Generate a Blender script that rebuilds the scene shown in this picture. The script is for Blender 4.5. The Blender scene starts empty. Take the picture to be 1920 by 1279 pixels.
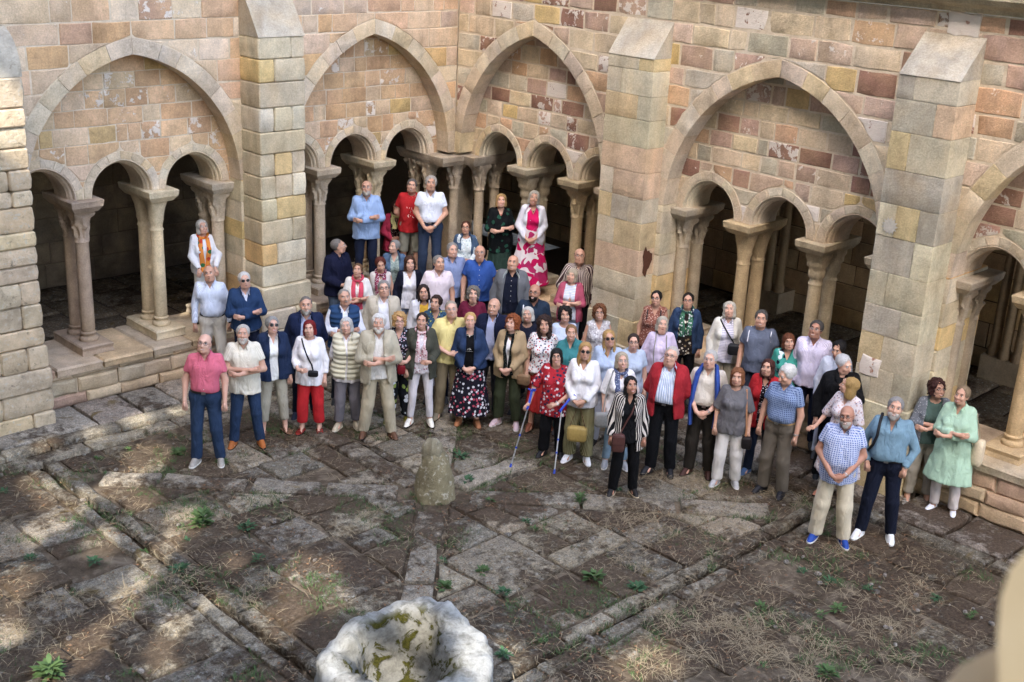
import bpy, math, random
import numpy as np
from mathutils import Vector, Matrix, noise as mnoise

scene = bpy.context.scene
R = random.Random(7)
rng = np.random.RandomState(11)
ss = lambda e0, e1, x: (lambda t: t*t*(3-2*t))(np.clip((x-e0)/(e1-e0), 0, 1))

# ---------------------------------------------------------------- camera
CAM = np.array([-13.85, -15.45, 6.9])
def _cam_axes(pitch=19.65, roll=2.8, yaw=45.0):
    p, y, r = math.radians(pitch), math.radians(yaw), math.radians(roll)
    fw = np.array([math.cos(y)*math.cos(p), math.sin(y)*math.cos(p), -math.sin(p)])
    rt = np.array([math.sin(y), -math.cos(y), 0.0]); up = np.cross(rt, fw)
    return rt*math.cos(r)+up*math.sin(r), up*math.cos(r)-rt*math.sin(r), fw
RT, UP, FW = _cam_axes()
def ray(px, py):
    d = RT*(px-960)/2310.0 - UP*(py-639.5)/2310.0 + FW
    return d/np.linalg.norm(d)
def atz(px, py, z):
    d = ray(px, py); return CAM + d*(z-CAM[2])/d[2]
cd = bpy.data.cameras.new('camera'); cam = bpy.data.objects.new('camera', cd)
scene.collection.objects.link(cam); scene.camera = cam
cam.matrix_world = Matrix(((RT[0], UP[0], -FW[0], CAM[0]), (RT[1], UP[1], -FW[1], CAM[1]), (RT[2], UP[2], -FW[2], CAM[2]), (0, 0, 0, 1)))
cd.sensor_width = 36; cd.lens = 36*2310/1920; cd.clip_start = 0.05; cd.clip_end = 400
cd.dof.use_dof = True; cd.dof.focus_distance = 17.0; cd.dof.aperture_fstop = 4.5

# ---------------------------------------------------------------- sky, sun, exposure
SUN_DIR = Vector((0.72, 0.40, -0.72)).normalized()      # the way the light travels
world = bpy.data.worlds.new('World'); scene.world = world; world.use_nodes = True
wn = world.node_tree.nodes; wl = world.node_tree.links
bg = wn['Background']; sky = wn.new('ShaderNodeTexSky'); sky.sky_type = 'NISHITA'; sky.sun_disc = False
sky.sun_elevation = math.asin(-SUN_DIR.z); sky.sun_rotation = math.atan2(-SUN_DIR.x, -SUN_DIR.y)
sky.dust_density = 4.0; sky.ozone_density = 0.6
wl.new(sky.outputs[0], bg.inputs[0]); bg.inputs[1].default_value = 0.15
sl = bpy.data.lights.new('sun', 'SUN'); sl.energy = 1.5; sl.angle = math.radians(0.5); sl.color = (1, .94, .84)
sun = bpy.data.objects.new('sun', sl); scene.collection.objects.link(sun)
sun.rotation_euler = SUN_DIR.to_track_quat('-Z', 'Y').to_euler(); sun.location = (-40, -10, 40)
scene.view_settings.view_transform = 'Standard'; scene.view_settings.look = 'None'
scene.view_settings.gamma = 1; scene.view_settings.use_curve_mapping = False
scene.view_settings.exposure = 2.72
scene.render.engine = 'CYCLES'
try:
    scene.cycles.use_denoising = True
    scene.cycles.max_bounces = 6; scene.cycles.diffuse_bounces = 4
except Exception: pass

# ---------------------------------------------------------------- generic helpers
COL = scene.collection
def lin(h, k=1.0):
    h = h.lstrip('#'); v = [int(h[i:i+2], 16)/255 for i in (0, 2, 4)]
    return tuple(min(1, k*(c/12.92 if c <= .04045 else ((c+.055)/1.055)**2.4)) for c in v)
def link(name, me, parent=None, loc=None, mats=None, color=None):
    o = bpy.data.objects.new(name, me); COL.objects.link(o)
    if parent is not None: o.parent = parent
    if loc is not None: o.location = loc
    if color is not None: o.color = color
    return o
def mesh(verts, faces, mats=(), fm=None, smooth=True, name='mesh'):
    me = bpy.data.meshes.new(name); me.from_pydata([tuple(v) for v in verts], [], faces)
    for m in mats: me.materials.append(m)
    if fm is not None: me.polygons.foreach_set('material_index', fm)
    if smooth: me.polygons.foreach_set('use_smooth', [True]*len(me.polygons))
    me.update(); return me
def sharp(me, ang=35):
    try: me.set_sharp_from_angle(angle=math.radians(ang))
    except Exception: pass
    return me
def tag(o, label=None, cat=None, group=None, kind=None):
    if label: o['label'] = label
    if cat: o['category'] = cat
    if group: o['group'] = group
    if kind: o['kind'] = kind
    return o
def thing(name, loc, label, cat, group=None, rz=0.0, kind=None):
    o = bpy.data.objects.new(name, None); COL.objects.link(o); o.location = loc; o.rotation_euler = (0, 0, rz)
    o.empty_display_size = .2
    return tag(o, label, cat, group, kind)
class MB:                                   # one mesh object built of several joined shapes
    def __init__(s): s.v = []; s.f = []; s.m = []
    def add(s, v, f, m=0):
        b = len(s.v); s.v.extend([tuple(p) for p in v]); s.f.extend([tuple(i+b for i in q) for q in f]); s.m.extend([m]*len(f)); return s
    def box(s, c, h, m=0, R3=None):
        pts = [(x*h[0], y*h[1], z*h[2]) for x in (-1, 1) for y in (-1, 1) for z in (-1, 1)]
        if R3 is not None: pts = [tuple(R3 @ Vector(p)) for p in pts]
        pts = [(p[0]+c[0], p[1]+c[1], p[2]+c[2]) for p in pts]
        return s.add(pts, [(0, 1, 3, 2), (4, 6, 7, 5), (0, 4, 5, 1), (2, 3, 7, 6), (0, 2, 6, 4), (1, 5, 7, 3)], m)
    def tube(s, pts, rad, n=6, m=0, cap=True, flat=None):
        pts = [Vector(p) for p in pts]; rad = [rad]*len(pts) if not hasattr(rad, '__len__') else rad
        V = []; up = Vector((0, 0, 1)); prev = None
        for i, p in enumerate(pts):
            t = (pts[min(i+1, len(pts)-1)]-pts[max(i-1, 0)]).normalized()
            if prev is None:
                a = t.cross(up)
                if a.length < .1: a = t.cross(Vector((1, 0, 0)))
            else: a = prev - t*prev.dot(t)
            if a.length < 1e-6: a = t.orthogonal()
            a.normalize(); prev = a; b = t.cross(a)
            for k in range(n):
                th = 2*math.pi*k/n; ka, kb = (math.cos(th), math.sin(th)) if flat is None else (math.cos(th)*flat[0], math.sin(th)*flat[1])
                V.append(p + (a*ka+b*kb)*rad[i])
        F = []
        for i in range(len(pts)-1):
            for k in range(n):
                F.append((i*n+k, i*n+(k+1) % n, (i+1)*n+(k+1) % n, (i+1)*n+k))
        if cap: F.append(tuple(range(n))[::-1]); F.append(tuple((len(pts)-1)*n+k for k in range(n)))
        return s.add(V, F, m)
    def ell(s, c, r, m=0, nu=10, nv=6, R3=None):
        V = [(0, 0, -1)]
        for j in range(1, nv):
            ph = -math.pi/2+math.pi*j/nv
            for i in range(nu):
                th = 2*math.pi*i/nu; V.append((math.cos(ph)*math.cos(th), math.cos(ph)*math.sin(th), math.sin(ph)))
        V.append((0, 0, 1)); F = []
        for i in range(nu): F.append((0, 1+(i+1) % nu, 1+i))
        for j in range(nv-2):
            for i in range(nu):
                a = 1+j*nu; F.append((a+i, a+(i+1) % nu, a+nu+(i+1) % nu, a+nu+i))
        t = len(V)-1; a = 1+(nv-2)*nu
        for i in range(nu): F.append((t, a+i, a+(i+1) % nu))
        out = []
        for p in V:
            q = Vector((p[0]*r[0], p[1]*r[1], p[2]*r[2]))
            if R3 is not None: q = R3 @ q
            out.append((q[0]+c[0], q[1]+c[1], q[2]+c[2]))
        return s.add(out, F, m)
    def obj(s, name, mats, parent=None, smooth=True, ang=40, loc=None, color=None):
        me = mesh(s.v, s.f, mats, s.m, smooth, name)
        if smooth and ang: sharp(me, ang)
        return link(name, me, parent, loc, color=color)
def fbm(x, y, z=0.0, sc=1.0, oct=3):
    return mnoise.fractal((x*sc, y*sc, z*sc), 1.0, 2.0, oct)

# ---------------------------------------------------------------- materials
MC = {}
def nt(name, rough=.85, spec=.2):
    m = bpy.data.materials.new(name); m.use_nodes = True; n = m.node_tree; b = n.nodes['Principled BSDF']
    b.inputs['Roughness'].default_value = rough
    b.inputs['Specular IOR Level'].default_value = spec
    return m, n, b
def N(n, t, **k):
    x = n.nodes.new(t)
    for a, v in k.items(): setattr(x, a, v)
    return x
def noise_n(n, vec, scale, detail=5, rough=.6, dist=0.0):
    x = N(n, 'ShaderNodeTexNoise'); x.inputs['Scale'].default_value = scale; x.inputs['Detail'].default_value = detail
    x.inputs['Roughness'].default_value = rough; x.inputs['Distortion'].default_value = dist
    if vec is not None: n.links.new(vec, x.inputs['Vector'])
    return x.outputs['Fac']
def ramp(n, fac, stops, interp='LINEAR'):
    r = N(n, 'ShaderNodeValToRGB'); r.color_ramp.interpolation = interp; e = r.color_ramp.elements
    while len(e) < len(stops): e.new(.5)
    for i, (p, c) in enumerate(stops):
        e[i].position = p; e[i].color = (c, c, c, 1) if not hasattr(c, '__len__') else (*c[:3], 1)
    n.links.new(fac, r.inputs[0]); return r.outputs[0]
def mixc(n, fac, a, b, mode='MIX'):
    x = N(n, 'ShaderNodeMix', data_type='RGBA', blend_type=mode)
    for s, v in ((0, fac), (6, a), (7, b)):
        if hasattr(v, 'node'): n.links.new(v, x.inputs[s])
        else: x.inputs[s].default_value = v if s == 0 else (*v[:3], 1)
    return x.outputs[2]
def mathn(n, op, a, b=None):
    x = N(n, 'ShaderNodeMath', operation=op)
    for i, v in enumerate((a, b)):
        if v is None: continue
        if hasattr(v, 'node'): n.links.new(v, x.inputs[i])
        else: x.inputs[i].default_value = v
    return x.outputs[0]
def bump(n, b, h, dist=.01, st=.6):
    x = N(n, 'ShaderNodeBump'); x.inputs['Distance'].default_value = dist; x.inputs['Strength'].default_value = st
    n.links.new(h, x.inputs['Height']); n.links.new(x.outputs[0], b.inputs['Normal'])
def pos(n):
    return N(n, 'ShaderNodeNewGeometry').outputs['Position']
def mat_stone():                             # colour and alpha (how much limewash is left on it) come from the object
    m, n, b = nt('dressed_sandstone', .9, .15); P = pos(n); oi = N(n, 'ShaderNodeObjectInfo')
    c = oi.outputs['Color']; al = oi.outputs['Alpha']
    v = ramp(n, noise_n(n, P, 3.5, 6, .65), [(.25, .68), (.5, 1.0), (.75, 1.28)])
    mp = N(n, 'ShaderNodeMapping'); mp.inputs['Scale'].default_value = (1.6, 1.6, .35); n.links.new(P, mp.inputs['Vector'])
    v = mixc(n, 1.0, v, ramp(n, noise_n(n, mp.outputs[0], 1.3, 5, .6, .6), [(.30, (.74, .73, .72)), (.5, (1, 1, 1)), (.72, (1.14, 1.10, 1.04))]), 'MULTIPLY')
    c2 = mixc(n, 1.0, c, v, 'MULTIPLY')
    blot = ramp(n, noise_n(n, P, 1.7, 4, .55, .4), [(.45, 0), (.68, .55)])
    c3 = mixc(n, blot, c2, mixc(n, .6, c2, (.50, .36, .20)))
    fine = ramp(n, noise_n(n, P, 45, 4, .7), [(.3, .8), (.7, 1.15)])
    c4 = mixc(n, 1.0, c3, fine, 'MULTIPLY')
    w = noise_n(n, P, 7.5, 9, .68, .3)
    lo = mathn(n, 'SUBTRACT', .80, mathn(n, 'MULTIPLY', al, .42))
    mr = N(n, 'ShaderNodeMapRange'); n.links.new(w, mr.inputs[0]); n.links.new(lo, mr.inputs[1])
    n.links.new(mathn(n, 'ADD', lo, .035), mr.inputs[2])
    c5 = mixc(n, mathn(n, 'MULTIPLY', mr.outputs[0], .85), c4, (.76, .70, .63))
    n.links.new(c5, b.inputs['Base Color'])
    h = mathn(n, 'ADD', noise_n(n, P, 14, 8, .7), mathn(n, 'MULTIPLY', noise_n(n, P, 70, 3, .6), .35))
    bump(n, b, mathn(n, 'ADD', h, mathn(n, 'MULTIPLY', mr.outputs[0], .3)), .022, .75); return m
def mat_lichen_stone():
    m, n, b = nt('weathered_lichen_stone', .95, .1); P = pos(n); oi = N(n, 'ShaderNodeObjectInfo'); c = oi.outputs['Color']
    v = ramp(n, noise_n(n, P, 4, 8, .7), [(.25, .55), (.5, 1.0), (.75, 1.4)])
    c2 = mixc(n, 1.0, c, v, 'MULTIPLY')
    sp = ramp(n, noise_n(n, P, 16, 8, .62, .2), [(.56, 0), (.66, .7)])
    c3 = mixc(n, sp, c2, (.52, .49, .41))
    dk = ramp(n, noise_n(n, P, 9, 6, .7, .5), [(.30, .75), (.42, 0)])
    c4 = mixc(n, dk, c3, (.09, .075, .055))
    n.links.new(c4, b.inputs['Base Color'])
    bump(n, b, noise_n(n, P, 18, 8, .75), .03, .9); return m
def mat_mortar():
    m, n, b = nt('lime_mortar', .95, .1); P = pos(n)
    c = ramp(n, noise_n(n, P, 5, 7, .7), [(.3, (.46, .36, .26)), (.5, (.62, .52, .39)), (.7, (.70, .61, .49))])
    n.links.new(c, b.inputs['Base Color']); bump(n, b, noise_n(n, P, 30, 7, .7), .015, .7); return m
def mat_slab():
    m, n, b = nt('mossy_paving_stone', .95, .1); P = pos(n); oi = N(n, 'ShaderNodeObjectInfo'); c = oi.outputs['Color']
    v = ramp(n, noise_n(n, P, 8, 10, .78), [(.28, .38), (.5, 1.0), (.74, 1.75)])
    c2 = mixc(n, 1.0, c, v, 'MULTIPLY')
    c2 = mixc(n, 1.0, c2, ramp(n, noise_n(n, P, 55, 5, .75), [(.32, .45), (.5, 1.0), (.68, 1.7)]), 'MULTIPLY')
    li = ramp(n, noise_n(n, P, 22, 6, .6), [(.57, 0), (.66, .8)])
    c3 = mixc(n, li, c2, (.38, .37, .33))
    och = ramp(n, noise_n(n, P, 3.1, 6, .6, .6), [(.60, 0), (.72, .8)])
    c4 = mixc(n, och, c3, (.17, .115, .035))
    a = mathn(n, 'ADD', noise_n(n, P, 1.1, 3, .5), mathn(n, 'MULTIPLY', noise_n(n, P, 7, 8, .72), .9))
    ms = mathn(n, 'ADD', a, mathn(n, 'MULTIPLY', oi.outputs['Alpha'], .35))
    mo = ramp(n, ms, [(.0, 0), (.99, 0), (1.0, 1)])
    mr = N(n, 'ShaderNodeMapRange'); n.links.new(ms, mr.inputs[0]); mr.inputs[1].default_value = 1.0; mr.inputs[2].default_value = 1.13
    mossc = ramp(n, noise_n(n, P, 30, 5, .7), [(.3, (.036, .023, .014)), (.55, (.085, .056, .037)), (.75, (.19, .14, .095))])
    c5 = mixc(n, mathn(n, 'MULTIPLY', mr.outputs[0], .88), c4, mossc)
    n.links.new(c5, b.inputs['Base Color'])
    h = mathn(n, 'ADD', noise_n(n, P, 9, 10, .8), mathn(n, 'MULTIPLY', mr.outputs[0], .4))
    bump(n, b, h, .06, 1.0); return m
def mat_soil():
    m, n, b = nt('dry_soil', 1, .05); P = pos(n)
    a = noise_n(n, P, 3.2, 10, .72, .4)
    c = ramp(n, a, [(.32, (.05, .037, .025)), (.48, (.11, .083, .058)), (.58, (.18, .14, .10)), (.72, (.26, .215, .155))])
    g = ramp(n, noise_n(n, P, 2.3, 5, .6, .3), [(.66, 0), (.74, .4)])
    c2 = mixc(n, g, c, (.06, .10, .025)); n.links.new(c2, b.inputs['Base Color'])
    bump(n, b, noise_n(n, P, 40, 6, .8), .03, 1.0); return m
def mat_leaf(c1, c2, name):
    m, n, b = nt(name, .7, .25); P = pos(n)
    c = mixc(n, noise_n(n, P, 6, 2), c1, c2); n.links.new(c, b.inputs['Base Color']); return m
def mat_plain(name, col, rough=.6, spec=.3, metal=0, bumpsc=None):
    k = ('plain', name)
    if k in MC: return MC[k]
    m, n, b = nt(name, rough, spec); b.inputs['Metallic'].default_value = metal
    P = N(n, 'ShaderNodeTexCoord').outputs['Object']
    c = mixc(n, 1.0, col, ramp(n, noise_n(n, P, 30, 4), [(.3, .85), (.7, 1.12)]), 'MULTIPLY')
    n.links.new(c, b.inputs['Base Color'])
    if bumpsc: bump(n, b, noise_n(n, P, bumpsc, 4), .004, .5)
    MC[k] = m; return m
STONE, LICH, MORTAR, SLAB, SOIL = mat_stone(), mat_lichen_stone(), mat_mortar(), mat_slab(), mat_soil()
# ================================================================= GROUND
def ground_h(x, y):
    z = -.035 + .02*fbm(x, y, 3, 1.3) + .012*fbm(x, y, 9, 6)
    for d, w in ((abs(x+8.15), .05), (abs(y+8.55), .05)):
        if d < .2: z -= .15*(1-min(1, max(0, (d-w)/.05)))
    if x > -8.3 and abs(y+1.2) < .2: z -= .07*(1-min(1, max(0, (abs(y+1.2)-.05)/.05)))
    if y > -8.7 and abs(x+1.2) < .2: z -= .07*(1-min(1, max(0, (abs(x+1.2)-.05)/.05)))
    if max(x, y) > .3: z = -.05
    return z
def build_ground():
    xs = sorted(set(list(np.arange(-14.5, 1.01, .075).round(4)) + [-60, -40, -28, -20, -17] + [6, 14, 30]))
    V = [(x, y, ground_h(x, y)) for x in xs for y in xs]; n = len(xs)
    F = [(i*n+j, (i+1)*n+j, (i+1)*n+j+1, i*n+j+1) for i in range(n-1) for j in range(n-1)]
    o = link('courtyard_ground', mesh(V, F, [SOIL], name='courtyard_ground')); tag(o, kind='structure'); return o
GROUND = build_ground()
def clip(poly, nx, ny, c):                 # keep the side nx*x+ny*y <= c of a convex polygon
    out = []
    for i in range(len(poly)):
        a, b = poly[i], poly[(i+1) % len(poly)]; da = nx*a[0]+ny*a[1]-c; db = nx*b[0]+ny*b[1]-c
        if da <= 0: out.append(a)
        if da*db < 0:
            t = da/(da-db); out.append((a[0]+(b[0]-a[0])*t, a[1]+(b[1]-a[1])*t))
    return out
def area(p): return .5*abs(sum(p[i][0]*p[(i+1) % len(p)][1]-p[(i+1) % len(p)][0]*p[i][1] for i in range(len(p))))
SLABC = [(.20, .172, .145), (.165, .145, .125), (.23, .19, .155), (.18, .157, .14), (.25, .215, .175), (.145, .13, .115)]
KERBC = [(.20, .175, .15), (.235, .205, .17), (.165, .145, .125)]
def slab(poly, name, parent, top=.0, thick=.09, gap=.012, jit=.022, cols=SLABC, moss=None, lum=1.0):
    if area(poly) < .02: return None
    cx = sum(p[0] for p in poly)/len(poly); cy = sum(p[1] for p in poly)/len(poly)
    pts = []
    for i in range(len(poly)):
        a, b = poly[i], poly[(i+1) % len(poly)]; L = math.hypot(b[0]-a[0], b[1]-a[1]); k = max(1, min(4, int(L/.22)))
        for j in range(k):
            t = j/k; x = a[0]+(b[0]-a[0])*t; y = a[1]+(b[1]-a[1])*t
            d = math.hypot(x-cx, y-cy)+1e-6; g = gap + (R.random()*jit*1.4 if j else jit*1.6*R.random()+gap*.4)
            pts.append((x-(x-cx)/d*g + R.uniform(-jit, jit)*.4, y-(y-cy)/d*g + R.uniform(-jit, jit)*.4))
    n = len(pts); tx, ty = R.uniform(-.02, .02), R.uniform(-.02, .02); V = []
    for ring, (z, s) in enumerate(((top-thick, 0), (top-.018, 0), (top, .022))):
        for x, y in pts:
            d = math.hypot(x-cx, y-cy)+1e-6; s2 = s*R.uniform(.7, 1.5)
            V.append((x-cx-(x-cx)/d*s2, y-cy-(y-cy)/d*s2, z+(x-cx)*tx+(y-cy)*ty+(R.uniform(-.006, .006) if ring else 0)))
    rr = []
    for x, y in pts: rr.append((( x-cx)*.5, (y-cy)*.5, top+.006+R.uniform(-.007, .007)+(x-cx)*tx*.5))
    V += rr; V.append((0, 0, top+.008)); F = []
    for r in range(3):
        for i in range(n): F.append((r*n+i, r*n+(i+1) % n, (r+1)*n+(i+1) % n, (r+1)*n+i))
    for i in range(n): F.append((3*n+i, 3*n+(i+1) % n, 4*n))
    me = mesh(V, F, [SLAB], name=name); sharp(me, 50)
    c = R.choice(cols); k = R.uniform(.85, 1.2)*lum*1.25
    return link(name, me, parent, (cx, cy, 0), color=(c[0]*k, c[1]*k*.985, c[2]*k*.87, R.random() if moss is None else moss))
def guillotine(x0, y0, x1, y1, w, out, depth=0):
    W, H = x1-x0, y1-y0
    if max(W, H) < w*1.25 or (max(W, H) < w*1.9 and R.random() < .35): out.append([(x0, y0), (x1, y0), (x1, y1), (x0, y1)]); return
    t = R.uniform(.36, .64)
    if W > H*R.uniform(.75, 1.35): m = x0+W*t; guillotine(x0, y0, m, y1, w, out); guillotine(m, y0, x1, y1, w, out)
    else: m = y0+H*t; guillotine(x0, y0, x1, m, w, out); guillotine(x0, m, x1, y1, w, out)
def strip(ax, ay, bx, by, w, lo, hi, name, parent, **k):   # a row of long stones from a to b
    L = math.hypot(bx-ax, by-ay); ux, uy = (bx-ax)/L, (by-ay)/L; t = 0
    while t < L-.1:
        l = min(R.uniform(lo, hi), L-t); 
        if L-t-l < .25: l = L-t
        P0 = (ax+ux*t, ay+uy*t); P1 = (ax+ux*(t+l), ay+uy*(t+l)); h = w/2
        slab([(P0[0]+uy*h, P0[1]-ux*h), (P1[0]+uy*h, P1[1]-ux*h), (P1[0]-uy*h, P1[1]+ux*h), (P0[0]-uy*h, P0[1]+ux*h)], name, parent, **k)
        t += l
SX, SY = -4.84, -5.22                       # the stub stone
def build_paving():
    g = GROUND
    # stone channels: kerbs either side of every gutter
    for a in ((-8.28, -14.0, -8.28, -1.45), (-8.02, -8.3, -8.02, -1.45)): strip(*a, .17, .5, 1.3, 'kerb_stone', g, top=.006, jit=.012, gap=.006, cols=KERBC, moss=.2)
    for a in ((-14, -8.68, -.3, -8.68), (-7.9, -8.42, -1.4, -8.42)): strip(*a, .17, .5, 1.3, 'kerb_stone', g, top=.006, jit=.012, gap=.006, cols=KERBC, moss=.35)
    strip(-14, -1.38, -1.4, -1.38, .26, .6, 1.4, 'kerb_stone', g, top=.015, jit=.01, gap=.006, cols=KERBC, moss=0, lum=1.15)
    strip(-14, -1.05, -.3, -1.05, .22, .6, 1.4, 'kerb_stone', g, top=.05, jit=.01, gap=.006, cols=KERBC, moss=0, lum=1.3)
    strip(-1.38, -1.5, -1.38, -8.2, .26, .6, 1.4, 'kerb_stone', g, top=.015, jit=.01, gap=.006, cols=KERBC, moss=.2)
    strip(-1.05, -1.1, -1.05, -13, .22, .6, 1.4, 'kerb_stone', g, top=.04, jit=.01, gap=.006, cols=KERBC, moss=.2)
    # apron along the left and the right wall
    for rect in ((-14, -.94, -.95, -.1), (-.94, -13, -.1, -.95)):
        cells = []; guillotine(rect[0], rect[1], rect[2], rect[3], .85, cells)
        for c in cells: slab(c, 'apron_stone', g, top=.06, cols=[(.27, .23, .215), (.24, .215, .2), (.3, .25, .22)], moss=.0 if rect[1] == -.94 else .3)
    # rays of long stones from the stub
    q0, q1 = -7.82, -1.52
    w = .34
    rays = [((SX+.35, SY+.35), (-1.6, -1.98)), ((SX-.3, SY-.3), (-7.75, -8.13)), ((SX-.3, SY+.3), (-7.75, -2.31)), ((SX+.3, SY-.3), (-1.9, -8.16)),
            ((SX+.35, SY), (-1.6, SY)), ((SX, SY+.35), (SX, -1.6))]
    for a, b in rays: strip(*a, *b, w, .8, 1.7, 'long_paving_stone', g, top=.018, moss=.12, cols=[(.2, .175, .155), (.23, .2, .175)])
    # slabs between the rays, laid square to the walls
    cells = []; guillotine(q0-.08, -8.32, q1, q1, .70, cells)
    H = w/2+.01; r2 = math.sqrt(.5)
    cuts = [(r2, -r2, r2*SX-r2*SY), (r2, r2, r2*SX+r2*SY)]
    todo = cells
    for (nx, ny, c) in cuts:
        nxt = []
        for p in todo:
            a = clip(p, nx, ny, c-H); b = clip(p, -nx, -ny, -(c+H))
            if len(a) > 2: nxt.append(a)
            if len(b) > 2: nxt.append(b)
        todo = nxt
    nxt = []
    for p in todo:                           # the two rays square to the walls
        cx = sum(q[0] for q in p)/len(p); cy = sum(q[1] for q in p)/len(p)
        if cx > SX: a = [clip(p, 0, 1, SY-H), clip(p, 0, -1, -(SY+H))]
        else: a = [p]
        for q in a:
            if len(q) < 3: continue
            cy2 = sum(t[1] for t in q)/len(q)
            if cy2 > SY: nxt += [s for s in (clip(q, 1, 0, SX-H), clip(q, -1, 0, -(SX+H))) if len(s) > 2]
            else: nxt.append(q)
    cnt = 0
    for p in nxt:
        if area(p) < .045 or math.hypot(sum(q[0] for q in p)/len(p)-SX, sum(q[1] for q in p)/len(p)-SY) < .3: continue
        if R.random() < .03: continue
        slab(p, 'paving_slab', g, top=R.uniform(-.012, .012), jit=.022, moss=R.uniform(0, .75))
        cnt += 1
    cells = []; guillotine(-13.2, -11.5, -8.38, -1.55, .62, cells)
    for p in cells:
        if R.random() < .05: continue
        slab(p, 'paving_slab', g, top=R.uniform(-.015, .015), jit=.028, moss=R.uniform(0, .8)); cnt += 1
    cells = []; guillotine(-8.2, -12.2, -1.2, -8.78, .68, cells)
    for p in cells:
        if R.random() < .08: continue
        slab(p, 'paving_slab', g, top=R.uniform(-.025, .008), jit=.03, moss=R.uniform(.35, 1.15), lum=.9); cnt += 1
    cells = []; guillotine(-1.2, -12.5, -1.16, -11, .6, cells)
    print('paving slabs', cnt)
build_paving()

# ================================================================= WALLS
class Frame:                                  # s along the wall from the corner, d = depth into the wall, z up
    def __init__(f, left): f.left = left
    def P(f, s, d, z): return (-s, d, z) if f.left else (d, -s, z)
LF, RF = Frame(True), Frame(False)
PAL_L = [((.43, .325, .25), 5, .25), ((.46, .31, .22), 4, .2), ((.40, .26, .185), 3, .45), ((.44, .31, .16), 2, .1), ((.50, .42, .34), 3, .3), ((.38, .30, .26), 2, .4), ((.42, .27, .16), 2, .2)]
PAL_R = [((.45, .37, .285), 7, .2), ((.34, .23, .20), 3, .45), ((.22, .115, .095), 2.2, .45), ((.44, .32, .16), 1.2, .15), ((.42, .27, .185), 3, .3), ((.36, .335, .29), 3, .15), ((.26, .145, .125), 2, 1.0), ((.40, .30, .26), 3, .3)]
PAL_T = [((.45, .30, .20), 5, .35), ((.40, .255, .16), 4, .45), ((.46, .35, .26), 3, .4), ((.42, .30, .15), 1, .1)]
PAL_V = [((.43, .365, .305), 5, .15), ((.41, .34, .275), 3, .2), ((.46, .37, .26), 1.5, .05), ((.43, .385, .335), 3, .2)]
PAL_B = [((.40, .355, .285), 5, .1), ((.37, .325, .25), 3, .1), ((.46, .345, .175), 2, .05), ((.43, .40, .345), 2, .1), ((.46, .30, .15), 1, .05)]
PAL_B3 = [((.38, .345, .28), 5, .1), ((.30, .28, .245), 4, .05), ((.40, .32, .20), 2, .05), ((.42, .31, .24), 1, .05)]
def pick(pal):
    t = R.random()*sum(p[1] for p in pal)
    for c, w, a in pal:
        t -= w
        if t <= 0: break
    k = R.uniform(.92, 1.08)*1.42; g = (c[0]+c[1]+c[2])/3*.12; c = (c[0]*.88+g*1.15, c[1]*.88+g, c[2]*.88+g*.8); return (c[0]*k, c[1]*k*R.uniform(.965, 1.01), c[2]*k*R.uniform(.87, .95), max(0, min(1, a*R.uniform(0, 1.8))))
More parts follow.
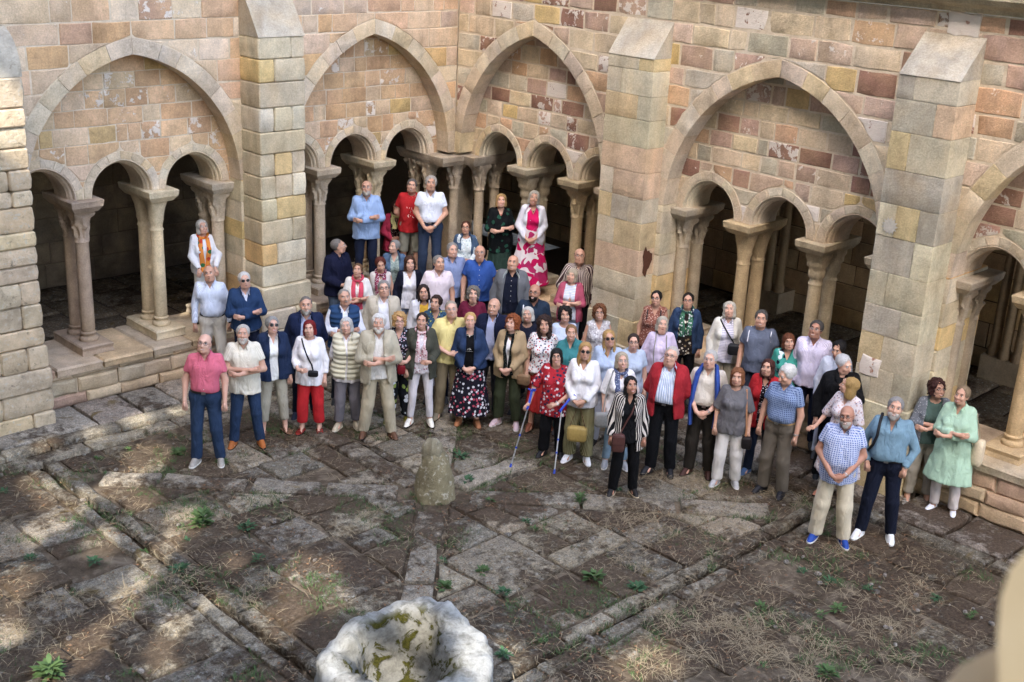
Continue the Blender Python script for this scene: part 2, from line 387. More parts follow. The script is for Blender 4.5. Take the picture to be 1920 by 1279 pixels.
def stone(fr, poly, name, parent, d0=0.0, d1=.12, bev=.012, bulge=.006, pal=PAL_L, gap=.006, jit=.004, mat=None, color=None, sub=.17, lean=None):
    """one stone: a polygon in (s, z), front at depth d0, back at d1"""
    if area(poly) < .0015: return
    cx = sum(p[0] for p in poly)/len(poly); cz = sum(p[1] for p in poly)/len(poly); pts = []
    for i in range(len(poly)):
        a, b = poly[i], poly[(i+1) % len(poly)]; L = math.hypot(b[0]-a[0], b[1]-a[1])
        if L < .004: continue
        k = max(1, min(4, int(L/sub)))
        for j in range(k):
            t = j/k; pts.append([a[0]+(b[0]-a[0])*t, a[1]+(b[1]-a[1])*t])
    n = len(pts)
    if n < 3: return
    def inset(P, g, jt=0):
        sg = sum(P[i][0]*P[(i+1) % n][1]-P[(i+1) % n][0]*P[i][1] for i in range(n)); sg = 1 if sg > 0 else -1; out = []
        for i in range(n):
            a, b, c = P[i-1], P[i], P[(i+1) % n]
            e1 = (b[0]-a[0], b[1]-a[1]); e2 = (c[0]-b[0], c[1]-b[1])
            l1 = math.hypot(*e1)+1e-9; l2 = math.hypot(*e2)+1e-9
            n1 = (-e1[1]/l1*sg, e1[0]/l1*sg); n2 = (-e2[1]/l2*sg, e2[0]/l2*sg)
            mx, mz = n1[0]+n2[0], n1[1]+n2[1]; q = max(.35, (mx*mx+mz*mz)/2)
            r = 1 if n > 4 and q > 1.7 else R.uniform(1, 1.5)
            out.append([b[0]+mx/q*g*r+R.uniform(-jt, jt), b[1]+mz/q*g*r+R.uniform(-jt, jt)])
        return out
    o = inset(pts, gap, jit); i1 = inset(o, bev, jit*.5)
    do = R.uniform(-bulge, bulge); V = []
    lx = R.uniform(-.01, .01); lz = R.uniform(-.01, .01)
    C = fr.P(cx, d0, cz); 
    def put(s, d, z):
        p = fr.P(s, d, z); V.append((p[0]-C[0], p[1]-C[1], p[2]-C[2]))
    for s, z in o: put(s, d1, z)
    for s, z in o: put(s, d0+bev*.8+do, z)
    for s, z in i1: put(s, d0+do+(s-cx)*lx+(z-cz)*lz, z)
    put(sum(p[0] for p in i1)/n, d0+do-bulge*.4, sum(p[1] for p in i1)/n)
    sg = sum(o[i][0]*o[(i+1) % n][1]-o[(i+1) % n][0]*o[i][1] for i in range(n)) > 0
    flip = (sg == fr.left)
    F = []
    for r in range(2):
        for i in range(n):
            q = (r*n+i, r*n+(i+1) % n, (r+1)*n+(i+1) % n, (r+1)*n+i); F.append(q[::-1] if flip else q)
    for i in range(n):
        q = (2*n+i, 2*n+(i+1) % n, 3*n); F.append(q[::-1] if flip else q)
    me = mesh(V, F, [mat or STONE], name=name); sharp(me, 30)
    return link(name, me, parent, C, color=color or pick(pal))
class Arch:
    def __init__(s, c, a, zs, h): s.c, s.a, s.zs, s.h = c, a, zs, h; s.Rr = (a*a+h*h)/(2*a)
    def half(s, z, t=0.0):
        if z <= s.zs: return s.a+t
        q = (s.Rr+t)**2-(z-s.zs)**2
        if q <= 0: return 0.0
        return max(0.0, math.sqrt(q)-(s.Rr-s.a))
    def top(s, t=0.0): return s.zs+math.sqrt(max(0, (s.Rr+t)**2-(s.Rr-s.a)**2))
    def pt(s, side, r, u, t=0.0):              # u from 0 (spring) to 1 (crown) on radius Rr+t
        am = math.acos(min(1, (s.Rr-s.a)/(s.Rr+t))); am0 = math.acos(min(1, (s.Rr-s.a)/s.Rr)); th = am0*u if r is None else r*u
        if u >= 1: th = am
        return (s.c+side*(-(s.Rr-s.a)+(s.Rr+t)*math.cos(th)), s.zs+(s.Rr+t)*math.sin(th))
def scanpoly(L, Rf, z0, z1, n=7):
    pl, pr = [], []
    for i in range(n):
        z = z0+(z1-z0)*i/(n-1); l, r = L(z), Rf(z)
        if r-l > .02: pl.append((l, z)); pr.append((r, z))
    if len(pl) < 2: return None
    P = pr+pl[::-1]; out = []
    for i, p in enumerate(P):                 # drop collinear points
        a, c = P[i-1], P[(i+1) % len(P)]
        if abs((p[0]-a[0])*(c[1]-a[1])-(p[1]-a[1])*(c[0]-a[0])) > 2e-5 or (i in (0, len(pr)-1, len(pr), len(P)-1)): out.append(p)
    return out
def courses(fr, parent, name, s0, s1, z0, z1, rows, arches, ring, lo, hi, **kw):
    """coursed stones between s0 and s1, cut round the given arches"""
    z = z0; off = 0; ri = 0
    while z < z1-.05:
        h = rows[ri % len(rows)]; ri += 1; zt = min(z+h, z1)
        if z1-zt < .12: zt = z1
        ax = [a for a in sorted(arches, key=lambda a: a.c) if a.top(ring) > z+.02 and a.c+a.half(z, ring) > s0 and a.c-a.half(z, ring) < s1]
        bounds = [(None, s0)]+[(a, a.c) for a in ax]+[(None, s1)]
        for k in range(len(bounds)-1):
            A, B = bounds[k], bounds[k+1]
            Lf = (lambda z_, A=A: max(s0, A[1]+(A[0].half(z_, ring) if A[0] else 0)))
            Rf = (lambda z_, B=B: min(s1, B[1]-(B[0].half(z_, ring) if B[0] else 0)))
            l = min(Lf(z), Lf(zt)); r = max(Rf(z), Rf(zt))
            if r-l < .03: continue
            cuts = [l]
            while cuts[-1] < r-.02:
                w = R.uniform(lo, hi)*(1 if R.random() > .22 else .55)
                nx = cuts[-1]+w
                if r-nx < lo*.6: nx = r
                cuts.append(min(nx, r))
            zj = R.uniform(-.006, .006)
            for i in range(len(cuts)-1):
                a, b = cuts[i], cuts[i+1]
                p = scanpoly(lambda q: max(a, Lf(q)), lambda q: min(b, Rf(q)), z+zj, zt+zj)
                if p: stone(fr, p, name, parent, **kw)
        z = zt
def core_sheet(fr, parent, name, s0, s1, z0, z1, arches, ring, d, mat, back=False, dz=.05):
    mb = MB(); n = max(2, int((z1-z0)/dz))
    for i in range(n):
        za, zb = z0+(z1-z0)*i/n, z0+(z1-z0)*(i+1)/n
        ax = [a for a in sorted(arches, key=lambda a: a.c) if a.half((za+zb)/2, ring) > 0]
        bounds = [(None, s0)]+[(a, a.c) for a in ax]+[(None, s1)]
        for k in range(len(bounds)-1):
            A, B = bounds[k], bounds[k+1]; q = []
            for zz in (za, zb):
                l = max(s0, A[1]+(A[0].half(zz, ring) if A[0] else 0)); r = min(s1, B[1]-(B[0].half(zz, ring) if B[0] else 0)); q.append((l, r))
            if q[0][1]-q[0][0] <= 0 and q[1][1]-q[1][0] <= 0: continue
            q = [(l, max(l, r)) for l, r in q]
            mb.add([fr.P(q[0][0], d, za), fr.P(q[0][1], d, za), fr.P(q[1][1], d, zb), fr.P(q[1][0], d, zb)], [(0, 1, 2, 3)] if (fr.left != back) else [(3, 2, 1, 0)])
    return mb.obj(name, [mat], parent, smooth=False)
def voussoirs(fr, parent, A, t, n, d0, d1, pal, umin=0.0, name='voussoir', **kw):
    am0 = math.acos((A.Rr-A.a)/A.Rr); amx = math.acos((A.Rr-A.a)/(A.Rr+t)); 
    for side in (-1, 1):
        k = n//2; us = [umin+(1-umin)*i/k for i in range(k+1)]
        us = [us[0]]+[u+R.uniform(-.15, .15)/k for u in us[1:-1]]+[1]
        for i in range(k):
            P = []
            for q in range(4):
                u = us[i]+(us[i+1]-us[i])*q/3; th = am0*u; P.append((A.c+side*(-(A.Rr-A.a)+A.Rr*math.cos(th)), A.zs+A.Rr*math.sin(th)))
            for q in range(4)[::-1]:
                u = us[i]+(us[i+1]-us[i])*q/3; th = am0*u
                x = -(A.Rr-A.a)+(A.Rr+t)*math.cos(th); zz = A.zs+(A.Rr+t)*math.sin(th)
                if i == k-1 and q == 3: x = 0; zz = A.top(t)
                P.append((A.c+side*x, zz))
            stone(fr, P, name, parent, d0=d0, d1=d1, pal=pal, gap=kw.get('gap', .004), bev=kw.get('bev', .008), bulge=kw.get('bulge', .004), jit=.002, sub=.3)
def arch_moulding(fr, parent, A, d0, d1):
    prof = [(0, d0-.002), (-.016, d0-.006), (-.03, d0+.02), (-.026, d0+.05), (-.045, d0+.055), (-.06, d0+.075), (-.055, d0+.11), (-.075, d0+.13), (-.078, d1-.13), (-.055, d1-.11), (-.03, d1-.05), (0, d1)]
    am0 = math.acos((A.Rr-A.a)/A.Rr); path = []; n = 12
    V = []; F = []
    for side in (-1, 1):
        b = len(V)
        for i in range(n+1):
            for (r, d) in prof:
                Rr = A.Rr+r; am = math.acos((A.Rr-A.a)/Rr) if Rr > A.Rr-A.a else 0
                th = am*i/n
                V.append(fr.P(A.c+side*(-(A.Rr-A.a)+Rr*math.cos(th)), d, A.zs+Rr*math.sin(th)))
        m = len(prof)
        for i in range(n):
            for j in range(m-1):
                q = (b+i*m+j, b+i*m+j+1, b+(i+1)*m+j+1, b+(i+1)*m+j); F.append(q if (side > 0) == fr.left else q[::-1])
    c = pick(PAL_V)
    me = mesh(V, F, [STONE], name='arch_moulding'); sharp(me, 28)
    return link('arch_moulding', me, parent, color=(c[0], c[1], c[2], .1))
ZA = 2.80                                     # top of the abaci, spring of the small arches
def make_wall(fr, name, label, bays, sEnd, zTop, palW, palT, rows, gapW):
    w = thing(name, fr.P(sEnd/2, 0, 0), label, 'wall'); w.location = (0, 0, 0)
    big = [Arch(b['c'], b['a'], 2.85, b['top']-2.85) for b in bays]
    courses(fr, w, 'wall_stone', 0.0, sEnd, 2.85, zTop, rows, big, .225, .38, .68, pal=palW, gap=gapW, jit=.006 if gapW < .01 else .009, bulge=.005, bev=.008, d0=0, d1=.06)
    for A, b in zip(big, bays):
        voussoirs(fr, w, A, .225, 16, -.004, .36, PAL_V, bev=.0035, gap=.002, bulge=.002)
        sm = [Arch(c, .47, ZA, .50) for c in b['small']]
        courses(fr, w, 'tympanum_stone', b['c']-b['a'], b['c']+b['a'], ZA, b['top'], [.26, .23, .28, .24], [], 0, .3, .5, pal=palT, gap=gapW*.9, jit=.007, bulge=.006, d0=.30, d1=.36) if False else None
        # tympanum: courses inside the big arch and outside the small ones
        z = ZA; ri = 0; rs = [.25, .22, .27, .24, .23]
        while z < b['top']-.03:
            zt = min(z+rs[ri % 5], b['top']); ri += 1
            ax = [a for a in sm if a.top(.11) > z+.015]
            bounds = [(None, -1)]+[(a, 0) for a in ax]+[(None, 1)]
            for k in range(len(bounds)-1):
                X, Y = bounds[k][0], bounds[k+1][0]
                Lf = lambda q, X=X: (X.c+X.half(q, .11)) if X else A.c-A.half(q, .02)
                Rf = lambda q, Y=Y: (Y.c-Y.half(q, .11)) if Y else A.c+A.half(q, .02)
                Lg = lambda q, f=Lf: max(f(q), A.c-A.half(q, .02)); Rg = lambda q, f=Rf: min(f(q), A.c+A.half(q, .02))
                l = min(Lg(z), Lg(zt)); r = max(Rg(z), Rg(zt)); zz0 = max(z, ZA+.12) if (X or Y) else z
                if r-l < .04: continue
                cuts = [l]
                while cuts[-1] < r-.02:
                    nx = cuts[-1]+R.uniform(.28, .52)*(1 if R.random() > .2 else .6)
                    if r-nx < .17: nx = r
                    cuts.append(min(nx, r))
                for i in range(len(cuts)-1):
                    a_, b_ = cuts[i], cuts[i+1]
                    p = scanpoly(lambda q: max(a_, Lg(q)), lambda q: min(b_, Rg(q)), z, zt)
                    if p: stone(fr, p, 'tympanum_stone', w, d0=.30, d1=.36, pal=palT, gap=gapW*.9, jit=.006, bulge=.004, bev=.007)
            z = zt
        for a in sm:
            hs = b['pitch']/2-.004
            um = 0.0
            for q in range(100):
                u = q/100; th = math.acos((a.Rr-a.a)/a.Rr)*u
                if -(a.Rr-a.a)+(a.Rr+.11)*math.cos(th) < hs: um = u; break
            voussoirs(fr, w, a, .11, 8, .295, .40, PAL_V, umin=um, bev=.003, bulge=.001, gap=.002)
            arch_moulding(fr, w, a, .305, .95)
            # springers beside the arch, below its first voussoir
            zc = a.zs+(a.Rr)*math.sin(math.acos((a.Rr-a.a)/a.Rr)*um)+.03
            for side in (-1, 1):
                Lf = (lambda q: a.c+a.half(q)) if side > 0 else (lambda q: a.c-hs)
                Rf = (lambda q: a.c+hs) if side > 0 else (lambda q: a.c-a.half(q))
                p = scanpoly(Lf, Rf, ZA, zc, 4)
                if p: stone(fr, p, 'springer', w, d0=.297, d1=.4, pal=PAL_V, gap=.002, bev=.004, bulge=.002, jit=.001)
        core_sheet(fr, w, 'tympanum_core', b['c']-b['a']-.1, b['c']+b['a']+.1, ZA, b['top']+.1, sm, .0, .3065, MORTAR)
        core_sheet(fr, w, 'tympanum_back', b['c']-b['a']-.1, b['c']+b['a']+.1, ZA, b['top']+.1, sm, .0, .95, MORTAR, back=True)
    core_sheet(fr, w, 'wall_core', 0 if fr.left else 0.0, sEnd, 2.85, zTop, big, .1, .0065, MORTAR)
    core_sheet(fr, w, 'wall_back', -1.0, sEnd, 2.85, 5.2, big, .1, 1.0, MORTAR, back=True)
    # piers between the bays, down to the parapet, with plain dressed jambs
    edges = [0.0]
    for b in bays: edges += [b['c']-b['a'], b['c']+b['a']]
    edges.append(sEnd)
    for i in range(0, len(edges), 2):
        a_, b_ = edges[i], edges[i+1]
        if i == 0: continue
        z = .0
        while z < 2.85:
            zt = min(z+R.uniform(.27, .36), 2.85)
            for (p0, p1) in ([(a_-.0, b_)] if b_-a_ < .55 else [(a_, (a_+b_)/2), ((a_+b_)/2, b_)]):
                stone(fr, [(p0, z), (p1, z), (p1, zt), (p0, zt)], 'pier_stone', w, d0=0, d1=1.0, pal=PAL_B, gap=.003, bulge=.003)
            z = zt
    return w
LB = [dict(c=1.72, a=1.58, top=4.86, small=[.78, 1.90, 3.02], pitch=1.12), dict(c=5.79, a=1.60, top=4.74, small=[4.78, 5.90, 7.04], pitch=1.13),
      dict(c=9.9, a=1.6, top=4.75, small=[8.85, 9.95, 11.05], pitch=1.12)]
RB = [dict(c=1.73, a=1.60, top=4.95, small=[.76, 1.90, 3.05], pitch=1.14), dict(c=6.28, a=1.72, top=4.90, small=[5.14, 6.33, 7.52], pitch=1.19),
      dict(c=10.72, a=1.70, top=4.92, small=[9.40, 10.52, 11.66], pitch=1.13)]
WL = make_wall(LF, 'cloister_wall', 'pinkish sandstone cloister wall on the left with wide pointed arches', LB, 12.0, 6.1, PAL_L, PAL_T, [.30, .27, .33, .29, .26, .31], .006)
WR = make_wall(RF, 'cloister_wall', 'patchwork wall of red, ochre and grey stones to the right of the corner', RB, 13.0, 5.93, PAL_R, PAL_R, [.29, .26, .31, .28, .30], .013)

# cornice above the right wall and eaves on both
def cornice(fr, s0, s1, z, parent):
    s = s0
    while s < s1-.05:
        L = min(R.uniform(.9, 1.6), s1-s); mb = MB()
        prof = [(0.02, z), (-.05, z+.01), (-.07, z+.06), (-.12, z+.09), (-.19, z+.11), (-.24, z+.17), (-.24, z+.24), (.3, z+.27)]
        V = [fr.P(q, d, zz) for q in (s+.005, s+L-.005) for d, zz in prof]; n = len(prof)
        F = [((i, i+1, n+i+1, n+i) if not fr.left else (i, n+i, n+i+1, i+1)) for i in range(n-1)]
        F += [tuple(range(n)), tuple(range(n, 2*n))[::-1]]
        mb.add(V, F); c = pick(PAL_B); mb.obj('cornice_stone', [STONE], parent, ang=30, color=(c[0]*.8, c[1]*.8, c[2]*.8, .3)); s += L
cornice(RF, 0, 13, 5.935, WR); cornice(LF, 0, 12, 6.10, WL)

# ---- gallery behind the arches: floor, back walls, vault
def gallery():
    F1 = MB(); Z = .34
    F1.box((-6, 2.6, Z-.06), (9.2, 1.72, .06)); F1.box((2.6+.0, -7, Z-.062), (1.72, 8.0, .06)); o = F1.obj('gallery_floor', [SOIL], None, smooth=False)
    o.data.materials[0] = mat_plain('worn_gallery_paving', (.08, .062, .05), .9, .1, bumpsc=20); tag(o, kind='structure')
    for rect in ((1.1, -13, 4.15, -2.6), (-7.6, 1.12, -2.2, 4.15)):
        cells = []; guillotine(*rect, .85, cells)
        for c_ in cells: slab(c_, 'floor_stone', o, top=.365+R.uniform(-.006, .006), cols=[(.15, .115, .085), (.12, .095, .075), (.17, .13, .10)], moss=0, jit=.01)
    c = MB(); c.box((-6, 2.6, 5.3), (9.9, 1.65, .1)); c.box((2.6, -7, 5.302), (1.65, 8.5, .1)); o = c.obj('gallery_ceiling', [MORTAR], None, smooth=False); tag(o, kind='structure')
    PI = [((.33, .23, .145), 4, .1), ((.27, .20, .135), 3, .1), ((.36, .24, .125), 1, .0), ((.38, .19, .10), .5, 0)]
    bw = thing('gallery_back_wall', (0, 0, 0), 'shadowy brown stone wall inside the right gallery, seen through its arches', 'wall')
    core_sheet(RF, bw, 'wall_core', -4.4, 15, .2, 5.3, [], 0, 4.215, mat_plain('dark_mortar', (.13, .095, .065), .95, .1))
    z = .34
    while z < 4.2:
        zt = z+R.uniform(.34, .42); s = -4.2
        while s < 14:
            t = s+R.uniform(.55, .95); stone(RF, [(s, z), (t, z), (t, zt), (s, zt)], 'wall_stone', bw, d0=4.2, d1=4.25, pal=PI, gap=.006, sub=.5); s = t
        z = zt
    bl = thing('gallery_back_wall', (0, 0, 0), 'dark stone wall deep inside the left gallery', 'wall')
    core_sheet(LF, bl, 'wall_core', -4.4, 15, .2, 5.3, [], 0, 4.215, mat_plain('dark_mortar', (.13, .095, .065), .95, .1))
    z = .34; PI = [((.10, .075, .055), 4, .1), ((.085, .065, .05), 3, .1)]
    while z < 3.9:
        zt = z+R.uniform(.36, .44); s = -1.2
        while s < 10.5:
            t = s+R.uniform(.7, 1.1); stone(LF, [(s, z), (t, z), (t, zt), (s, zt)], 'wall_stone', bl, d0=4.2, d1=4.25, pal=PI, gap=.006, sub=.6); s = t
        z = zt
    for (s, dd, lab) in ((3.9, 0, 'left'), (8.4, 0, 'middle'), (12.8, 0, 'right')):
        t = thing('wall_shaft_cluster', RF.P(s, 3.95, .34), {'left': 'cluster of slender shafts on the gallery back wall nearest the corner', 'middle': 'cluster of slender shafts on the back wall seen through the right hand arches', 'right': 'cluster of slender shafts on the back wall, farthest to the right'}[lab], 'column', 'shaft clusters on the gallery back wall')
        mb = MB(); mb.box((0, 0, .2), (.25, .42, .2)); mb.obj('base', [STONE], t, smooth=False, color=(.3, .24, .17, .1))
        for k, y in enumerate((-.3, -.1, .1, .3)):
            m2 = MB(); m2.tube([(-.18+abs(y)*.3, y, .4), (-.18+abs(y)*.3, y, .5), (-.18+abs(y)*.3, y, .55), (-.18+abs(y)*.3, y, 3.6)], [.1, .1, .075, .07], 10); m2.obj('shaft', [STONE], t, color=(.27, .2, .13, .05))
        m3 = MB(); m3.box((0, 0, 3.65), (.26, .44, .1)); m3.obj('capital', [STONE], t, smooth=False, color=(.3, .24, .17, .1))
    # outer roof of the galleries
    for fr, s1, zt, lab in ((LF, 12.3, 6.38, 'left'), (RF, 13.3, 6.21, 'right')):
        mb = MB(); V = [fr.P(-5 if not fr.left else 0, -.2, zt), fr.P(s1, -.2, zt), fr.P(s1, 5, zt+1.6), fr.P(-5, 5, zt+1.6)]
        V += [(p[0], p[1], p[2]-.08) for p in V]
        mb.add(V, [(0, 1, 2, 3), (7, 6, 5, 4), (0, 4, 5, 1), (2, 6, 7, 3), (1, 5, 6, 2), (0, 3, 7, 4)])
        o = mb.obj('gallery_roof', [mat_plain('old_roof_tile', (.3, .17, .11), .9, .1, bumpsc=12)], None, smooth=False); tag(o, 'tiled lean-to roof over the %s gallery' % lab, 'roof')
gallery()

# ---- columns
def capital(kind, z0, z1, cx, cy, rb):
    V = []; F = []; nu, nv = 32, 12
    for j in range(nv+1):
        t = j/nv; z = z0+(z1-z0)*t
        for i in range(nu):
            th = 2*math.pi*i/nu; c, s = math.cos(th), math.sin(th)
            sq = 1/max(abs(c), abs(s)); q = t**2.0
            if kind == 'stepped': q = (0 if t < .25 else .35 if t < .5 else .25 if t < .55 else .7 if t < .8 else 1)
            r = rb*(1+.10*t)*(1-q)+(.142*(sq*.62+.42))*q
            if kind == 'plain': r += .012*math.exp(-((t-.3)/.05)**2)+.010*fbm(c*2+cy, s*2, z*2, 3)
            if kind == 'foliate':
                r += .022*math.sin(8*th)*math.sin(math.pi*min(1, t*1.1))*(1 if t < .55 else -1) + .036*math.exp(-((t-.5)/.07)**2)*max(0, math.cos(8*th/2)) + .055*math.exp(-((t-.88)/.07)**2)*max(0, math.cos(4*(th-math.pi/4)))
                r += .022*fbm(c*2+cx, s*2+cy, z*3, 4)
            if t < .06: r = rb*1.22
            V.append((cx+r*c, cy+r*s, z))
    for j in range(nv):
        for i in range(nu): F.append((j*nu+i, j*nu+(i+1) % nu, (j+1)*nu+(i+1) % nu, (j+1)*nu+i))
    F.append(tuple(nv*nu+i for i in range(nu))); F.append(tuple(range(nu))[::-1])
    return V, F
def chamfer_block(mb, cx, cy, hx, hy, z0, z1, ch, under=0.0):
    """slab whose lower edge is cut away"""
    V = []
    for z, g in ((z0, under), (z0+(z1-z0)*.45, .012), (z1-ch, 0), (z1, ch)):
        for sx, sy in ((-1, -1), (1, -1), (1, 1), (-1, 1)): V.append((cx+sx*(hx-g)+R.uniform(-.004, .004), cy+sy*(hy-g)+R.uniform(-.004, .004), z))
    F = [(3, 2, 1, 0), (12, 13, 14, 15)]
    for r in range(3):
        for i in range(4): F.append((r*4+i, r*4+(i+1) % 4, r*4+4+(i+1) % 4, r*4+4+i))
    mb.add(V, F)
COLC = [(.54, .46, .33), (.58, .49, .34), (.52, .44, .34), (.55, .44, .31)]
def column_pair(fr, s, zb, kind, label, group, resp=False, depths=(.46, .82), cc=None, width=.2, aw=.235):
    c = cc or R.choice(COLC); col = (c[0], c[1], c[2], .08)
    t = thing('twin_column', fr.P(s, .64, zb), label, 'column', group, rz=0 if fr.left else -math.pi/2)
    # local: x along the wall (towards the corner for the left frame), y = depth - .64
    q = lambda d: d-.64
    mb = MB(); chamfer_block(mb, 0, 0, .24, .46, 0, .13, .02); mb.obj('plinth', [STONE], t, ang=25, color=col)
    H = ZA-zb; zc0 = H-.62; zc1 = H-.17
    for d in depths:
        mb = MB(); r = .098
        prof = [(.13, .135), (.135, .16), (.125, .19), (.1, .2), (.095, .22), (.112, .235), (.112, .255), (.09, .27), (r, .3), (r*.97, (zc0+.3)/2), (r*.94, zc0)]
        V = []; nu = 18
        for rr, z in prof:
            for i in range(nu): V.append((rr*math.cos(6.2832*i/nu), q(d)+rr*math.sin(6.2832*i/nu), z))
        F = [(j*nu+i, j*nu+(i+1) % nu, (j+1)*nu+(i+1) % nu, (j+1)*nu+i) for j in range(len(prof)-1) for i in range(nu)]
        mb.add(V, F); mb.obj('shaft', [STONE], t, ang=50, color=(c[0]*1.05, c[1]*1.03, c[2], .05))
        mb = MB(); V, F = capital(kind, zc0, zc1, 0, q(d), .085); mb.add(V, F); mb.obj('capital', [STONE], t, ang=60, color=col)
    mb = MB(); chamfer_block(mb, 0, 0, aw, .46, H-.17, H, .012, under=.07); mb.obj('abacus', [STONE], t, ang=20, color=(c[0]*.98, c[1]*1.0, c[2]*1.02, .15))
    return t
G1 = 'paired arcade columns standing on the parapet'
PZ = {'A': .60, 'B': .74, 'C': .74, 'D': .74, 'E': .74}
column_pair(LF, 5.33, .60, 'plain', 'smooth pale twin column in the middle of the left arcade bay', G1)
column_pair(LF, 6.47, .60, 'foliate', 'twin column with carved capital nearest the left foreground buttress', G1, cc=(.38, .29, .22))
column_pair(LF, 4.32, .60, 'foliate', 'twin column behind the woman with the orange scarf, against the buttress', G1)
column_pair(LF, 2.46, .74, 'foliate', 'foliate twin column left of the man in the pale blue shirt', G1)
column_pair(LF, 1.34, .74, 'foliate', 'twin column right of the man in the pale blue shirt', G1)
column_pair(LF, 3.24, .74, 'plain', 'twin column hidden beside the second buttress in the inner left bay', G1)
column_pair(RF, 1.33, .74, 'stepped', 'twin column with stepped capital beside the woman in the white cardigan', G1, cc=(.44, .38, .28))
column_pair(RF, 2.48, .74, 'foliate', 'twin column with deeply carved leaf capital left of the middle buttress', G1, cc=(.44, .35, .22))
column_pair(RF, 3.27, .74, 'plain', 'twin column tucked against the left side of the middle buttress', G1)
column_pair(RF, 4.62, .74, 'foliate', 'twin column against the right side of the middle buttress', G1, cc=(.40, .34, .26))
column_pair(RF, 5.73, .74, 'plain', 'twin column with plain block capital in the right hand bay', G1, cc=(.47, .36, .22))
column_pair(RF, 6.93, .74, 'stepped', 'twin column with stepped capital left of the last buttress', G1, cc=(.45, .38, .27))
column_pair(RF, 7.98, .74, 'plain', 'twin column hidden behind the last buttress', G1)
column_pair(RF, 8.98, .74, 'foliate', 'slim twin column against the right face of the last buttress', G1, cc=(.38, .32, .25))
column_pair(RF, 9.95, .74, 'foliate', 'pale twin column at the right edge of the view', G1, cc=(.48, .36, .22))
column_pair(LF, 7.7, .60, 'plain', 'twin column behind the left foreground buttress', G1)
def corner_cluster():
    t = thing('corner_column_cluster', (0, 0, .74), 'cluster of columns in the corner where the two arcades meet', 'column')
    H = ZA-.74; spots = [(.16, .16), (-.16, .46), (-.16, .82), (.46, -.16), (.82, -.16), (.46, .46)]
    for x, y in spots:
        V = []; nu = 16; F = []
        prof = [(.13, 0), (.13, .1), (.11, .14), (.085, .2), (.08, H-.62)]
        for rr, z in prof:
            for i in range(nu): V.append((x+rr*math.cos(6.2832*i/nu), y+rr*math.sin(6.2832*i/nu), z))
        F = [(j*nu+i, j*nu+(i+1) % nu, (j+1)*nu+(i+1) % nu, (j+1)*nu+i) for j in range(len(prof)-1) for i in range(nu)]
        mb = MB().add(V, F); mb.obj('shaft', [STONE], t, ang=50, color=(.44, .37, .28, .1))
        V, F = capital('foliate', H-.62, H-.17, x, y, .085); MB().add(V, F).obj('capital', [STONE], t, ang=60, color=(.43, .36, .28, .15))
    mb = MB(); chamfer_block(mb, 0.0, .50, .36, .62, H-.17, H, .012, .055); mb.obj('abacus', [STONE], t, ang=20, color=(.42, .36, .29, .15))
    mb = MB(); chamfer_block(mb, .62, .0, .50, .36, H-.172, H-.002, .012, .055); mb.obj('abacus', [STONE], t, ang=20, color=(.42, .36, .29, .15))
    for dx, dy in ((.26, .26),):
        MB().box((.55, .55, H/2-.1), (.22, .22, H/2-.1)).obj('pier_core', [STONE], t, smooth=False, color=(.36, .30, .22, .1))
    # the arch feet meet the corner here
    MB().box((.165, .165, H+.03), (.162, .162, .03)).obj('impost', [STONE], t, smooth=False, color=(.44, .37, .29, .1))
corner_cluster()

# ---- parapets under the arcades
def parapet(fr, s0, s1, zt, label, rough=False):
    t = thing('parapet_wall', fr.P((s0+s1)/2, 0, 0), label, 'wall', 'low parapets under the arcades'); loc = t.location.copy(); t.location = (0, 0, 0)
    mb = MB(); P = [fr.P(s0, .0, 0), fr.P(s1, 1.08, zt-.09)]; a, b = P
    mb.box(((a[0]+b[0])/2, (a[1]+b[1])/2, (zt-.09)/2), (abs(a[0]-b[0])/2, abs(a[1]-b[1])/2, (zt-.09)/2)); mb.obj('parapet_core', [MORTAR], t, smooth=False)
    pal = [((.38, .30, .23), 3, .15), ((.40, .29, .20), 2, .1), ((.33, .275, .23), 2, .2), ((.36, .24, .19), 1, .1)]
    z = 0
    while z < zt-.14:
        h = R.uniform(.17, .26); z1 = min(z+h, zt-.11)
        if zt-.11-z1 < .09: z1 = zt-.11
        s = s0
        while s < s1-.02:
            w = R.uniform(.3, .7); e = min(s1, s+w)
            if s1-e < .15: e = s1
            stone(fr, [(s, z), (e, z), (e, z1), (s, z1)], 'parapet_stone', t, d0=-.05+R.uniform(-.012, .012), d1=.02, pal=pal, bev=.03, bulge=.012, gap=.004, jit=.012); s = e
        z = z1
    s = s0
    while s < s1-.02:
        e = min(s1, s+R.uniform(.55, 1.0))
        if s1-e < .25: e = s1
        c = pick(pal); mb = MB(); zz = zt-R.uniform(0, .012)
        A_, B_ = fr.P(s+.006, -.085+R.uniform(-.015, .01), 0), fr.P(e-.006, 1.12, 0)
        chamfer_block(mb, (A_[0]+B_[0])/2, (A_[1]+B_[1])/2, abs(A_[0]-B_[0])/2, abs(A_[1]-B_[1])/2, zt-.12, zz, .025, .01)
        mb.obj('coping_stone', [STONE], t, ang=35, color=c); s = e
    return t
parapet(LF, 4.17, 7.6, .60, 'worn low parapet of rounded stones under the left arcade bay')
parapet(LF, .0, 3.4, .74, 'low parapet in the inner left bay, behind the standing crowd')
parapet(RF, -1.1, 3.55, .742, 'low parapet in the corner bay under the two women')
parapet(RF, 4.5, 8.1, .74, 'low parapet between the middle and the last buttress')
parapet(RF, 8.95, 12.9, .74, 'low parapet right of the last buttress, behind the woman in green')
parapet(LF, 8.3, 12.0, .60, 'low parapet left of the foreground buttress')

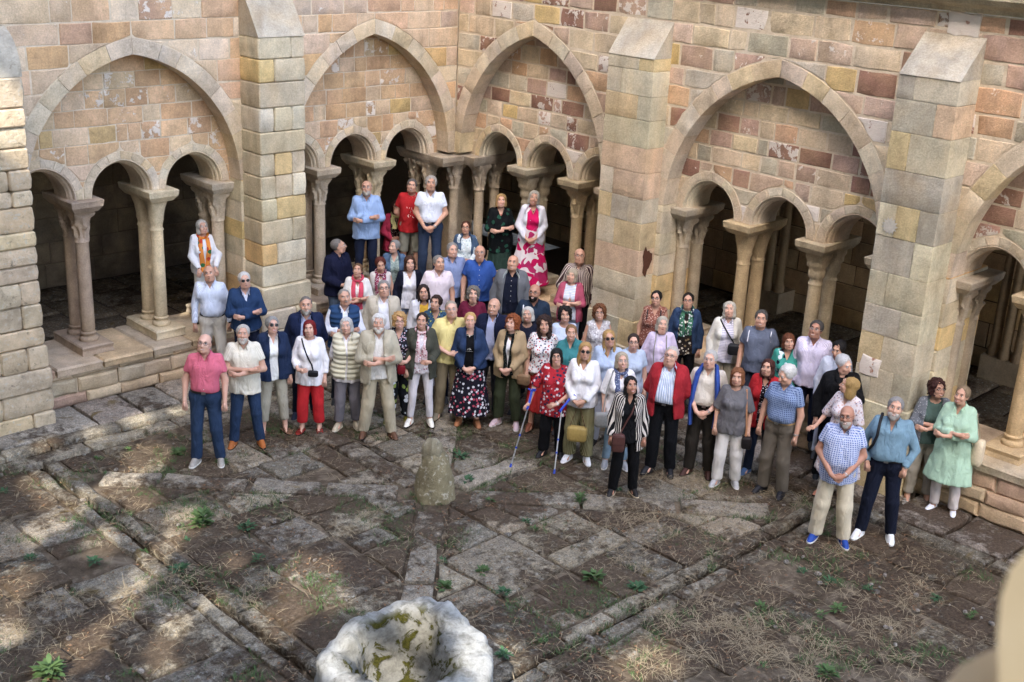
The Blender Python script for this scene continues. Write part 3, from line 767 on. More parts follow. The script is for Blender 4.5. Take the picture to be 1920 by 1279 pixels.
# ---- buttresses
def buttress(fr, s0, s1, d, z_slope, z_top, label, mat=None, pal=PAL_B, foot=.0, gap=.004, rows=(.30, .36), bev=.01, round_top=False, bul=.008, zd=.0):
    t = thing('buttress', fr.P((s0+s1)/2, -d/2, 0), label, 'buttress', 'stone buttresses against the cloister walls'); base = t.location.copy(); t.location = (0, 0, 0)
    S1 = STONE if mat is None else mat; z = 0; k = 0
    def block(a, b, z0, z1, dep, slope=None):
        c = pick(pal); ins = gap; j = lambda: R.uniform(-bul, bul)*.6
        a += ins; b -= ins; z0 += ins*.8; z1 -= ins*.8; b4 = bev; f = -dep+R.uniform(-bul, bul)
        V = []
        # ring of 8 points per level: back-left, front-left(bevel 2), front-right(2), back-right
        def ringp(z, g): return [(a+g, .02), (a+g, f+b4+g), (a+b4+g, f+g), (b-b4-g, f+g), (b-g, f+b4+g), (b-g, .02)]
        lv = [(z0, b4*.8), (z0+b4, 0), ((z0+z1)/2, -bul*.5), (z1-b4, 0), (z1, b4*.8)]
        for z_, g in lv:
            for (s_, d_) in ringp(z_, g): V.append(fr.P(s_+j()*.3, d_+j()*.5, z_))
        F = []; n = 6
        for r in range(len(lv)-1):
            for i in range(n-1):
                q = (r*n+i, r*n+i+1, (r+1)*n+i+1, (r+1)*n+i); F.append(q if not fr.left else q[::-1])
        top = tuple((len(lv)-1)*n+i for i in range(n)); F.append(top if not fr.left else top[::-1]); bt = tuple(range(n)); F.append(bt[::-1] if not fr.left else bt)
        mb = MB().add(V, F); mb.obj('buttress_stone', [S1], t, ang=32, color=c)
    while z < z_slope-.02:
        z1 = min(z+R.uniform(*rows), z_slope)
        if z_slope-z1 < .15: z1 = z_slope
        e = foot*(1 if z1 < 1.0 else .45 if z1 < 1.35 else 0)
        a, b = s0-e, s1+e; dd = d+e; k += 1
        r = R.random()
        if r < .3: cut = []
        elif r < .85: cut = [a+(b-a)*(R.uniform(.28, .42) if k % 2 else R.uniform(.58, .72))]
        else: cut = [a+(b-a)*.3, a+(b-a)*.68]
        cs = [a]+cut+[b]
        for i in range(len(cs)-1): block(cs[i], cs[i+1], z, z1, dd)
        z = z1
    # sloping weathering: two sloped stones
    nst = 2; c = pick(pal)
    for i in range(nst):
        za = z_slope+(z_top-z_slope)*i/nst; zb = z_slope+(z_top-z_slope)*(i+1)/nst; V = []; 
        o0 = .012 if i == 0 else .0
        fn = (lambda u: u) if not round_top else (lambda u: 1-math.sqrt(max(0, 1-u*u)))
        m = 5
        for q in range(m+1):
            u = (i+q/m)/nst; dep = -(d+o0)*(1-fn(u))-.0 if not round_top else -(d)*math.sqrt(max(0.0, 1-(u*.97)**2))
            zz = z_slope+(z_top-z_slope)*u
            for s_ in (s0+.002, s1-.002): V.append(fr.P(s_, dep, zz+(.0)))
        for q in range(m+1):
            zz = z_slope+(z_top-z_slope)*(i+q/m)/nst
            for s_ in (s0+.002, s1-.002): V.append(fr.P(s_, .02, zz))
        F = []; o_ = 2*(m+1)
        for q in range(m):
            f1 = (2*q, 2*q+1, 2*q+3, 2*q+2); F.append(f1 if not fr.left else f1[::-1])
            f2 = (2*q, 2*q+2, o_+2*q+2, o_+2*q); F.append(f2 if not fr.left else f2[::-1])
            f3 = (2*q+1, o_+2*q+1, o_+2*q+3, 2*q+3); F.append(f3 if not fr.left else f3[::-1])
        MB().add(V, F).obj('weathering_stone', [S1], t, ang=30, color=(.43, .39, .32, .15))
    return t
buttress(LF, 3.37, 4.15, .48, 4.95, 5.75, 'buttress of squared cream stones between the two left arches', foot=.10, bev=.016, bul=.012)
buttress(RF, 3.62, 4.47, .36, 4.93, 5.42, 'tall smooth buttress left of the dark haired woman, with a brown scar', pal=PAL_B3, foot=.07, gap=.0025, rows=(.33, .40), bev=.006, bul=.004)
buttress(RF, 8.2, 8.97, .46, 5.22, 5.68, 'big smooth buttress on the right with a red and white painted stone', pal=PAL_B3, foot=.07, gap=.0025, rows=(.36, .46), bev=.006, bul=.004)
buttress(LF, 7.52, 8.40, .52, 4.62, 5.18, 'rough lichen spotted buttress at the left edge, its top in full sun', mat=LICH, pal=[((.40, .32, .235), 3, 0), ((.36, .29, .215), 2, 0), ((.43, .335, .23), 1, 0)], foot=.04, gap=.006, rows=(.2, .32), bev=.02, bul=.018, round_top=True)
# special stones noticed in the photograph
def plate(fr, s, z, hs, hz, d, color, name, parent, seedj=.012):
    P = [(s-hs, z-hz), (s+hs, z-hz), (s+hs, z+hz), (s-hs, z+hz)]
    return stone(fr, P, name, parent, d0=d, d1=d+.03, color=color, jit=seedj, gap=.004, sub=.12)

for (px, py, hx, hz, col, al) in ((1631, 686, .14, .13, (.30, .13, .10), 1.0), (1806, 46, .20, .13, (.42, .24, .20), 1.0)):
    r_ = ray(px, py); t_ = ((-.465 if py > 300 else -.012)-CAM[0])/r_[0]; q_ = CAM+r_*t_
    plate(RF, -q_[1], q_[2], hx, hz, -.466 if py > 300 else -.008, (*col, al), 'painted_stone', bpy.data.objects['buttress.002'] if py > 300 else WR, .018)
def scar(verts, col, name, parent):
    m = mat_plain('scar_'+name, col, .95, .05, bumpsc=40); n = len(verts); c = [sum(v[i] for v in verts)/n for i in range(3)]
    MB().add([tuple(v) for v in verts]+[tuple(c)], [(i, (i+1) % n, n) for i in range(n)]).obj(name, [m], parent, smooth=False)
V_ = []
for i in range(16):                            # brown hollow in the right face of the middle buttress
    a_ = 6.2832*i/16; k_ = 1+.25*math.sin(3*a_+1)+.12*math.sin(7*a_); V_.append((-.17+.10*k_*math.cos(a_), -4.478, 2.02+.20*k_*math.sin(a_)))
scar(V_, (.10, .045, .03), 'brown_scar', bpy.data.objects['buttress.001'])
r_ = ray(1597, 424); 
r_ = ray(1668, 424); q_ = CAM+r_*((-.474-CAM[0])/r_[0]); V_ = []
for i in range(26):
    a_ = 6.2832*i/26; k_ = 1 if i % 2 else .68; V_.append((-.474, q_[1]+.11*k_*math.cos(a_), q_[2]+.11*k_*math.sin(a_)))
scar(V_, (.46, .43, .38), 'mortar_splash', bpy.data.objects['buttress.002'])
# ================================================================= UNSEEN OCCLUDER WALL AND TREE, ADDED TO SHADE THE COURT AND SHAPE SUN PATCHES
BEAMS = [(95, 838, 0, .16), (180, 813, 0, .17), (262, 791, 0, .17), (335, 774, 0, .14), (60, 905, 0, .22), (95, 925, 0, .25), (155, 935, 0, .2), (273, 858, 0, .40), (218, 912, 0, .30),
    (262, 935, 0, .28), (117, 965, 0, .32), (190, 1015, 0, .28), (60, 1000, 0, .2), (280, 1062, 0, .25), (352, 978, 0, .26), (330, 1010, 0, .18), (580, 1085, 0, .48), (625, 1120, 0, .28), (560, 1130, 0, .25),
    (470, 1160, 0, .22), (420, 1120, 0, .18), (331, 1175, 0, .22), (175, 1205, 0, .24), (240, 1130, 0, .22), (30, 1095, 0, .3), (520, 1180, 0, .22), (100, 1250, 0, .25), (300, 1240, 0, .2), (20, 1180, 0, .25), (440, 1050, 0, .12),
    (655, 1205, .75, .24), (765, 1150, .9, .26), (880, 1230, .8, .22), (620, 1262, .7, .24), (720, 1262, .7, .2), (900, 1262, .7, .16), (1235, 1230, 0, .3), (1165, 1262, 0, .25), (950, 1240, 0, .3)]
def on_wall(p, X=-22.6):
    t = (X-p[0])/SUN_DIR.x; return p[1]+SUN_DIR.y*t, p[2]+SUN_DIR.z*t
def occluder():
    t = thing('occluder_wall', (-22.6, -10, 0), 'tall church wall added out of view to shade the court with a wide opening', 'light blocker'); t.location = (0, 0, 0)
    m = mat_plain('occluder_ashlar', (.36, .30, .23), .9, .1, bumpsc=3)
    y0, y1, H = -55, 26, 31; X = -22.6; T = .06
    pts = [(Vector(tuple(atz(px, py, z))), r) for px, py, z, r in BEAMS]; W = [on_wall(p) for p, r in pts]
    wy0, wy1, wz0, wz1 = min(w[0] for w in W)-.5, max(w[0] for w in W)+.5, min(w[1] for w in W)-.4, max(w[1] for w in W)+.3
    holes = [(wy0, min(wy1, -8.95), wz0, wz1), (-9.0, -8.56, 18.3, 19.55)]; print('window', holes)  # openings shaped to let the wanted sun patches through
    ys = sorted({y0, y1} | {h[0] for h in holes} | {h[1] for h in holes}); mb = MB()
    for i in range(len(ys)-1):
        a, b = ys[i], ys[i+1]; cut = [h for h in holes if h[0] <= a and h[1] >= b]; z = 0
        for h in sorted(cut, key=lambda h: h[2]): mb.box((X, (a+b)/2, (z+h[2])/2), (T, (b-a)/2, (h[2]-z)/2)); z = h[3]
        mb.box((X, (a+b)/2, (z+H)/2), (T, (b-a)/2, (H-z)/2))
    mb.obj('wall', [m], t, smooth=False)
    mb = MB(); mb.box((X, (y0+y1)/2, H+.2), (T+.5, (y1-y0)/2+.5, .2)); mb.obj('cornice', [m], t, smooth=False)
    # tree added in front of the opening, leaves left out along BEAMS
    tr = thing('occluder_tree', (-20.2, -14, 0), 'unseen leafy tree added to dapple the sun through the church opening', 'tree'); tr.location = (0, 0, 0)
    bark = mat_plain('grey_bark', (.16, .12, .09), .9, .1, bumpsc=9); mb = MB()
    mb.tube([(-20.2, -14, 0), (-20.3, -14.1, 3), (-20.1, -13.8, 6), (-20.2, -14, 9), (-20.3, -14, 13)], [.32, .28, .22, .16, .05], 10)
    for a in range(14):
        z = 5.5+a*.55; th = a*2.4; L = 5.5-a*.22; s = math.sin(th)
        mb.tube([(-20.2, -14, z), (-20.2+.5*math.cos(th), -14+s*L*.5, z+.5), (-20.2+.7*math.cos(th), -14+s*L, z+.7)], [.12, .07, .02], 6)
    mb.obj('trunk', [bark], tr)
    sd = SUN_DIR; rr = random.Random(5); V = []; F = []
    WB = [(on_wall(p), r) for p, r in pts]
    for i in range(26000):
        x = rr.uniform(-21.9, -18.9); wy = rr.uniform(wy0-.8, wy1+.8); wz = rr.uniform(wz0-.8, wz1+.8)
        tt = (x+22.6)/sd.x; p = Vector((x, wy+sd.y*tt, wz+sd.z*tt)); hit = False
        for (q, r) in WB:
            if (q[0]-wy)**2+(q[1]-wz)**2 < (r*.85+.17)**2: hit = True; break
        if hit: continue
        n = Vector((rr.gauss(0, 1), rr.gauss(0, .6), rr.gauss(0, .6))).normalized(); a = n.orthogonal().normalized(); b = n.cross(a); s = rr.uniform(.15, .27); k = len(V)
        V += [p-a*s, p-b*s*.7, p+a*s, p+b*s*.7]; F.append((k, k+1, k+2, k+3))
    o = link('crown', mesh(V, F, [mat_leaf((.05, .10, .03), (.09, .14, .04), 'occluder_leaf')], smooth=False), tr); tag(o, kind='stuff')
occluder()
# ================================================================= PEOPLE: signed distance fields meshed with surface nets
A3 = lambda *v: np.array(v, dtype=np.float32)
class Field:
    def __init__(s, xs, ys, zs):
        s.xs, s.ys, s.zs = [np.asarray(a, dtype=np.float32) for a in (xs, ys, zs)]
        s.F = np.full((len(s.xs), len(s.ys), len(s.zs)), .2, dtype=np.float32)
    def sub(s, lo, hi):
        i = [slice(max(0, int(np.searchsorted(a, l))-1), min(len(a), int(np.searchsorted(a, h))+1)) for a, l, h in zip((s.xs, s.ys, s.zs), lo, hi)]
        return tuple(i), s.xs[i[0]][:, None, None], s.ys[i[1]][None, :, None], s.zs[i[2]][None, None, :]
    def all(s): return s.xs[:, None, None], s.ys[None, :, None], s.zs[None, None, :]
    def _u(s, i, d, k):
        a = s.F[i]
        if a.size == 0: return
        if k > 0:
            h = np.clip(.5+.5*(a-d)/k, 0, 1); s.F[i] = a*(1-h)+d*h-k*h*(1-h)
        else: s.F[i] = np.minimum(a, d)
    def rc(s, a, b, ra, rb, k=.03, cut=None, sy=1.0):
        a, b = A3(*a), A3(*b); m = max(ra, rb)+.07
        i, X, Y, Z = s.sub(np.minimum(a, b)-m, np.maximum(a, b)+m)
        ab = b-a; L2 = float(ab@ab)+1e-9
        px, py, pz = X-a[0], Y-a[1], Z-a[2]
        t = np.clip((px*ab[0]+py*ab[1]+pz*ab[2])/L2, 0, 1)
        d = np.sqrt((px-t*ab[0])**2+((py-t*ab[1])*sy)**2+(pz-t*ab[2])**2)-(ra+(rb-ra)*t)
        if cut is not None:
            L = math.sqrt(L2); d = np.maximum(d, (px*ab[0]+py*ab[1]+pz*ab[2])/L-cut*L)
        s._u(i, d, k)
    def ell(s, c, r, k=.02, M=None, subtract=False, wob=None):
        c = A3(*c); r = A3(*r); m = float(r.max())+.06
        i, X, Y, Z = s.sub(c-m, c+m); px, py, pz = X-c[0], Y-c[1], Z-c[2]
        if M is not None: px, py, pz = (M[0, 0]*px+M[1, 0]*py+M[2, 0]*pz, M[0, 1]*px+M[1, 1]*py+M[2, 1]*pz, M[0, 2]*px+M[1, 2]*py+M[2, 2]*pz)
        k0 = np.sqrt((px/r[0])**2+(py/r[1])**2+(pz/r[2])**2)+1e-6; k1 = np.sqrt((px/r[0]**2)**2+(py/r[1]**2)**2+(pz/r[2]**2)**2)+1e-6
        d = k0*(k0-1)/k1
        if wob is not None: d = d+wob(px, py, pz)
        if subtract:
            a = s.F[i]; h = np.clip(.5-.5*(a+d)/max(k, 1e-4), 0, 1); s.F[i] = a*(1-h)-d*h+k*h*(1-h)
        else: s._u(i, d, k)
    def mesh(s):
        F = s.F; xs, ys, zs = s.xs, s.ys, s.zs; S = F < 0
        nx, ny, nz = F.shape; acc = np.zeros((nx-1, ny-1, nz-1, 3), dtype=np.float32); cnt = np.zeros((nx-1, ny-1, nz-1), dtype=np.float32)
        quads = []
        for ax in range(3):
            sl0 = [slice(None)]*3; sl1 = [slice(None)]*3; sl0[ax] = slice(0, -1); sl1[ax] = slice(1, None)
            a, b = F[tuple(sl0)], F[tuple(sl1)]; cr = S[tuple(sl0)] != S[tuple(sl1)]
            I = np.argwhere(cr)
            if len(I) == 0: continue
            va, vb = a[cr], b[cr]; t = va/(va-vb)
            P = np.stack([xs[I[:, 0]], ys[I[:, 1]], zs[I[:, 2]]], 1)
            g = (xs, ys, zs)[ax]; P[:, ax] = g[I[:, ax]]+t*(g[I[:, ax]+1]-g[I[:, ax]])
            o1, o2 = [q for q in range(3) if q != ax]; lim = (nx-1, ny-1, nz-1)
            for d1 in (0, -1):
                for d2 in (0, -1):
                    J = I.copy(); J[:, o1] += d1; J[:, o2] += d2
                    ok = (J[:, o1] >= 0) & (J[:, o2] >= 0) & (J[:, o1] < lim[o1]) & (J[:, o2] < lim[o2])
                    np.add.at(acc, tuple(J[ok].T), P[ok]); np.add.at(cnt, tuple(J[ok].T), 1)
            ok = (I[:, o1] > 0) & (I[:, o2] > 0) & (I[:, o1] < lim[o1]) & (I[:, o2] < lim[o2])
            I = I[ok]; ins = S[tuple(sl0)][cr][ok]
            def cell(d1, d2):
                J = I.copy(); J[:, o1] += d1; J[:, o2] += d2; return J
            Q = [cell(-1, -1), cell(0, -1), cell(0, 0), cell(-1, 0)]
            fl = ins if ax != 1 else ~ins
            quads.append((Q, fl))
        used = cnt > 0; idx = np.full(cnt.shape, -1, dtype=np.int64); idx[used] = np.arange(int(used.sum()))
        V = acc[used]/cnt[used][:, None]; out = []
        for Q, fl in quads:
            q = np.stack([idx[tuple(J.T)] for J in Q], 1); q[~fl] = q[~fl][:, ::-1]; out.append(q)
        return V, (np.concatenate(out) if out else np.zeros((0, 4), int))
def grid(lo, hi, st): return np.arange(lo, hi+st, st)
def np_mesh(name, parts, mats, smooth=True):
    """parts: list of (V, faces array or list, material index)"""
    nv = sum(len(p[0]) for p in parts); me = bpy.data.meshes.new(name)
    co = np.concatenate([np.asarray(p[0], dtype=np.float32).reshape(-1, 3) for p in parts])
    loops = []; tot = []; mi = []; base = 0
    for V, Fc, m in parts:
        if isinstance(Fc, np.ndarray):
            loops.append((Fc+base).ravel()); tot.append(np.full(len(Fc), Fc.shape[1] if len(Fc) else 4)); mi.append(np.full(len(Fc), m))
        else:
            loops.append(np.array([i+base for f in Fc for i in f], dtype=np.int64)); tot.append(np.array([len(f) for f in Fc])); mi.append(np.array(m if hasattr(m, '__len__') else [m]*len(Fc)))
        base += len(V)
    loops = np.concatenate(loops).astype(np.int32); tot = np.concatenate(tot).astype(np.int32); mi = np.concatenate(mi).astype(np.int32)
    me.vertices.add(nv); me.vertices.foreach_set('co', co.ravel()); me.loops.add(len(loops)); me.loops.foreach_set('vertex_index', loops)
    me.polygons.add(len(tot)); st = np.zeros(len(tot), dtype=np.int32); st[1:] = np.cumsum(tot)[:-1]
    me.polygons.foreach_set('loop_start', st); me.polygons.foreach_set('material_index', mi); me.polygons.foreach_set('use_smooth', np.ones(len(tot), dtype=bool))
    for x in mats: me.materials.append(x)
    me.update(calc_edges=True); me.validate(); return me
# ---- people materials
def skin_mat(tone):
    k = ('skin', tone)
    if k in MC: return MC[k]
    m, n, b = nt('skin', .55, .35); P = N(n, 'ShaderNodeTexCoord').outputs['Object']; c0 = {0: (.60, .375, .285), 1: (.53, .32, .23), 2: (.39, .21, .145), 3: (.26, .13, .08)}[tone]
    c = mixc(n, ramp(n, noise_n(n, P, 14, 3), [(.35, 0), (.7, .5)]), c0, (c0[0]*.95, c0[1]*.68, c0[2]*.62)); n.links.new(c, b.inputs['Base Color'])
    b.inputs['Subsurface Weight'].default_value = .0; bump(n, b, noise_n(n, P, 120, 3), .002, .3); MC[k] = m; return m
def hair_mat(col, str_=1):
    k = ('hair', col)
    if k in MC: return MC[k]
    m, n, b = nt('hair', .6, .3); P = N(n, 'ShaderNodeTexCoord').outputs['Object']; c0 = lin(col, .82)
    mp = N(n, 'ShaderNodeMapping'); mp.inputs['Scale'].default_value = (1, 1, .22); n.links.new(P, mp.inputs['Vector'])
    f = noise_n(n, mp.outputs[0], 110, 4, .6, .8)
    c = mixc(n, f, tuple(q*.42 for q in c0), tuple(min(1, q*1.45) for q in c0)); n.links.new(c, b.inputs['Base Color']); bump(n, b, f, .008, .9); MC[k] = m; return m
def clo(h):
    c = lin(h); g = sum(c)/3; k = .80+.15*min(1, g/.5); a = .80 if c[2] > c[0]*1.3 else .90; k *= .9 if c[2] > c[0]*1.3 else 1; return tuple((q*a+g*(1-a))*k for q in c)
def fabric(col, pat=None, c2=None, c3=None):
    """pat: None, 'vs' vertical stripes, 'hs' horizontal stripes, 'ck' check, 'fl' flowers, 'sp' spots, 'denim', 'puff', 'big' large blotches"""
    k = ('fab', col, pat, c2, c3)
    if k in MC: return MC[k]
    m, n, b = nt('cloth', .85, .15); tc = N(n, 'ShaderNodeTexCoord'); P = tc.outputs['Object']; a = clo(col)
    x = N(n, 'ShaderNodeSeparateXYZ'); n.links.new(P, x.inputs[0]); X, Y, Z = x.outputs
    cA = a; cB = clo(c2) if c2 else (.8, .8, .8)
    def wave(s, per, duty): return ramp(n, mathn(n, 'FRACT', mathn(n, 'MULTIPLY', mathn(n, 'ADD', s, 10.0), 1/per)), [(0, 1), (duty, 0)], 'CONSTANT')
    ang = mathn(n, 'ARCTAN2', X, mathn(n, 'MULTIPLY', Y, -1.0)); arc = mathn(n, 'MULTIPLY', ang, .17)
    if pat == 'vs': c = mixc(n, wave(arc, .028, .42), cA, cB)
    elif pat == 'vsf': c = mixc(n, wave(arc, .016, .4), cA, cB)
    elif pat == 'hs': c = mixc(n, wave(Z, .035, .4), cA, cB)
    elif pat == 'hsf': c = mixc(n, wave(Z, .022, .4), cA, cB)
    elif pat == 'ck':
        c = mixc(n, wave(arc, .024, .45), cA, cB); c = mixc(n, wave(Z, .024, .45), c, cB, 'MIX'); c = mixc(n, .35, c, cA)
    elif pat in ('fl', 'flb', 'fls'):
        sc = {'fl': 22, 'flb': 11, 'fls': 34}[pat]; v = N(n, 'ShaderNodeTexVoronoi'); v.inputs['Scale'].default_value = sc; n.links.new(P, v.inputs['Vector'])
        nz = noise_n(n, P, sc*2.5, 3); dd = mathn(n, 'ADD', v.outputs['Distance'], mathn(n, 'MULTIPLY', nz, .35))
        s2 = N(n, 'ShaderNodeSeparateColor'); n.links.new(v.outputs['Color'], s2.inputs[0])
        cC = clo(c3) if c3 else (.8, .8, .8)
        petal = mixc(n, ramp(n, s2.outputs[0], [(0, 0), (.5, 1)], 'CONSTANT'), cB, cC)
        c = mixc(n, ramp(n, dd, [(0, 1), (.56, 0)], 'CONSTANT'), cA, petal)
    elif pat == 'big':
        nz = noise_n(n, P, 5.5, 1, .4, .6); c = mixc(n, ramp(n, nz, [(0, 0), (.5, 1)], 'CONSTANT'), cA, cB)
        if c3: c = mixc(n, ramp(n, noise_n(n, P, 4.1, 1, .4, .9), [(0, 0), (.55, 1)], 'CONSTANT'), c, lin(c3))
    elif pat == 'sp':
        v = N(n, 'ShaderNodeTexVoronoi'); v.inputs['Scale'].default_value = 45; n.links.new(P, v.inputs['Vector']); c = mixc(n, ramp(n, v.outputs['Distance'], [(0, 1), (.3, 0)], 'CONSTANT'), cA, cB)
    elif pat == 'denim': c = mixc(n, noise_n(n, P, 9, 5, .65), tuple(q*.5 for q in cA), tuple(min(1, q*1.2+.004) for q in cA))
    else: c = mixc(n, 0.0, cA, cA)
    c = mixc(n, 1.0, c, ramp(n, noise_n(n, P, 4, 3), [(.3, .88), (.7, 1.1)]), 'MULTIPLY'); n.links.new(c, b.inputs['Base Color'])
    mp = N(n, 'ShaderNodeMapping'); mp.inputs['Scale'].default_value = (1.3, 1.3, .7); mp.inputs['Rotation'].default_value = (.5, .4, 0); n.links.new(P, mp.inputs['Vector'])
    h = mathn(n, 'ADD', noise_n(n, mp.outputs[0], 8, 2, .5, 1.4), mathn(n, 'MULTIPLY', noise_n(n, P, 300, 2), .06)); 
    if pat == 'puff': h = mathn(n, 'SINE', mathn(n, 'MULTIPLY', Z, 95.0))
    bump(n, b, h, .03 if pat != 'puff' else .008, .8); MC[k] = m; return m
EYEW = mat_plain('eye_white', (.62, .58, .55), .3, .4); IRIS = mat_plain('iris', (.03, .02, .015), .2, .5); LIP = mat_plain('lips', (.42, .13, .11), .45, .4); LIPM = mat_plain('lips_pale', (.42, .21, .17), .5, .4)
TEETH = mat_plain('teeth', (.75, .72, .66), .3, .5)
BLACKP = mat_plain('black_plastic', (.012, .012, .014), .25, .5); STEEL = mat_plain('steel', (.45, .45, .46), .3, .6, 1); GOLD = mat_plain('gold', (.6, .42, .15), .3, .6, 1)
def lens_mat():
    m, n, b = nt('clear_lens', .1, .5); b.inputs['Base Color'].default_value = (.9, .95, 1, 1); b.inputs['Alpha'].default_value = .12; return m
def rotm(yaw, pitch, roll=0.0):
    """head turned yaw (towards the viewer's right is positive), chin raised by pitch"""
    return np.array((Matrix.Rotation(yaw, 3, 'Z') @ Matrix.Rotation(-pitch, 3, 'X') @ Matrix.Rotation(roll, 3, 'Y')), dtype=np.float32)
PEOPLE = []; HS = 1.01
def wrinkle(X, Y, Z, amp, seed):
    r = np.random.RandomState(seed); w = 0
    for i in range(4):
        kx, ky, kz = r.uniform(-34, 34), r.uniform(-22, 22), r.uniform(-16, 16); ph = r.uniform(0, 6.28)
        w = w+(1-2.2*np.abs(np.sin(.5*(kx*X+ky*Y+kz*Z+ph+1.5*np.sin(11*X+ph)+1.3*np.sin(9*Z-ph)))))
    return amp*(w*.42+.0)
class Person:
    def __init__(s, px, py, h, b=0.0, sex='m', turn=0.0, head=(0, 0), pose='down', fat=0.3, skin=0, hair=('short', '#777777'), beard=None, brow=None,
                 glasses=None, top=('#ffffff',), sleeve='long', neck='crew', hem=.86, tuck=False, outer=None, bottom=('#22304a',), leg=.07, cutfit=.066, skirt=None, dress=None,
                 shoes='#333333', sole=None, belt=None, scarf=None, collar=None, necklace=None, st=.03, label='', extra=None, smile=True, dx=0, dy=0, vneck=.0, feet_at=None, lean=0.0, tone=None, fold=.0085):
        s.__dict__.update({k: v for k, v in locals().items() if k != 's'}); s.k = h/1.733; s.seed = int(px*7+py); _r = random.Random(s.seed+1); s.head = (head[0]+_r.uniform(-11, 11), head[1]+_r.uniform(-3, 4)); s.turn = turn = turn+_r.uniform(-11, 11); s.lean = lean+_r.uniform(-.02, .02); s.tilt = math.radians(_r.uniform(-7, 7))
        p = atz(px, py+4, b+h*.995); s.loc = Vector((p[0]+dx, p[1]+dy, b)); s.rnd = random.Random(s.seed)
        a = math.atan2(CAM[1]-s.loc.y, CAM[0]-s.loc.x)              # facing the camera, local forward is -Y
        s.rz = a+math.pi/2+math.radians(turn); PEOPLE.append(s); s.build()
    # ------------------------------------------------------------ skeleton (metres for a height of 1.75)
    def joints(s):
        m = s.sex == 'm'; f = s.fat; r = s.rnd; sw = .157 if m else .134; J = {}
        hs = r.uniform(-.018, .018) if s.st < .06 else 0
        J['hs'] = hs; J['sw'] = sw; ln = s.lean
        J['hip'] = [(sx*.088+hs, 0, .92) for sx in (-1, 1)]
        fo = [r.uniform(-.05, .03), r.uniform(-.05, .03)]
        J['ank'] = [(sx*(.095+s.st)+(hs*.3), fo[i]+.02, .085) for i, sx in enumerate((-1, 1))]
        J['knee'] = [((J['hip'][i][0]+J['ank'][i][0])/2, fo[i]/2-.025, .49) for i in (0, 1)]
        J['sh'] = [(sx*sw+ln*.9, .01+f*.0, 1.415+(-.006 if sx*hs > 0 else .006)) for sx in (-1, 1)]
        by = -.06*f
        arms = s.pose if isinstance(s.pose, (tuple, list)) else (s.pose, s.pose); J['el'] = []; J['wr'] = []; J['fd'] = []; J['pn'] = []
        for i, sx in enumerate((-1, 1)):
            ps = arms[i]; w = sw+.06+f*.035
            if isinstance(ps, dict): E, W, D = ps['e'], ps['w'], ps['d']
            elif ps == 'down': E, W, D = (sx*(w+.01), .015, 1.125), (sx*(w+.015), -.07, .885), (sx*-.05, -.25, -1)
            elif ps == 'clasp': E, W, D = (sx*(w+.005), .0, 1.14), (sx*.075, -.20+by, .955+(.015 if i else 0)), (-sx*.9, -.25, -.45)
            elif ps == 'claspup': E, W, D = (sx*(w+.005), .0, 1.14), (sx*.075, -.22+by, 1.06+(.015 if i else 0)), (-sx*.9, -.2, .0)
            elif ps == 'cross': E, W, D = (sx*(w+.01), -.06, 1.135), (-sx*.075, -.215+by-(.035 if i else 0), 1.185-(.05 if i else 0)), (-sx*1, .12, .12)
            elif ps == 'back': E, W, D = (sx*(w+.005), .06, 1.13), (sx*.07, .15, .95), (-sx, .1, -.3)
            elif ps == 'pocket': E, W, D = (sx*(w+.05), .05, 1.13), (sx*(.19+f*.04), -.075, .945), (-sx*.15, -.1, -1)
            elif ps == 'up': E, W, D = (sx*(w+.06), -.16, 1.16), (sx*(w-.06), -.33, 1.32), (-sx*.1, -.3, 1)
            elif ps == 'half': E, W, D = (sx*(w+.01), .0, 1.13), (sx*.13, -.2+by, 1.05), (-sx*.8, -.4, .1)
            elif ps == 'frontlow': E, W, D = (sx*(w+.01), .0, 1.12), (sx*.14, -.17+by, .96), (-sx*.5, -.3, -.7)
            else: E, W, D = (sx*w, 0, 1.12), (sx*w, -.06, .88), (0, -.2, -1)
            J['el'].append(E); J['wr'].append(W); d = Vector(D).normalized(); J['fd'].append(tuple(d))
        J['neck0'] = (ln*.95, .012, 1.43); J['neck1'] = (ln, -.010, 1.54); J['hd'] = (ln, -.022, 1.610)
        return J
    def torso(s, F, t, J, k=.045, hipw=1.0, low=True):
        m = s.sex == 'm'; f = s.fat; hs = J['hs']; ln = s.lean
        if low: F.rc((-.075+hs, .01, .93), (.075+hs, .01, .93), (.105 if m else .118)*hipw+t+.012*f, (.105 if m else .118)*hipw+t+.012*f, k)
        wv = (.103 if m else .088)+.045*f
        F.rc((-.05+hs*.5, -.005-.035*f, 1.08), (.05+hs*.5, -.005-.035*f, 1.08), wv+t, wv+t, k)
        F.rc((-.05, -.0-.02*f, 1.19), (.05, -.0-.02*f, 1.19), wv*.98+t, wv*.98+t, k)
        cw = .075 if m else .058
        F.rc((-cw+ln*.7, .0, 1.30), (cw+ln*.7, .0, 1.30), (.115 if m else .102)+.012*f+t, (.115 if m else .102)+.012*f+t, k)
        F.rc((-J['sw']*.72+ln*.9, .012, 1.395), (J['sw']*.72+ln*.9, .012, 1.395), .058+t, .058+t, k)
        F.rc((ln*.9, .02, 1.40), (ln, .012, 1.475), .080+t*.8, .060+t*.5, .05)
        if not m:
            for sx in (-1, 1): F.ell((sx*.066+ln*.7, -.085-.015*f, 1.245), (.062+t+.01*f, .055+t+.01*f, .062+t+.01*f), .035)
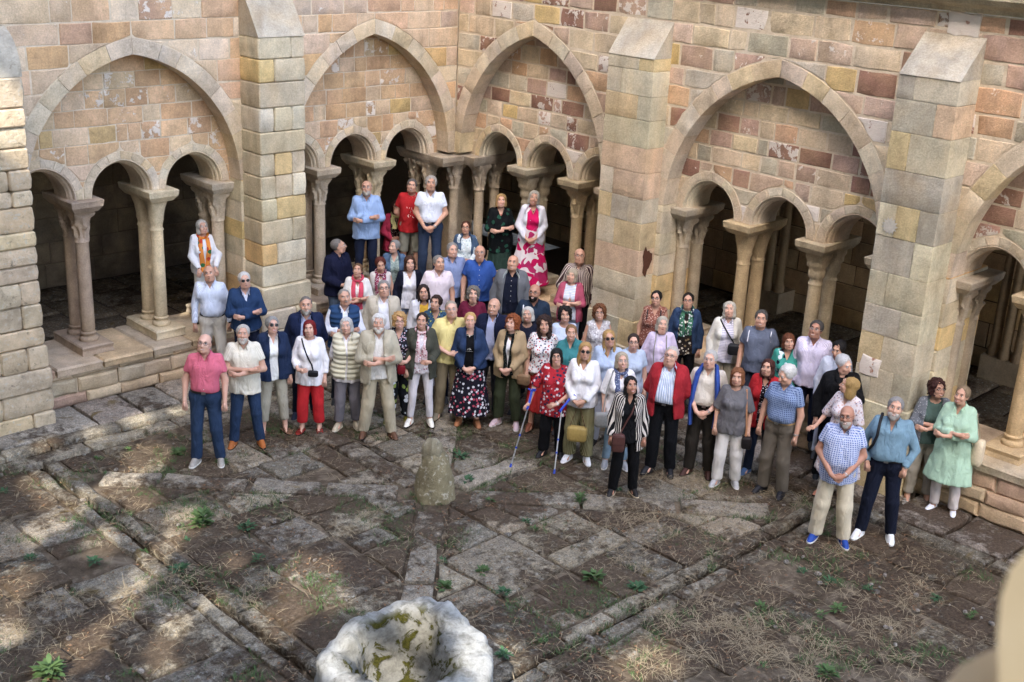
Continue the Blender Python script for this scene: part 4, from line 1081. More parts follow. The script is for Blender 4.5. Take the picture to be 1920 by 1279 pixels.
    def build(s):
        J = s.J = s.joints(); K = s.k; m = s.sex == 'm'
        root = s.root = thing('person', s.loc, s.label, 'person', 'people posing for a group photograph', rz=s.rz)
        s.hM = rotm(math.radians(s.head[0]), math.radians(13+s.head[1]), s.tilt); s.hc = A3(*J['hd'])
        s.body(); s.hairs()
        s.clothes(); s.shoe_parts(); s.details()
    def put(s, name, me): 
        o = link(name, me, s.root); return o
    # ------------------------------------------------------------ body
    def body(s):
        J = s.J; K = s.k; m = s.sex == 'm'
        xs = np.unique(np.concatenate([grid(-.50, -.13, .017), grid(-.13+s.lean, .13+s.lean, .0085), grid(.13, .50, .017)]).round(4))
        ys = np.unique(np.concatenate([grid(-.44, -.16, .016), grid(-.16, .13, .0095), grid(.13, .24, .018)]).round(4)); zs = np.concatenate([grid(.02, .84, .024), grid(.862, 1.46, .0155), grid(1.475, 1.80, .0082)])
        F = Field(xs, ys, zs); t = -.008
        for i in (0, 1):
            F.rc(J['hip'][i], J['knee'][i], .083, .052, .03); F.rc(J['knee'][i], J['ank'][i], .05, .036, .02)
            kx = J['knee'][i]; F.rc((kx[0], kx[1]+.03, .40), (kx[0], kx[1]+.03, .30), .045, .035, .03)
            F.rc(J['ank'][i], (J['ank'][i][0], J['ank'][i][1]-.10, .038), .032, .018, .02)
        s.torso(F, t, J)
        for i in (0, 1):
            sh, el, wr, d = J['sh'][i], J['el'][i], J['wr'][i], Vector(J['fd'][i]); aw = .002 if m else -.005; aw += .008*s.fat
            F.rc(sh, el, .049+aw, .037+aw, .03); F.rc(el, wr, .038+aw, .024+aw*.5, .02)
            W = Vector(wr); P1 = W+d*.075; side = Vector((d.z, 0, -d.x)).normalized() if abs(d.y) < .9 else Vector((1, 0, 0))
            F.rc(wr, tuple(W+d*.03), .026, .026, .012)
            a = W+d*.065-side*.018; b = W+d*.065+side*.018; F.rc(tuple(a), tuple(b), .021, .021, .014); F.rc(tuple(W+d*.03), tuple(P1-d*.005), .024, .026, .012)
        F.rc(J['neck0'], J['neck1'], .058 if m else .046, .054 if m else .041, .018)
        M = s.hM; C = s.hc; g = HS
        def H(p): return tuple(C+M@(A3(*p)*g))
        w = 1.0 if m else .96
        F.ell(H((0, .018, .028)), (.076*w*g, .092*g, .084*g), .02, M); F.ell(H((0, -.018, -.03)), ((.0655 if m else .0615)*w*g, .076*g, .083*g), .03, M)
        jw, jr = (.034, .036) if m else (.024, .033)
        F.rc(H((-jw, -.028, -.080)), H((jw, -.028, -.080)), jr, jr, .025); F.rc(H((0, -.066, -.091)), H((0, -.062, -.085)), .026 if m else .022, .026, .022)
        if s.fat > .55: F.rc(H((-.02, -.03, -.115)), H((.02, -.03, -.115)), .034, .034, .025)
        F.rc(H((-.03, -.080, .030)), H((.03, -.080, .030)), .014 if m else .011, .014 if m else .011, .018)
        for sx in (-1, 1):
            F.ell(H((sx*.031, -.099, .006)), (.021, .018, .015), .008, M, subtract=True)
            F.ell(H((sx*.038, -.066, -.030)), (.024, .024, .022), .02, M)
            F.ell(H((sx*.075*w, .012, -.008)), (.009, .019, .031), .008, M)
        F.rc(H((0, -.094, .012)), H((0, -.113, -.030)), .0075, .0155 if m else .013, .008); F.rc(H((-.012, -.10, -.034)), H((.012, -.10, -.034)), .0085, .0085, .008)
        F.rc(H((-.014, -.092, -.062)), H((.014, -.092, -.062)), .0105, .0105, .01)
        V, Q = F.mesh(); parts = [(V*K, Q, 0)]
        mb = MB()
        # fingers, thumb
        for i, sx in enumerate((-1, 1)):
            W = Vector(J['wr'][i]); d = Vector(J['fd'][i]); side = Vector((d.z, 0, -d.x)).normalized() if abs(d.y) < .9 else Vector((1, 0, 0))
            if side.x*sx < 0: side = -side
            nrm = d.cross(side).normalized()
            tobody = Vector((-W.x*.5, .12, 0)) if abs(W.x) < .2 else Vector((-sx, .1, 0))
            if nrm.dot(tobody) < 0: nrm = -nrm
            for q, (off, ln_) in enumerate(((-.028, .066), (-.010, .076), (.009, .071), (.027, .056))):
                b0 = W+d*.06+side*off; c1 = b0+d*.03; c2 = c1+(d*.8+nrm*.45).normalized()*ln_*.5; c3 = c2+(d*.45+nrm*.8).normalized()*ln_*.42
                mb.tube([b0*K, c1*K, c2*K, c3*K], [.0095*K, .0092*K, .0083*K, .0062*K], 6)
            ts = -side if abs(W.x) < .2 else Vector((0, -1, 0))
            ts = (ts-d*ts.dot(d)).normalized(); b0 = W+d*.02+ts*.012; c1 = W+d*.05+ts*.04; c2 = W+d*.085+ts*.043+nrm*.012
            mb.tube([b0*K, c1*K, c2*K], [.0125*K, .0105*K, .0075*K], 6)
        parts.append((mb.v, mb.f, 0)); R3 = Matrix(M.tolist())
        # eyes, brows, lips
        mb = MB()
        for sx in (-1, 1):
            mb.ell(tuple(A3(*H((sx*.031, -.083, .006)))*K), (.0145*K, .0125*K, .0078*K), 1, 8, 6, R3)
            mb.ell(tuple(A3(*H((sx*.031, -.0905, .006)))*K), (.0062*K, .0050*K, .0062*K), 2, 8, 5, R3)
            mb.ell(tuple(A3(*H((sx*.031, -.0885, .0128)))*K), (.0150*K, .0070*K, .0024*K), 3, 8, 5, R3)         # upper lash line
            mb.tube([tuple(A3(*H((sx*q, y, z)))*K) for q, y, z in ((.016, -.0925, .0265), (.030, -.0945, .0315), (.047, -.081, .0275))], [.0034*K, .0048*K, .0024*K], 6, 3)
            mb.ell(tuple(A3(*H((sx*.0065, -.1095, -.0405)))*K), (.0032*K, .003*K, .002*K), 2, 6, 4, R3)
        if s.smile:
            pts = [(-.025, -.088, -.060), (-.013, -.1005, -.067), (0, -.1035, -.069), (.013, -.1005, -.067), (.025, -.088, -.060)]
            mb.tube([tuple(A3(*H(p))*K) for p in pts], [.0014*K, .0030*K, .0032*K, .0030*K, .0014*K], 6, 5)
            mb.tube([tuple(A3(*H((p[0]*1.04, p[1]+.001, p[2]+.0065)))*K) for p in pts], [.0022*K, .0044*K, .0042*K, .0044*K, .0022*K], 6, 4)
            mb.tube([tuple(A3(*H((p[0]*.95, p[1]+.001, p[2]-.0062)))*K) for p in pts], [.0022*K, .0048*K, .0056*K, .0048*K, .0022*K], 6, 4)
        else:
            pts = [(-.022, -.090, -.065), (-.011, -.1005, -.0645), (0, -.1028, -.0655), (.011, -.1005, -.0645), (.022, -.090, -.065)]
            mb.tube([tuple(A3(*H(p))*K) for p in pts], [.0015*K, .0055*K, .0062*K, .0055*K, .0015*K], 6, 4)
            mb.tube([tuple(A3(*H((p[0]*.9, p[1]-.0052, p[2]+.0003)))*K) for p in pts], [.0008*K, .0012*K, .0012*K, .0012*K, .0008*K], 5, 2)
        parts.append((mb.v, mb.f, mb.m))
        hc = s.brow or (s.hair[1] if s.hair[0] not in ('bald',) else '#6b6058')
        me = np_mesh('person_body', parts, [skin_mat(s.skin), EYEW, IRIS, hair_mat(hc), LIP if not m else LIPM, TEETH]); s.put('body', me)
    # ------------------------------------------------------------ hair
    def hairs(s):
        st, col = s.hair[0], s.hair[1]; M = s.hM; C = s.hc; K = s.k; seed = s.seed
        if st == 'shaved' and not s.beard: return
        lo = C[2]-(.34 if st in ('long', 'mid', 'pony') else .17 if st in ('bob', 'curlylong') else .16)
        if st == 'curlylong': lo = C[2]-.26
        F = Field(grid(C[0]-.155, C[0]+.155, .0088), grid(C[1]-.15, C[1]+.17, .0092), grid(lo, C[2]+.175, .0088))
        X, Y, Z = F.all(); px, py, pz = X-C[0], Y-C[1], Z-C[2]
        x, y, z = (q/HS for q in (M[0, 0]*px+M[1, 0]*py+M[2, 0]*pz, M[0, 1]*px+M[1, 1]*py+M[2, 1]*pz, M[0, 2]*px+M[1, 2]*py+M[2, 2]*pz))
        w = 1.03 if s.sex == 'm' else .99
        def E(c, r):
            a, b_, c_ = (x-c[0]), (y-c[1]), (z-c[2]); k0 = np.sqrt((a/r[0])**2+(b_/r[1])**2+(c_/r[2])**2)+1e-6; k1 = np.sqrt((a/r[0]**2)**2+(b_/r[1]**2)**2+(c_/r[2]**2)**2)+1e-6; return k0*(k0-1)/k1
        def nz(f, ph=0): return (np.sin(f*x+ph+2*np.sin(f*.6*z+ph))*np.sin(f*y+1.7+ph+1.5*np.sin(f*.5*x))*np.sin(f*z+.6+ph))
        face = lambda zl, wd=.060, dp=.10: ((((x/(wd*1.04))**4+((y+.125)/.088)**4+((z-(zl-.12))/.12)**4)**.25)-1)*.055
        th = {'short': .011, 'thick': .018, 'bald': .007, 'balding': .007, 'crop': .009, 'bob': .017, 'long': .014, 'mid': .015, 'curly': .032, 'curlylong': .036, 'updo': .010, 'pony': .014, 'bobfringe': .017, 'shaved': .004, 'wavy': .021}.get(st, .015)
        cap = E((0, .019+th*.35, .028+th*.1), (.074*w+th, .092+th, .084+th*.8))
        D = cap
        amp = {'curly': .016, 'curlylong': .018, 'wavy': .010, 'thick': .007, 'bob': .004, 'mid': .005, 'long': .004}.get(st, .003)
        if st in ('short', 'thick', 'crop'):
            D = np.maximum(D, -face(.094 if st != 'thick' else .088, .066)); D = np.maximum(D, -(z+.030+.35*(y-.0)+.0*x)); 
            D = np.maximum(D, -(z+.075)); D = np.where(y > .03, np.maximum(cap, -(z+.062)), D)
        elif st in ('bald', 'balding'):
            D = np.maximum(D, -(z+.06)); D = np.maximum(D, -(y-.005-.0*z)); D = np.maximum(D, z-(.045 if st == 'bald' else .062)+.55*np.clip(.03-y, -1, 1)*.0)
            D = np.maximum(D, -E((0, .0, .115 if st == 'bald' else .125), (.062, .10, .075)))
            if st == 'balding': D = np.minimum(D, np.maximum(E((0, .022, .033), (.0745*w, .0925, .0855)), -face(.10, .066)))
        elif st in ('bob', 'bobfringe', 'long', 'mid', 'wavy'):
            zb = {'bob': -.10, 'bobfringe': -.105, 'long': -.25, 'mid': -.16, 'wavy': -.12}[st]
            sh = E((0, .035, -.02+zb*.35), (.088*w+(.012 if st != 'long' else .006), .078, .10-zb*.45)); D = np.minimum(D, sh)
            D = np.maximum(D, -(z-zb+.02*np.sin(60*x)*.3)); fz = .088 if st != 'bobfringe' else .056
            D = np.maximum(D, -face(fz, .062)); D = np.maximum(D, -E((0, -.11, -.12), (.058, .088, .14)))
            D = np.maximum(D, -E((0, -.02, -.17), (.050, .05, .10)))
        elif st in ('curly', 'curlylong'):
            zb = -.08 if st == 'curly' else -.20
            sh = E((0, .025, -.01+zb*.35), (.105*w, .088, .10-zb*.5)); D = np.minimum(D, sh); D = np.maximum(D, -(z-zb)); D = np.maximum(D, -face(.086, .061)); D = np.maximum(D, -E((0, -.11, -.10), (.058, .082, .12)))
            D = np.maximum(D, -E((0, -.02, -.18), (.050, .05, .10)))
        elif st in ('updo', 'pony'):
            D = np.maximum(D, -face(.098, .066)); D = np.maximum(D, -(z+.035+.5*y)); D = np.maximum(D, -(z+.085))
            D = np.minimum(D, E((0, .115, .02) if st == 'updo' else (0, .125, .0), (.035, .03, .035)))
            if st == 'pony': D = np.minimum(D, E((.02, .13, -.10), (.025, .022, .12)))
        elif st == 'shaved': D = D+9
        th_ = np.arctan2(x, y-.02*0+.0); D = D+.0028*np.sin(34*th_+3*np.sin(20*z+seed)+seed)*np.clip(1-(z-.09)/.04, 0, 1)
        D = D*HS+amp*nz(70 if 'curly' in st else 55, seed % 7)+(.006*nz(130, 1) if 'curly' in st else .0015*nz(120))
        if s.beard:
            b = np.minimum(E((0, -.028, -.064), (.0655*w, .0755, .064)), E((0, -.062, -.104), (.036, .038, .034)))
            b = np.maximum(b, z+.049+.25*np.clip(-.03-y, 0, 1)*.0-.35*np.clip(y+.03, 0, .2)); b = np.maximum(b, y-.02)
            b = np.maximum(b, -E((0, -.112, -.0665), (.027, .030, .010)))
            b = b+.003*nz(110)
            if s.beard[0] == 'moustache': b = E((0, -.098, -.0535), (.028, .010, .008))
            s._beard = b
        if st != 'shaved':
            F.F = np.broadcast_to(D, F.F.shape).astype(np.float32).copy(); V, Q = F.mesh()
            if len(Q):
                rs = np.random.RandomState(seed % 9999); n = 330 if st not in ('bald', 'balding') else 120; pi = V[rs.randint(0, len(V), n)]; nn = pi-C-A3(0, .015, .01); nn /= np.linalg.norm(nn, axis=1)[:, None]+1e-6
                dn = np.tile(A3(0, .25, -1), (n, 1))+rs.normal(0, .9 if 'curly' in st else .38, (n, 3)).astype(np.float32); tg = dn-nn*(dn*nn).sum(1)[:, None]; tg /= np.linalg.norm(tg, axis=1)[:, None]+1e-6; sd_ = np.cross(nn, tg)
                L = (rs.uniform(.5, 1.2, n)*{'short': .028, 'crop': .02, 'thick': .04, 'bald': .016, 'balding': .018, 'curly': .035, 'curlylong': .04, 'updo': .03}.get(st, .05))[:, None]; lift = (rs.uniform(.1, 1, n)*(.014 if 'curly' in st else .007))[:, None]; wd = rs.uniform(.0012, .0026, n)[:, None]
                SV = np.zeros((n, 4, 2, 3), dtype=np.float32)
                for q in range(4):
                    t_ = q/3; b_ = pi-nn*.002+tg*L*t_+nn*lift*math.sin(t_*2.2)+(sd_*np.sin(t_*5)*.006 if 'curly' in st else 0)
                    if not ('curly' in st): b_ = b_-nn*L*L*t_*t_*4.5
                    SV[:, q, 0] = b_-sd_*wd*(1-.7*t_); SV[:, q, 1] = b_+sd_*wd*(1-.7*t_)
                ix = np.arange(n)[:, None]*8; SF = np.concatenate([np.concatenate([ix+2*q, ix+2*q+1, ix+2*q+3, ix+2*q+2], 1) for q in range(3)])
                s.put('hair', np_mesh('hair', [(V*K, Q, 0), (SV.reshape(-1, 3)*K, SF, 0)], [hair_mat(col)]))
        if s.beard:
            F.F = np.broadcast_to(s._beard, F.F.shape).astype(np.float32).copy(); V, Q = F.mesh()
            if len(Q): s.put('beard' if s.beard[0] != 'moustache' else 'moustache', np_mesh('beard', [(V*K, Q, 0)], [hair_mat(s.beard[1])]))
    # ------------------------------------------------------------ garments
    def sleeves(s, F, t, mode, J, k=.02, wide=0.0):
        t = t*.62
        for i in (0, 1):
            sh, el, wr = J['sh'][i], J['el'][i], J['wr'][i]; a = .008*s.fat
            if mode == 'none': F.rc(sh, tuple(np.array(sh)+(np.array(el)-np.array(sh))*.1), .047+t, .045+t, k, cut=.3); continue
            if mode == 'short': F.rc(sh, el, .052+t+a, .050+t+a+wide, k, cut=.62); continue
            if mode == 'elbow': F.rc(sh, el, .052+t+a, .050+t+a+wide, k, cut=1.0); continue
            F.rc(sh, el, .051+t+a, .041+t+a+wide*.5, k)
            F.rc(el, wr, .041+t+a+wide*.5, .030+t+wide, k, cut={'long': .97, 'rolled': .45, '34': .7}[mode])
    def garment(s, t, sleeve, hem, neck, top=None, opening=0.0, flare=0.0, name='top', mat=None, wide=0.0, amp=None, v=.0, hipk=1.0, bodice=None, z1=1.52, step=.0165):
        J = s.J; K = s.k; amp = s.fold if amp is None else amp
        lowz = min([hem-.03]+([J['wr'][0][2]-.05, J['wr'][1][2]-.05] if sleeve in ('long', 'rolled', '34') else [1.1]))
        F = Field(grid(-.48, .48, step), grid(-.40, .30, step), grid(lowz, z1+.03, step))
        s.torso(F, t, J, hipw=hipk)
        X, Y, Z = F.all()
        if hem < .84 or flare:
            zt = 1.02; R0 = .155+.03*s.fat+t; T = np.clip((zt-Z)/max(.01, (zt-hem)), 0, 1.3); th = np.arctan2(X, -Y)
            rr = R0+(flare+.01)*T+(.010*T)*np.sin(9*th+s.seed)+.004*T*np.sin(23*th)
            d = (np.sqrt((X-J['hs']*.6)**2+((Y-.01)*1.28)**2)-rr)*.85; d = np.maximum(d, Z-zt); d = np.broadcast_to(d, F.F.shape)
            kk = .05; a = F.F; h = np.clip(.5+.5*(a-d)/kk, 0, 1); F.F = a*(1-h)+d*h-kk*h*(1-h)
        body = F.F.copy()
        F.F = F.F+wrinkle(X, Y, Z, amp, s.seed+int(t*999)); F.F = np.maximum(F.F, hem+.006*np.sin(14*X+s.seed)-Z)
        s.sleeves(F, t, sleeve, J, wide=wide)
        if sleeve in ('long', 'rolled', '34'): F.F = F.F+wrinkle(X, Y, Z, amp*.7, s.seed+5)
        # neckline
        ln = s.lean; nr = {'crew': .068, 'shirt': .058, 'v': .066, 'boat': .085, 'low': .085, 'high': .054, 'round': .078}[neck]
        F.ell((ln, -.012, 1.50+(.0 if neck not in ('high',) else .03)), (nr, nr*(1.0 if neck != 'boat' else .8), .075 if neck not in ('low', 'round') else .11), .006, subtract=True)
        if neck in ('v', 'shirt') or v:
            dv = v or (.13 if neck == 'v' else .075)
            i, X2, Y2, Z2 = F.sub((ln-.12, -.30, 1.48-dv-.02), (ln+.12, -.02, 1.52))
            wd = np.clip((Z2-(1.47-dv))/dv, -1, 1.2)*(.055 if neck == 'v' else .034); d = np.maximum(np.abs(X2-ln)-wd, Y2+.03); F.F[i] = np.maximum(F.F[i], -d)
        if opening:
            if isinstance(opening, tuple): w0, w1 = opening
            else: w0 = w1 = opening
            T = np.clip((1.40-Z)/(1.40-hem), 0, 1); wd = w0+(w1-w0)*T; d = np.maximum(np.abs(X-ln*.5-.008*np.sin(9*Z+s.seed))-wd, Y+.01)+0*Z; F.F = np.maximum(F.F, -d)
        V, Q = F.mesh(); o = s.put(name, np_mesh(name, [(V*K, Q, 0)], [mat])); F.body = body; return F
    def front(s, F, x, z):
        """y of the front surface at x, z (unscaled metres)"""
        i = int(np.clip(np.searchsorted(F.xs, x), 0, len(F.xs)-1)); k = int(np.clip(np.searchsorted(F.zs, z), 0, len(F.zs)-1)); c = F.body[i, :, k]; n = np.argwhere(c < 0)
        return float(F.ys[n[0, 0]]) if len(n) else -.12
    def clothes(s):
        J = s.J; K = s.k; m = s.sex == 'm'
        # trousers
        if s.dress is None and s.skirt is None or s.extra == 'leggings':
            L = s.leg; F = Field(grid(-.30, .30, .0165), grid(-.22, .24, .0165), np.concatenate([grid(L-.03, .78, .022), grid(.80, 1.04, .016)]))
            f = s.fat; c = s.cutfit
            for i in (0, 1):
                hp = J['hip'][i]; kn = J['knee'][i]; an = J['ank'][i]
                F.rc((hp[0], hp[1]+.01, hp[2]), kn, .092+.01*f, c+.004, .03); F.rc(kn, (an[0], an[1]+.005, .05), c+.004, c*.92, .02)
            s.torso(F, .008, J, low=True)
            X, Y, Z = F.all(); F.ell((0+J['hs'], .08, .90), (.13, .075, .10), .03)
            F.F = F.F+wrinkle(X, Y, Z, .0055, s.seed+3)*np.clip(1.2-Z*.6, .3, 1); F.F = np.maximum(F.F, L-Z); F.F = np.maximum(F.F, Z-1.015)
            V, Q = F.mesh(); s.put('shorts' if L > .35 else 'trousers', np_mesh('trousers', [(V*K, Q, 0)], [fabric(*s.bottom)]))
        if s.skirt is not None:
            hem, flare = s.skirt; F = Field(grid(-.42, .42, .0165), grid(-.36, .36, .0165), grid(hem-.03, 1.05, .018)); X, Y, Z = F.all()
            T = np.clip((1.02-Z)/(1.02-hem), 0, 1.2); th = np.arctan2(X, -Y); rr = (.15+.025*s.fat)+flare*T**.8+.013*T*np.sin(11*th+s.seed)+.006*T*np.sin(19*th)
            d = (np.sqrt((X-J['hs']*.7)**2+((Y-.01)*1.22)**2)-rr)*.85; F.F = np.maximum(np.maximum(d, hem+.008*np.sin(5*th)-Z), Z-1.02).astype(np.float32)
            V, Q = F.mesh(); s.put('skirt', np_mesh('skirt', [(V*K, Q, 0)], [fabric(*s.bottom)]))
        tm = fabric(*s.top); hem = 1.0 if s.tuck else s.hem
        thin = s.outer is not None
        if s.dress is not None: hem = s.dress[0]
        F = s.garment(.006 if (thin or s.tuck) else .013, s.sleeve if not thin or s.outer.get('sl') == 'none' or s.outer.get('sl') == 'short' else 'none', hem, s.neck, name='dress' if s.dress else ('shirt' if m else 'blouse'), mat=tm, v=s.vneck, flare=(s.dress[1] if s.dress else (0 if s.tuck else .012)), wide=.012 if s.sleeve in ('short', 'elbow') else .004)
        s.TF = F
        if s.tuck and s.belt:
            B = Field(grid(-.24, .24, .014), grid(-.24, .22, .014), grid(.972, 1.035, .0075)); s.torso(B, .016, J); X, Y, Z = B.all(); B.F = np.maximum(B.F, np.abs(Z-1.005)-.017+0*X)
            V, Q = B.mesh(); s.put('belt', np_mesh('belt', [(V*K, Q, 0)], [mat_plain('belt_'+s.belt, lin(s.belt), .5, .3)]))
            y = s.front(F, 0, 1.005); MB().box((0, (y-.016)*K, 1.005*K), (.024*K, .006*K, .017*K)).obj('buckle', [STEEL], s.root, smooth=False)
        if s.outer:
            o = s.outer; G = s.garment(.019+o.get('t', 0), o.get('sl', 'long'), o.get('hem', .84), o.get('neck', 'v'), opening=o.get('open', .06), name=o.get('name', 'jacket'), mat=fabric(*o['c']), flare=.02, wide=.006, amp=.005, v=.16, step=.0155)
            s.OF = G
            cm = fabric(*(o.get('cc') or o['c'])); mb = MB(); w = o.get('open', .06); w0 = w[0] if isinstance(w, tuple) else w
            if o.get('name') not in ('cardigan', 'shawl'):
                for sx in (-1, 1):       # collar and lapel
                    a = [(sx*.060, .015, 1.500), (sx*.070, -.045, 1.475), (sx*(max(w0, .045)+.022), -.095, 1.43), (sx*(w0+.03), s.front(F, sx*w0, 1.36)-.027, 1.35)]
                    mb.tube([(p[0]*K, p[1]*K, p[2]*K) for p in a], [.022*K, .026*K, .026*K, .010*K], 8, flat=(.4, 1))
                mb.tube([(sx2*K, y2*K, z2*K) for sx2, y2, z2 in ((-.06, .015, 1.50), (-.035, .06, 1.51), (.035, .06, 1.51), (.06, .015, 1.50))], [.022*K]*4, 8, flat=(.5, 1))
                mb.obj('collar', [cm], s.root)
    def details(s):
        J = s.J; K = s.k; m = s.sex == 'm'; F = s.TF; ln = s.lean
        def sc(p): return (p[0]*K, p[1]*K, p[2]*K)
        col = s.collar if s.collar is not None else (s.neck == 'shirt')
        if col:
            cm = fabric(*(s.top if col is True else (col,))); mb = MB()
            for sx in (-1, 1):
                mb.tube([sc(p) for p in ((ln+sx*.000, .060, 1.505), (ln+sx*.045, .042, 1.505), (ln+sx*.063, -.005, 1.493), (ln+sx*.056, -.052, 1.470), (ln+sx*.040, -.085, 1.446), (ln+sx*.052, -.115, 1.412))], [.018*K, .019*K, .020*K, .022*K, .024*K, .006*K], 8, flat=(.32, 1))
            mb.obj('shirt_collar', [cm], s.root)
        if s.neck == 'shirt' and not s.outer or (s.outer and s.neck == 'shirt' and s.outer.get('open', 0) not in (0,)):
            mb = MB(); n = 5 if s.sleeve != 'polo' else 2
            for q in range(n):
                z = 1.36-q*.075; y = s.front(F, ln*.5, z); mb.ell(sc((ln*.5, y-.016 if not (s.outer or s.tuck) else y-.010, z)), (.0065*K, .004*K, .0065*K), 0, 8, 4)
            mb.obj('button', [mat_plain('shirt_button', (.7, .68, .63), .3, .5)], s.root)
        M = s.hM; C = s.hc
        def H(p): return tuple((C+M@(A3(*p)*HS))*K)
        if s.glasses:
            mb = MB(); dark = s.glasses == 'sun'
            lr = (.0235, .0185) if dark else (.021, .0155)
            for sx in (-1, 1):
                pts = [H((sx*.0325+lr[0]*math.cos(a), -.104+.010*abs(math.cos(a))*(1 if math.cos(a)*sx > 0 else 0), .003+lr[1]*math.sin(a))) for a in np.linspace(0, 6.283, 13)]
                mb.tube(pts, .0022*K if not dark else .0026*K, 5, 0, cap=False)
                if dark: mb.add(pts[:-1]+[tuple(p+d_ for p, d_ in zip(H((sx*.0325, -.107, .003)), (0, 0, 0)))], [(i, (i+1) % 12, 12) for i in range(12)], 1)
                mb.tube([H((sx*.056, -.096, .007)), H((sx*.074, -.06, .008)), H((sx*.080, .01, .004))], .0018*K, 5, 0)
            mb.tube([H((-.010, -.109, .008)), H((.010, -.109, .008))], .0018*K, 5, 0)
            fm = {'sun': BLACKP, 'dark': BLACKP, 'thin': STEEL}.get(s.glasses, BLACKP); mb.obj('sunglasses' if dark else 'glasses', [fm, BLACKP], s.root, ang=None)
        if s.scarf:
            c, L = s.scarf[0], s.scarf[1]; mat = fabric(*c); mb = MB(); P = []
            for a in np.linspace(-2.75, 2.75, 13):
                P.append(sc((ln+.082*math.sin(a), .0-.078*math.cos(a)+.0, 1.475-.035*math.cos(a))))
            mb.tube(P[::1], [.026*K+.004*K*math.sin(i*2.1) for i in range(13)], 8, flat=(.8, 1.1))
            for sx, l in ((-1, L), (1, L*.93)):
                z0 = 1.44; pts = []; rr = []
                for q in range(7):
                    z = z0-l*q/6; y = s.front(s.OF if (s.outer and s.outer.get('open', 0) == 0) else F, sx*.06, z)-.026 if z > .93 else -.16; pts.append(sc((ln*.5+sx*(.055+.012*math.sin(q)), y, z))); rr.append((.030+.010*(q/6))*K)
                mb.tube(pts, rr, 8, flat=(1.15, .38) if abs(pts[0][0]) < 9 else None)
            mb.obj('scarf', [mat], s.root)
        if s.necklace:
            mb = MB(); P = []
            for a in np.linspace(-2.4, 2.4, 15):
                x = .062*math.sin(a); z = 1.455-.05*(math.cos(a)*.5+.5)*s.necklace[1]; y = (s.front(F, ln*.6+x, z)-.012 if abs(a) < 1.4 else -.05+.05*(abs(a)-1.4))
                P.append(sc((ln*.9+x, min(y, -.0) if abs(a) < 1.4 else y, z if abs(a) < 1.4 else 1.46+.02*(abs(a)-1.4))))
            mb.tube(P, .0028*K, 5); x_, y_, z_ = P[7]; mb.ell((x_, y_-.004*K, z_-.012*K), (.009*K, .005*K, .012*K), 0, 8, 5)
            mb.obj('necklace', [mat_plain('beads_'+s.necklace[0], lin(s.necklace[0]), .4, .5)], s.root)
    def shoe_parts(s):
        J = s.J; K = s.k
        if s.shoes is None: return
        sandal = s.shoes.startswith('sandal'); col = s.shoes.split(':')[-1]
        for i, sx in enumerate((-1, 1)):
            an = J['ank'][i]; th = sx*R.uniform(.18, .42)+0; c, sn = math.cos(th), math.sin(th); V = []; n = 14
            def ring(z, sc_, y0, y1, wd):
                o = []
                for q in range(n):
                    a = 6.2832*q/n; y = (y0+y1)/2+(y1-y0)/2*math.copysign(abs(math.cos(a))**.8, math.cos(a)); w = wd*(1.04+.12*math.cos(a-.0)*(-1))*sc_; x = w*math.copysign(abs(math.sin(a))**.72, math.sin(a)); o.append((x, y, z))
                return o
            rings = [ring(.004, 1, .085, -.187, .045), ring(.022, 1.03, .088, -.19, .046), ring(.024, .97, .084, -.184, .045), ring(.052, .93, .08, -.168, .044), ring(.076, .86, .075, -.13, .042), ring(.098, .82, .067, -.07, .042), ring(.112, .80, .062, -.035, .041)]
            if sandal: rings = rings[:3]
            for rg in rings:
                for (x, y, z) in rg: V.append(((an[0]+x*c+y*sn*-1)*K, (an[1]+x*sn+y*c)*K, z*K))
            F_ = [(r*n+q, r*n+(q+1) % n, (r+1)*n+(q+1) % n, (r+1)*n+q) for r in range(len(rings)-1) for q in range(n)]; fm = [1 if r < 2 else 0 for r in range(len(rings)-1) for q in range(n)]
            F_.append(tuple(range(n))[::-1]); fm.append(1); F_.append(tuple((len(rings)-1)*n+q for q in range(n))); fm.append(0)
            mb = MB(); mb.v = V; mb.f = F_; mb.m = fm
            def L(x, y, z): return ((an[0]+x*c-y*sn)*K, (an[1]+x*sn+y*c)*K, z*K)
            if sandal:
                for y in (-.13, -.07, .0): mb.tube([L(-.045, y, .022), L(-.03, y, .058+.05*(y+.13)), L(.03, y, .058+.05*(y+.13)), L(.045, y, .022)], .008*K, 6, 0)
            else:
                for q in range(3): mb.tube([L(-.024, -.10+q*.03, .062+q*.011), L(.024, -.085+q*.03, .064+q*.011)], .003*K, 5, 1)
            o = mb.obj('sandal' if sandal else 'shoe', [mat_plain('shoe_'+col, lin(col), .6, .3), mat_plain('sole_'+(s.sole or '#2a2522'), lin(s.sole or '#2a2522'), .8, .2)], s.root, ang=50)
    def wpt(s, p): return s.root_matrix() @ Vector((p[0]*s.k, p[1]*s.k, p[2]*s.k))
    def root_matrix(s): return Matrix.Translation(s.loc) @ Matrix.Rotation(s.rz, 4, 'Z')
